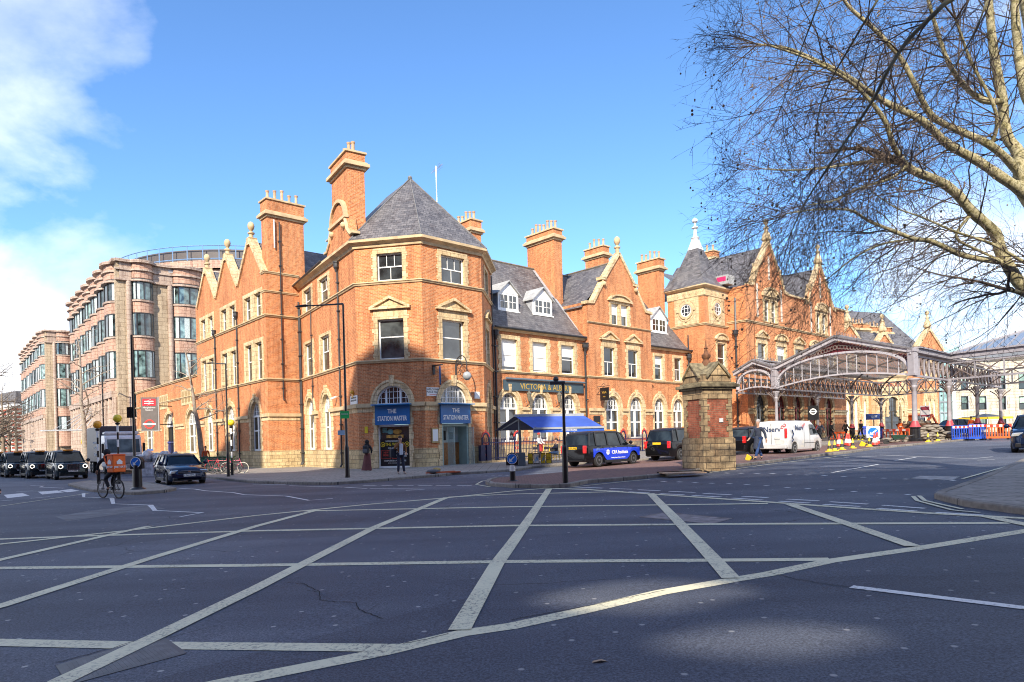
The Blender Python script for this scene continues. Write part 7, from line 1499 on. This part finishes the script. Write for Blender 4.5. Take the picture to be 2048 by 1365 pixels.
# ================= people
skin_l=flat('skin',(.48,.28,.19),.6,var=.06); skin_d=flat('skin_dark',(.14,.075,.045),.6,var=.06)
def skel(name,mat,th,M,V,E,root=0,sub=1):
    me=bpy.data.meshes.new(name); me.from_pydata([v[:3] for v in V],E,[]); me.materials.append(mat); o=bpy.data.objects.new(name,me); col.objects.link(o)
    o.modifiers.new('skin','SKIN').use_smooth_shade=True; me.skin_vertices
    if not me.skin_vertices: me.attributes
    for i,sv in enumerate(me.skin_vertices[0].data): r=V[i][3]; sv.radius=(r,V[i][4] if len(V[i])>4 else r); sv.use_root=(i==root)
    sd=o.modifiers.new('sub','SUBSURF'); sd.levels=sub; sd.render_levels=sub
    dg=bpy.context.evaluated_depsgraph_get(); me2=bpy.data.meshes.new_from_object(o.evaluated_get(dg)); bpy.data.objects.remove(o); me2.name=name
    o=bpy.data.objects.new(name,me2); col.objects.link(o); me2.materials.clear(); me2.materials.append(mat)
    for p in me2.polygons: p.use_smooth=True; p.material_index=0
    o.parent=th; o.matrix_local=WM[th.name].inverted()@M; WM[o.name]=M.copy(); return o
def person(label,pos,rz,s=1.0,pose=None,top=(.1,.1,.1),legs=(.02,.03,.07),hair=(.03,.02,.015),skin=None,coat=0,skirt=0,hood=False,shoes=(.02,.02,.02),group=None,sleeves=True,helmet=None,nolegs=False,cat='person',lean=0):
    J=dict(pel=(0,0,.95),ch=(0,0,1.28),nk=(0,0,1.47),hd=(0,-.01,1.66),sL=(.18,0,1.42),sR=(-.18,0,1.42),eL=(.25,.02,1.15),eR=(-.25,.02,1.15),wL=(.26,-.05,.90),wR=(-.26,-.05,.90),hL=(.09,0,.92),hR=(-.09,0,.92),kL=(.11,-.02,.5),kR=(-.11,-.02,.5),aL=(.12,.02,.08),aR=(-.12,.02,.08),tL=(.13,-.16,.04),tR=(-.13,-.16,.04))
    J.update(pose or {}); th=thing('person',label,cat,pos,rz,group,s); M=WM[th.name]; sk=skin or skin_l; n=abs(hash(str(top)+str(legs)))%9999
    mk=lambda nm,c:flat(nm+'_%02d%02d%02d'%tuple(int(99*min(v,1)) for v in c),c,.85,var=.18,scale=7,bump=.2)
    A=lambda k,r,r2=None:(*J[k],r,r2 or r)
    hd=Vector(J['hd']); nk=Vector(J['nk']); f=Vector((0,-1,0))
    if 'face' in J: f=Vector(J['face']).normalized()
    V=[A('pel',.12,.09),A('ch',.13,.09),A('nk',.05),(*(hd-Vector((0,0,.08))+f*.02),.065,.07),(*(hd),.078,.09),(*(hd+Vector((0,0,.09))),.06,.07)]
    E=[(0,1),(1,2),(2,3),(3,4),(4,5)]
    def chain(start,pts):
        i=start
        for q in pts: V.append(q); E.append((i,len(V)-1)); i=len(V)-1
        return i
    i=chain(4,[(*(hd+f*.105-Vector((0,0,.01))),.014)])
    for sd in (-1,1):
        side=f.cross(Vector((0,0,1)))*sd; chain(4,[(*(hd+side*.088),.018)])
    wr={}
    for S_ in 'LR':
        wr[S_]=chain(1,[A('s'+S_,.055),A('e'+S_,.042),A('w'+S_,.03)])
        w=Vector(J['w'+S_]); e=Vector(J['e'+S_]); d=(w-e).normalized(); pm=chain(wr[S_],[(*(w+d*.06),.034,.02)]); side=d.cross(Vector((0,1,0.01))).normalized(); 
        for k in range(4):
            b=w+d*.10+side*(k-1.5)*.02; L_=(.055,.068,.072,.06)[k]; cu=Vector((0,-1,-.3))*.02
            chain(pm,[(*b,.010),(*(b+d*L_*.55+cu*.4),.009),(*(b+d*L_+cu),.008)])
        chain(wr[S_],[(*(w+d*.05+side*.045),.011),(*(w+d*.085+side*.055),.009)])
        if not nolegs or 1: chain(0,[A('h'+S_,.085),A('k'+S_,.058),A('a'+S_,.042),A('t'+S_,.032)])
    skel('body',sk,th,M,V,E)
    tm=mk('cloth',top); g=1.32
    TV=[A('pel',.15+coat*.01,.115),A('ch',.165,.12),(*(Vector(J['nk'])-Vector((0,0,.03))),.075,.07)]; TE=[(0,1),(1,2)]
    for S_ in 'LR':
        i=1
        ws=Vector(J['w'+S_]); 
        for q in ([(*J['s'+S_],.078),(*J['e'+S_],.062),(*(ws),.048)] if sleeves else [(*J['s'+S_],.078),(*(Vector(J['s'+S_]).lerp(Vector(J['e'+S_]),.8)),.062)]): TV.append(q); TE.append((i,len(TV)-1)); i=len(TV)-1
    if coat:
        m=MB(); bx,by,bz=J['pel']
        for r,z in ((.165,bz+.12),(.185,bz-.02),(.20,bz-.16),(.225,bz-.30),(.25,bz-.44)):
            for k in range(20): a_=2*math.pi*k/20; rr_=r*(1+.04*math.sin(a_*4)); m.v.append((bx+rr_*.85*math.cos(a_),by-.02+rr_*math.sin(a_),z))
        for i in range(4):
            for k in range(20): a_=i*20+k;b_=i*20+(k+1)%20; m.f.append((a_,b_,b_+20,a_+20))
        m.out('coat_skirt',tm,th,M,smooth=80)
    skel('jacket',tm,th,M,TV,TE)
    lm=mk('cloth',legs)
    if skirt:
        m=MB(); bx,by,bz=J['pel']; prs=[]
        for r,z,dx in ((.15,bz+.06,0),(.19,bz-.12,.0),(.22,.6,.01),(.26,.3,.03),(.31,.04,.05)): prs.append((r,z,dx))
        o=0
        for r,z,dx in prs:
            for k in range(20): a=2*math.pi*k/20; rr=r*(1+.07*math.sin(a*5)*(1 if z<.9 else 0)); m.v.append((bx+dx+rr*math.cos(a),by+rr*.8*math.sin(a),z))
        for i in range(4):
            for k in range(20): a=i*20+k;b=i*20+(k+1)%20; m.f.append((a,b,b+20,a+20))
        m.out('skirt',lm,th,M,smooth=80)
    else:
        LV=[A('pel',.135,.11)]; LE=[]
        for S_ in 'LR':
            i=0
            for q in (A('h'+S_,.10),A('k'+S_,.075),(*(Vector(J['a'+S_])+Vector((0,0,.02))),.062)): LV.append(q); LE.append((i,len(LV)-1)); i=len(LV)-1
        skel('trousers',lm,th,M,LV,LE)
    for S_ in 'LR':
        a=Vector(J['a'+S_]); t=Vector(J['t'+S_]); skel('shoe',mk('leather',shoes),th,M,[(*(a+Vector((0,.0,-.02))),.05),(*(t+Vector((0,0,0.005))),.042,.035)],[(0,1)])
    m=MB()
    if hood: m.ball(tuple(hd+Vector((0,.01,-.0))),.125,14,9,.95,1.0,1.12); m.ball(tuple(nk+Vector((0,.01,.02))),.12,12,7,1.3,1,.9); m.out('headscarf',mk('scarf',hair),th,M,smooth=True)
    elif helmet: m.ball(tuple(hd+Vector((0,.0,.06))),.13,14,8,.95,1.05,.75); m.out('helmet',flat('helmet_%d'%int(helmet[0]*99),helmet,.4),th,M,smooth=True)
    else: m.ball(tuple(hd-f*.018+Vector((0,0,.055))),.104,14,9,.92,1.0,.88); m.out('hair',mk('hair',hair),th,M,smooth=True)
    return th
def gp(px,py,h=.112): return G(px,py,h)
walkL=dict(kL=(.1,-.16,.52),aL=(.1,-.30,.12),tL=(.1,-.46,.07),kR=(-.09,.05,.5),aR=(-.1,.30,.14),tR=(-.1,.20,.03),eL=(.26,.12,1.16),wL=(.27,.16,.92),eR=(-.26,-.08,1.15),wR=(-.27,-.26,.97))
# man in long navy coat walking left to right behind the pier
wk=dict(walkL); pm_=person('grey-haired man in a long navy coat and blue jeans walking past the gate pier',gp(1518,920.5,.1),R(-62),1.03,wk,(.035,.045,.075),(.03,.07,.2),(.42,.40,.38),coat=.75,shoes=(.01,.01,.01))
# man smoking in brown jacket
ps=dict(eR=(-.3,-.10,1.18),wR=(-.1,-.2,1.48),eL=(.27,.03,1.15),wL=(.22,-.12,1.0),aL=(.16,.0,.08),tL=(.2,-.15,.04))
mn=person('man in brown jacket and dark jeans before the pub window, hand to his mouth',gp(802,949),R(25),1.02,ps,(.20,.085,.025),(.02,.025,.05),(.05,.03,.02),shoes=(.3,.28,.26)); M=WM[mn.name]
MB().box(-.09,.09,-.16,-.1,.9,1.42).out('shirt',flat('shirt_pale',(.5,.55,.62),.8),mn,M,bevel=.03)
bg=thing('shoulder_bag','dark shoulder bag hanging at the side of the man in the brown jacket','bag',mn.matrix_local.translation+Vector((-.38,0,.8)),R(25)); MB().box(-.1,.18,-.12,.2,0,.42).out('bag_body',flat('bag_dark',(.015,.018,.03),.8),bg,WM[bg.name],bevel=.06); MB().tube([(.1,-.02,.4),(.26,-.1,.72),(.12,.1,.42)],.018,5).out('strap',MATS['bag_dark'],bg,WM[bg.name])
# woman in black scarf and maroon skirt, back to us
wm=person('woman in a black headscarf and long maroon skirt walking along the pub wall',gp(735.5,942.5),R(168),.98,dict(eL=(.24,-.08,1.18),wL=(.14,-.22,1.02),eR=(-.24,-.08,1.18),wR=(-.14,-.22,1.02)),(.012,.014,.022),(.13,.04,.04),(.008,.008,.01),skirt=1,hood=True); M=WM[wm.name]
bp=thing('backpack','black backpack with grey straps worn by the woman in the headscarf','backpack',M@Vector((0,.17,1.0)),R(168)); m=MB(); m.box(-.16,.16,-.06,.14,0,.46); m.out('pack',flat('pack_black',(.02,.02,.025),.7),bp,WM[bp.name],bevel=.07); MB().box(-.13,.13,.13,.19,.05,.24).out('pocket',flat('pack_grey',(.10,.10,.11),.7),bp,WM[bp.name],bevel=.03)
# guitar-like bag on the pavement
p=gp(880,947.5); th=thing('bag_on_ground','grey and orange bag with a long orange strap lying on the pavement by the pub door','bag',p,R(8)); M=WM[th.name]; MB().ball((-.3,0,.1),.3,12,7,1.1,.6,.35).out('bag_body',flat('sack_grey',(.10,.10,.11),.8,var=.4,scale=6),th,M,smooth=True); MB().ball((-.15,.1,.18),.2,10,6,1,.7,.5).out('jumper',flat('jumper_ochre',(.4,.28,.1),.9,var=.3,scale=8),th,M,smooth=True); MB().bar((-.65,-.1,.05),(.95,.1,.05),.12,.05).bar((-.2,-.12,.07),(.7,.2,.08),.09,.04).out('strap',flat('strap_orange',(.45,.09,.03),.7),th,M)
# terrace: waiter and seated customer
wt=person('waiter in a white shirt and red apron and cap standing at a terrace table',gp(1079,920),R(60),1.0,dict(eR=(-.28,-.1,1.15),wR=(-.2,-.33,1.05),eL=(.28,-.1,1.15),wL=(.2,-.33,1.05)),(.55,.55,.56),(.03,.03,.05),(.6,.05,.03),skin=skin_d); MB().box(-.2,.2,-.17,-.13,.55,1.1).out('apron',flat('apron_red',(.6,.05,.04),.8),wt,WM[wt.name],bevel=.02)
sit=dict(pel=(0,0,.52),ch=(0,.04,.86),nk=(0,.02,1.06),hd=(0,0,1.25),sL=(.18,.03,1.0),sR=(-.18,.03,1.0),eL=(.24,-.1,.78),eR=(-.24,-.1,.78),wL=(.12,-.34,.8),wR=(-.12,-.34,.8),hL=(.09,-.02,.5),hR=(-.09,-.02,.5),kL=(.12,-.42,.5),kR=(-.12,-.42,.5),aL=(.12,-.42,.08),aR=(-.12,-.42,.08),tL=(.12,-.58,.04),tR=(-.12,-.58,.04))
person('seated customer in pale jeans and dark top on the yellow chair by the taxi',gp(1113,922),R(-70),1.0,sit,(.04,.04,.06),(.16,.24,.36),(.05,.03,.02))
# workers and passers-by under the canopy
for px,D,lb,rz,hi in ((1801,58,'road worker in an orange jacket bending behind the orange barrier',20,True),(1943,62,'road worker in orange, left of a pair behind the blue barrier',170,True),(1955,62,'road worker in orange with a stripe, right of a pair behind the blue barrier',185,True)):
    q=at(px,870,D); t_=person(lb,(q.x,q.y,gz(q.x)),R(rz),1.0,None,(.80,.13,.02),(.75,.13,.03),(.1,.06,.04),helmet=None,group='road workers'); 
    MB().tube([(.2*math.cos(R(a)),.16*math.sin(R(a)),1.1) for a in range(0,361,30)],.022,5,False).out('reflective_band',flat('band_silver',(.7,.7,.65),.3),t_,WM[t_.name])
for px,D,lb,rz,c in ((1664,62,'passer-by in a black coat under the left of the canopy',30,(.015,.015,.02)),(1692,62,'passer-by in dark clothes beside the second canopy column',100,(.03,.02,.02)),(1722,60,'person in black standing under the middle of the canopy',200,(.01,.01,.012)),(1641,60,'person in dark blue walking just beyond the white van',-60,(.02,.03,.06))):
    q=at(px,870,D); person(lb,(q.x,q.y,gz(q.x)+.1),R(rz),1.0,walkL,c,(.02,.02,.03),(.03,.02,.015),group=None)
person('person in black and orange half hidden behind the street tree trunk',gp(412,938),R(30),1.0,None,(.45,.08,.02),(.02,.02,.02),(.03,.02,.02))
# ================= bicycles
def bicycle(label,pos,rz,frame,group=None,s=1.0,wheelc=None,lean=0):
    th=thing('bicycle',label,'bicycle',pos,rz,group,s); M=WM[th.name]@Matrix.Rotation(R(lean),4,'X')
    for x in (-.52,.52):
        m=MB(); m.tube([(x+.335*math.cos(R(a)),0,.345+.335*math.sin(R(a))) for a in range(0,361,20)],.024,6,False); w_=m.out('wheel',wheelc or tyrem,th,M,smooth=True); m=MB(); m.ring(x,.345,.29,.315,-.012,.012,0,360,20)
        for k in range(12): a=R(k*30); m.bar((x,0,.345),(x+.3*math.cos(a),0,.345+.3*math.sin(a)),.005)
        m.lathe([(.03,-.05),(.03,.05)],(x,0,.345),8,'y'); m.out('rim',flat('bike_rim',(.12,.12,.13),.4,.6),w_,M)
    m=MB(); bb_=(-.08,0,.30); st=(-.24,0,.80); hd=(.36,0,.82); hb=(.40,0,.70)
    for a,b in ((bb_,st),(st,hd),(bb_,hb),(st,(-.52,0,.345)),(bb_,(-.52,0,.345)),(hb,hd)): m.tube([a,b],.018,6)
    m.tube([hb,(.46,0,.5),(.52,0,.345)],.016,6); m.tube([hd,(.33,0,.95)],.014,6); m.tube([st,(-.28,0,.92)],.014,6); m.out('frame',frame,th,M)
    MB().tube([(.30,-.28,.97),(.36,-.15,.96),(.36,.15,.96),(.30,.28,.97)],.014,6).out('handlebar',black,th,M); MB().ball((-.29,0,.95),.13,10,5,1,.55,.3).out('saddle',black,th,M,smooth=True)
    MB().ring(-.08,.30,.07,.09,-.03,-.02,0,360,14).bar((-.08,-.05,.3),(.02,-.07,.16),.02).bar((-.08,.05,.3),(-.18,.07,.44),.02).box(-.02,.06,-.14,-.05,.14,.17).box(-.22,-.14,.05,.14,.43,.46).out('crank',rimm,th,M); return th
fr1=flat('frame_red',(.55,.03,.05),.35,coat=.5); fr2=flat('frame_dark',(.03,.03,.035),.4); fr3=flat('frame_pink',(.7,.1,.2),.35); pale=flat('tyre_pale',(.55,.52,.45),.7)
for i,(px,py,fm,wc_,lb) in enumerate(((470,947,fr3,pale,'pink-red racing bicycle with pale tyres, rightmost in the bicycle row'),(455,948,fr2,None,'dark bicycle next to the pink-red one in the row'),(443,947,fr1,None,'red bicycle in the middle of the bicycle row'),(434,946,fr2,None,'black bicycle between the red ones in the row'),(425,946,fr1,None,'leftmost red bicycle in the row, nearest the estate car'))): bicycle(lb,gp(px,py),R(4+i*3),fm,'parked bicycles by the gabled wing',lean=random.uniform(-8,8),wheelc=wc_)
m=MB(); q=gp(420,944); th=thing('planter_box','green street box behind the row of bicycles','box',(q.x,q.y+1.2,q.z)); MB().box(-1.1,1.1,-.2,.3,0,.95).out('body',flat('box_green',(.02,.12,.07),.6),th,WM[th.name],bevel=.03); MB().box(-1.15,1.15,-.25,.35,.95,1.02).out('lid',flat('box_green2',(.02,.09,.05),.6),th,WM[th.name])
# delivery rider seen from behind, riding away to the left
cp0=G(222,997); hr=R(150); 
bicycle('black delivery bicycle ridden across the box junction',(cp0.x,cp0.y,cp0.z),hr,fr2,s=1.0); 
rp_=dict(pel=(0,.25,1.0),ch=(0,-.02,1.33),nk=(0,-.16,1.5),hd=(0,-.2,1.68),sL=(.2,-.12,1.44),sR=(-.2,-.12,1.44),eL=(.28,-.3,1.22),eR=(-.28,-.3,1.22),wL=(.26,-.38,1.03),wR=(-.26,-.38,1.03),hL=(.1,.22,.96),hR=(-.1,.22,.96),kL=(.12,-.12,.72),kR=(-.12,-.10,.62),aL=(.11,.08,.38),aR=(-.11,.04,.22),tL=(.11,-.06,.33),tR=(-.11,-.12,.18))
cy=person('delivery cyclist in black with hood, riding across the box junction',(cp0.x,cp0.y,cp0.z),hr+R(90),1.0,rp_,(.012,.013,.02),(.012,.012,.015),(.012,.012,.016),hood=True,shoes=(.05,.03,.02))
cb2=thing('delivery_bag','bright orange cube delivery bag with white house logo on the cyclist\'s back','bag',WM[cy.name]@Vector((0,.40,1.16)),hr+R(90)); M=WM[cb2.name]; obag=flat('bag_orange',(.85,.14,.01),.6,var=.1)
MB().box(-.23,.23,-.20,.20,-.2,.44).out('bag_body',obag,cb2,M,bevel=.03); MB().box(-.24,.24,-.21,.21,.38,.46).out('lid',flat('bag_orange2',(.75,.10,.01),.6),cb2,M,bevel=.03); MB().tube([(-.18,-.2,.45),(-.2,-.42,.38),(-.18,-.3,.1)],.03,5).tube([(.18,-.2,.45),(.2,-.42,.38),(.18,-.3,.1)],.03,5).out('strap',obag,cb2,M)
for MM in (M@T(0,.205,-.08)@Matrix.Rotation(R(180),4,'Z'),M@T(-.235,0,-.08)@Matrix.Rotation(R(-90),4,'Z'),M@T(.235,0,-.08)@Matrix.Rotation(R(90),4,'Z')):
    text('lettering','JUST EAT',.095,whitel,cb2,MM@T(0,-.012,.07),bold=.003); MB().prism([(-.1,.17),(.1,.17),(.1,.25),(.12,.25),(0,.36),(-.12,.25),(-.1,.25)],-.012,.0).out('logo',whitel,cb2,MM)
# shoe tip of a walker leaving at the left edge
q=G(-12,992); person('walker leaving the frame at the left edge, only a heel visible',(q.x-.1,q.y,q.z),R(-90),1.0,walkL,(.03,.03,.03),(.02,.02,.03))
# ================= trees
def barkm(name,stops,scale=6):
    m,t,b=nt(name); tc=N(t,'ShaderNodeTexCoord'); n=N(t,'ShaderNodeTexNoise',Scale=scale,Detail=5.,Roughness=.7); t.links.new(tc.outputs['Object'],n.inputs['Vector'])
    c=ramp(t,n.outputs[0],stops); t.links.new(c,b.inputs['Base Color']); b.inputs['Roughness'].default_value=.85
    bp=N(t,'ShaderNodeBump',Strength=.5,Distance=.02); t.links.new(n.outputs[0],bp.inputs['Height']); t.links.new(bp.outputs[0],b.inputs['Normal']); MATS[name]=m; return m
plane_bark=barkm('plane_bark',[(.36,(.11,.095,.05)),(.43,(.27,.24,.11)),(.5,(.50,.45,.29)),(.56,(.22,.20,.10)),(.66,(.42,.37,.22))],5.5)
twigm=flat('twig_bark',(.095,.07,.055),.9,var=.4,scale=2); tw2=flat('twig_bark_brown',(.22,.16,.11),.9,var=.3,scale=3)
RT=random.Random(11)
def rv(s=1): return Vector((RT.gauss(0,1),RT.gauss(0,1),RT.gauss(0,1)))*s
LIM=[.292]
def grow(mb,p,d,L_,r,lvl,droop,nch,ends=None,wig=.16,seg=5,spread=.75,bias=Vector((0,0,0))):
    pts=[p.copy()]; dd=d.normalized(); q=p.copy(); n=seg
    lim_=LIM[0]+RT.uniform(-.02,.06)+.018*math.sin(p.z*1.9)
    for i in range(n):
        if LIM[0] and q.y>0 and q.x/q.y<lim_ and i>0: break
        dd=(dd+rv(wig)+Vector((0,0,-droop))/n+bias/n).normalized(); q=q+dd*(L_/n); pts.append(q.copy())
    n=len(pts)-1
    mb.tube(pts,[r*(1-.75*i/n) for i in range(n+1)],5 if r>.02 else (4 if r>.009 else 3),False)
    if lvl<=0 or n<2:
        if ends is not None: ends.append(pts[-1])
        return
    for k in range(nch[0]):
        f=.18+.82*(k+RT.random())/nch[0]; i=min(n-1,int(f*n)); b=pts[i].lerp(pts[i+1],f*n-i if f<1 else 1); dl=(pts[i+1]-pts[i]).normalized()
        s=rv(1); s=(s-dl*s.dot(dl)).normalized(); nd=(dl*(1-spread*.55)+s*spread).normalized()
        grow(mb,b,nd,L_*(.62-.22*f)*RT.uniform(.7,1.15),max(.0035,r*(1-.7*f)*.5),lvl-1,droop*1.1,nch[1:],ends,wig*1.25,max(3,seg-1),spread,bias)
Z5=lambda x,y:(1380+x/2.069,y/2.069)
pl=thing('plane_tree','huge bare plane tree with mottled yellow-green limbs reaching in from the right','tree',(13.6,14.5,gz(13.6)+.1))
limbs=[([(1560,1350),(1382,1195),(1290,1050),(1262,965),(1170,880),(1110,810),(1040,755),(930,710),(890,682)],15.0,13.6,.17,.085),
 ([(890,682),(840,600),(800,490),(700,370),(600,300),(480,240),(330,190)],13.6,12.2,.07,.018),([(890,682),(760,668),(600,690),(450,705),(300,700)],13.6,12.5,.045,.012),([(890,690),(830,740),(700,780),(600,830),(480,850)],13.6,12.8,.045,.012),
 ([(1600,1000),(1400,815),(1290,735),(1180,660),(1070,600),(960,500),(820,430),(740,380),(640,310),(520,250),(400,200),(280,185)],15.2,12.6,.16,.02),
 ([(1560,1050),(1382,800),(1360,640),(1310,560),(1290,400),(1255,200),(1230,-60)],15.4,15.0,.19,.09),
 ([(1382,760),(1340,690),(1240,600),(1110,540),(1000,480),(930,350),(870,240),(760,120),(650,20),(600,-80)],15.3,13.4,.12,.03),
 ([(1300,1085),(1140,1060),(1000,1000),(930,990),(850,960),(740,915),(660,870),(520,868),(400,885)],14.7,13.0,.085,.015),([(930,990),(800,1010),(690,1060),(600,1130),(540,1180)],14.3,13.4,.035,.01),
 ([(1290,420),(1210,415),(1130,350),(1070,260),(1020,120),(980,-20)],15.1,14.6,.09,.04),([(1500,560),(1390,400),(1350,120),(1340,-80)],15.6,15.4,.14,.09),([(1245,600),(1270,520),(1250,420),(1160,250),(1100,80)],15.2,14.2,.06,.03),
 ([(1560,1150),(1470,1130),(1382,1085),(1250,1010),(1100,960),(960,900),(850,860),(760,800)],14.9,13.5,.06,.012),([(1500,1330),(1400,1230),(1320,1200)],14.6,14.4,.07,.05),([(1170,880),(1100,980),(1200,1040),(1290,1080)],14.3,14.7,.04,.03)]
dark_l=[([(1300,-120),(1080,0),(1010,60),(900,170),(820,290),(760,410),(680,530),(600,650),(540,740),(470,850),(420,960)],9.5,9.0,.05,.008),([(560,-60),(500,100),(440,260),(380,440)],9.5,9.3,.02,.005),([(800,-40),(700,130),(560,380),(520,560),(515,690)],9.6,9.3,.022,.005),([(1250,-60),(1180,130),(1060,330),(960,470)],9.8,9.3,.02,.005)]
tr=MB(); tr.tube([(13.7,14.6,gz(13.7)-.2),(13.6,14.6,.9),(13.3,14.7,3.0),(12.7,14.9,4.6)],[.62,.5,.42,.36],14)
tr.tube([(13.3,14.7,3.0),(13.2,15.2,5.5),(12.8,15.5,8.5),(12.2,15.6,12)],[.36,.32,.25,.15],10)
lines=[]; ends=[]; tg=MB(); lb_=MB()
for pts,D0,D1,r0,r1 in limbs+dark_l:
    dk=(pts,D0,D1,r0,r1) in dark_l; n=len(pts); P=[]
    for i,(x,y) in enumerate(pts):
        f=i/(n-1); P.append(at(*Z5(x,y),D0+(D1-D0)*f+ (0 if i in(0,n-1) else RT.uniform(-.12,.12))))
    Q=[]
    for i in range(n-1):
        a=P[max(i-1,0)];b=P[i];c=P[i+1];d=P[min(i+2,n-1)]
        for k in range(4):
            t=k/4; Q.append(.5*((2*b)+(c-a)*t+(2*a-5*b+4*c-d)*t*t+(3*b-a-3*c+d)*t**3))
    Q.append(P[-1]); m_=len(Q)-1
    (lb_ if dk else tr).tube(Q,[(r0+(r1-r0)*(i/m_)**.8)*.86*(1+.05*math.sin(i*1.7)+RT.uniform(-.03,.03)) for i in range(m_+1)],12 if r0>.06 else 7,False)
    lines.append((Q,r0,r1,dk))
for Q,r0,r1,dk in lines:
    L_=sum((b-a).length for a,b in zip(Q,Q[1:])); m_=len(Q)-1; nb=int(L_*5.6) if not dk else int(L_*4)
    for k in range(nb):
        f=(k+RT.random())/nb
        if r0>.1 and f<.3: continue
        i=min(m_-1,int(f*m_)); b=Q[i].lerp(Q[i+1],f*m_-i); dl=(Q[i+1]-Q[i]).normalized(); s=rv(1); s=(s-dl*s.dot(dl)).normalized(); d=(dl*.55+s*.8+Vector((-.25,0,-.05))).normalized()
        r=r0+(r1-r0)*f; grow(tg,b,d,RT.uniform(1.2,2.9) if not dk else RT.uniform(.8,1.9),min(.017,max(.0055,r*.3)),2,.35,(6,5) if not dk else (6,4),ends,.15,6,.7,Vector((-.3,0,-.1)))
    tip=(Q[-1]-Q[-2]).normalized(); 
    for k in range(4): grow(tg,Q[-1],(tip+rv(.3)),RT.uniform(1.2,2.4),max(.007,r1*.7),2,.3,(7,5),ends,.15,6,.7,Vector((-.3,0,0)))
tr.out('trunk',plane_bark,pl,smooth=60); lb_.out('dark_limb',flat('shaded_bark',(.12,.115,.07),.9,var=.5,scale=3),pl,smooth=60); print('twig tubes faces',len(tg.f),'ends',len(ends))  # foreground limbs get a darker bark, their shade put into the colour
cr=tg.out('crown',twigm,pl,fix=False)
sb=MB(); RT.shuffle(ends)
for e in ends[:900]:
    L_=RT.uniform(.03,.12); sb.add([e,e+Vector((.003,0,0)),e+Vector((0,0,-L_))],[(0,1,2)])
    for k in range(RT.choice((1,1,2))): sb.ball((e.x,e.y,e.z-L_*(1+.7*k)),RT.uniform(.013,.021),5,4)
o=sb.out('seed_ball',tw2,pl,fix=False); o['kind']='stuff'
LIM[0]=0
def baretree(label,px,py,D,h,r,nb=16,spread=.75,base=None,mat=None,lean=(0,0),lv=(6,4),start=.32,tm=None,group=None,bl=.42):
    p=Vector(base) if base else (G(px,py,.1) if D is None else Vector((at(px,py,D).x,D,gz(at(px,py,D).x)))); th=thing('street_tree',label,'tree',p,0,group); t_=MB(); c=MB(); n=10; Q=[]
    for i in range(n+1): f=i/n; Q.append(p+Vector((lean[0]*f*h+RT.uniform(-.05,.05)*h*.12,lean[1]*f*h+RT.uniform(-.05,.05)*h*.1,h*f)))
    t_.tube(Q,[r*(1-.85*(i/n)) for i in range(n+1)],10,False); t_.out('trunk',mat or tw2,th,smooth=60)
    for k in range(nb):
        f=start+(1-start)*(k+RT.random())/nb; i=min(n-1,int(f*n)); b=Q[i].lerp(Q[i+1],f*n-i); a=RT.uniform(0,6.283); d=Vector((math.cos(a),math.sin(a),RT.uniform(.2,.9)))
        grow(c,b,d,h*bl*RT.uniform(.6,1.1)*(1.15-f*.5),r*(1-.8*f)*.5,2,.1,lv,None,.12,5,spread)
    c.out('crown',tm or mat or tw2,th,fix=False); return th
pale_b=flat('pale_bark',(.30,.25,.20),.9,var=.35,scale=5,bump=.4)
q=Wall(pF,AG).w(-7.1,-2.5); baretree('slender bare street tree leaning over the pavement in front of the gabled wing',0,0,0,9.6,.24,13,base=(q.x,q.y,gz(q.x)+.05),mat=pale_b,lean=(-.13,-.02),lv=(4,3),start=.4,bl=.34)
baretree('bare young street tree in front of the larger office block',170,880,74,14.5,.32,14,mat=pale_b,lean=(-.03,0),lv=(5,3),bl=.36)
for i,(px,D,h) in enumerate(((-6,120,19),(6,150,17),(18,170,16),(32,185,17),(-30,110,18),(44,215,14))):
    baretree(['tall bare tree at the far left edge','bare brown tree, second from the far left edge','bare tree just left of the banded brick block','thin bare tree in front of the banded brick block','bare tree partly outside the left edge','smallest far bare tree right of the banded block'][i],px,880,D,h,.45,22,lv=(6,4),start=.2,group='far bare trees on the left',tm=flat('far_twigs',(.13,.10,.075),.95,var=.3),bl=.4)
hd=MB()
for i in range(900):
    x=RT.uniform(-170,-108); y=RT.uniform(190,215); z=RT.uniform(0,1)**1.3*9; s=RT.uniform(.5,1.2); a=Vector((x,y,z)); b=rv(s); c=rv(s); hd.quad(a,a+b,a+c)
tag(hd.out('foliage',flat('far_foliage',(.10,.10,.04),.9,var=.5,scale=.5),fix=False),'dull green and brown undergrowth massed at the far left end of the street','undergrowth',kind='stuff')
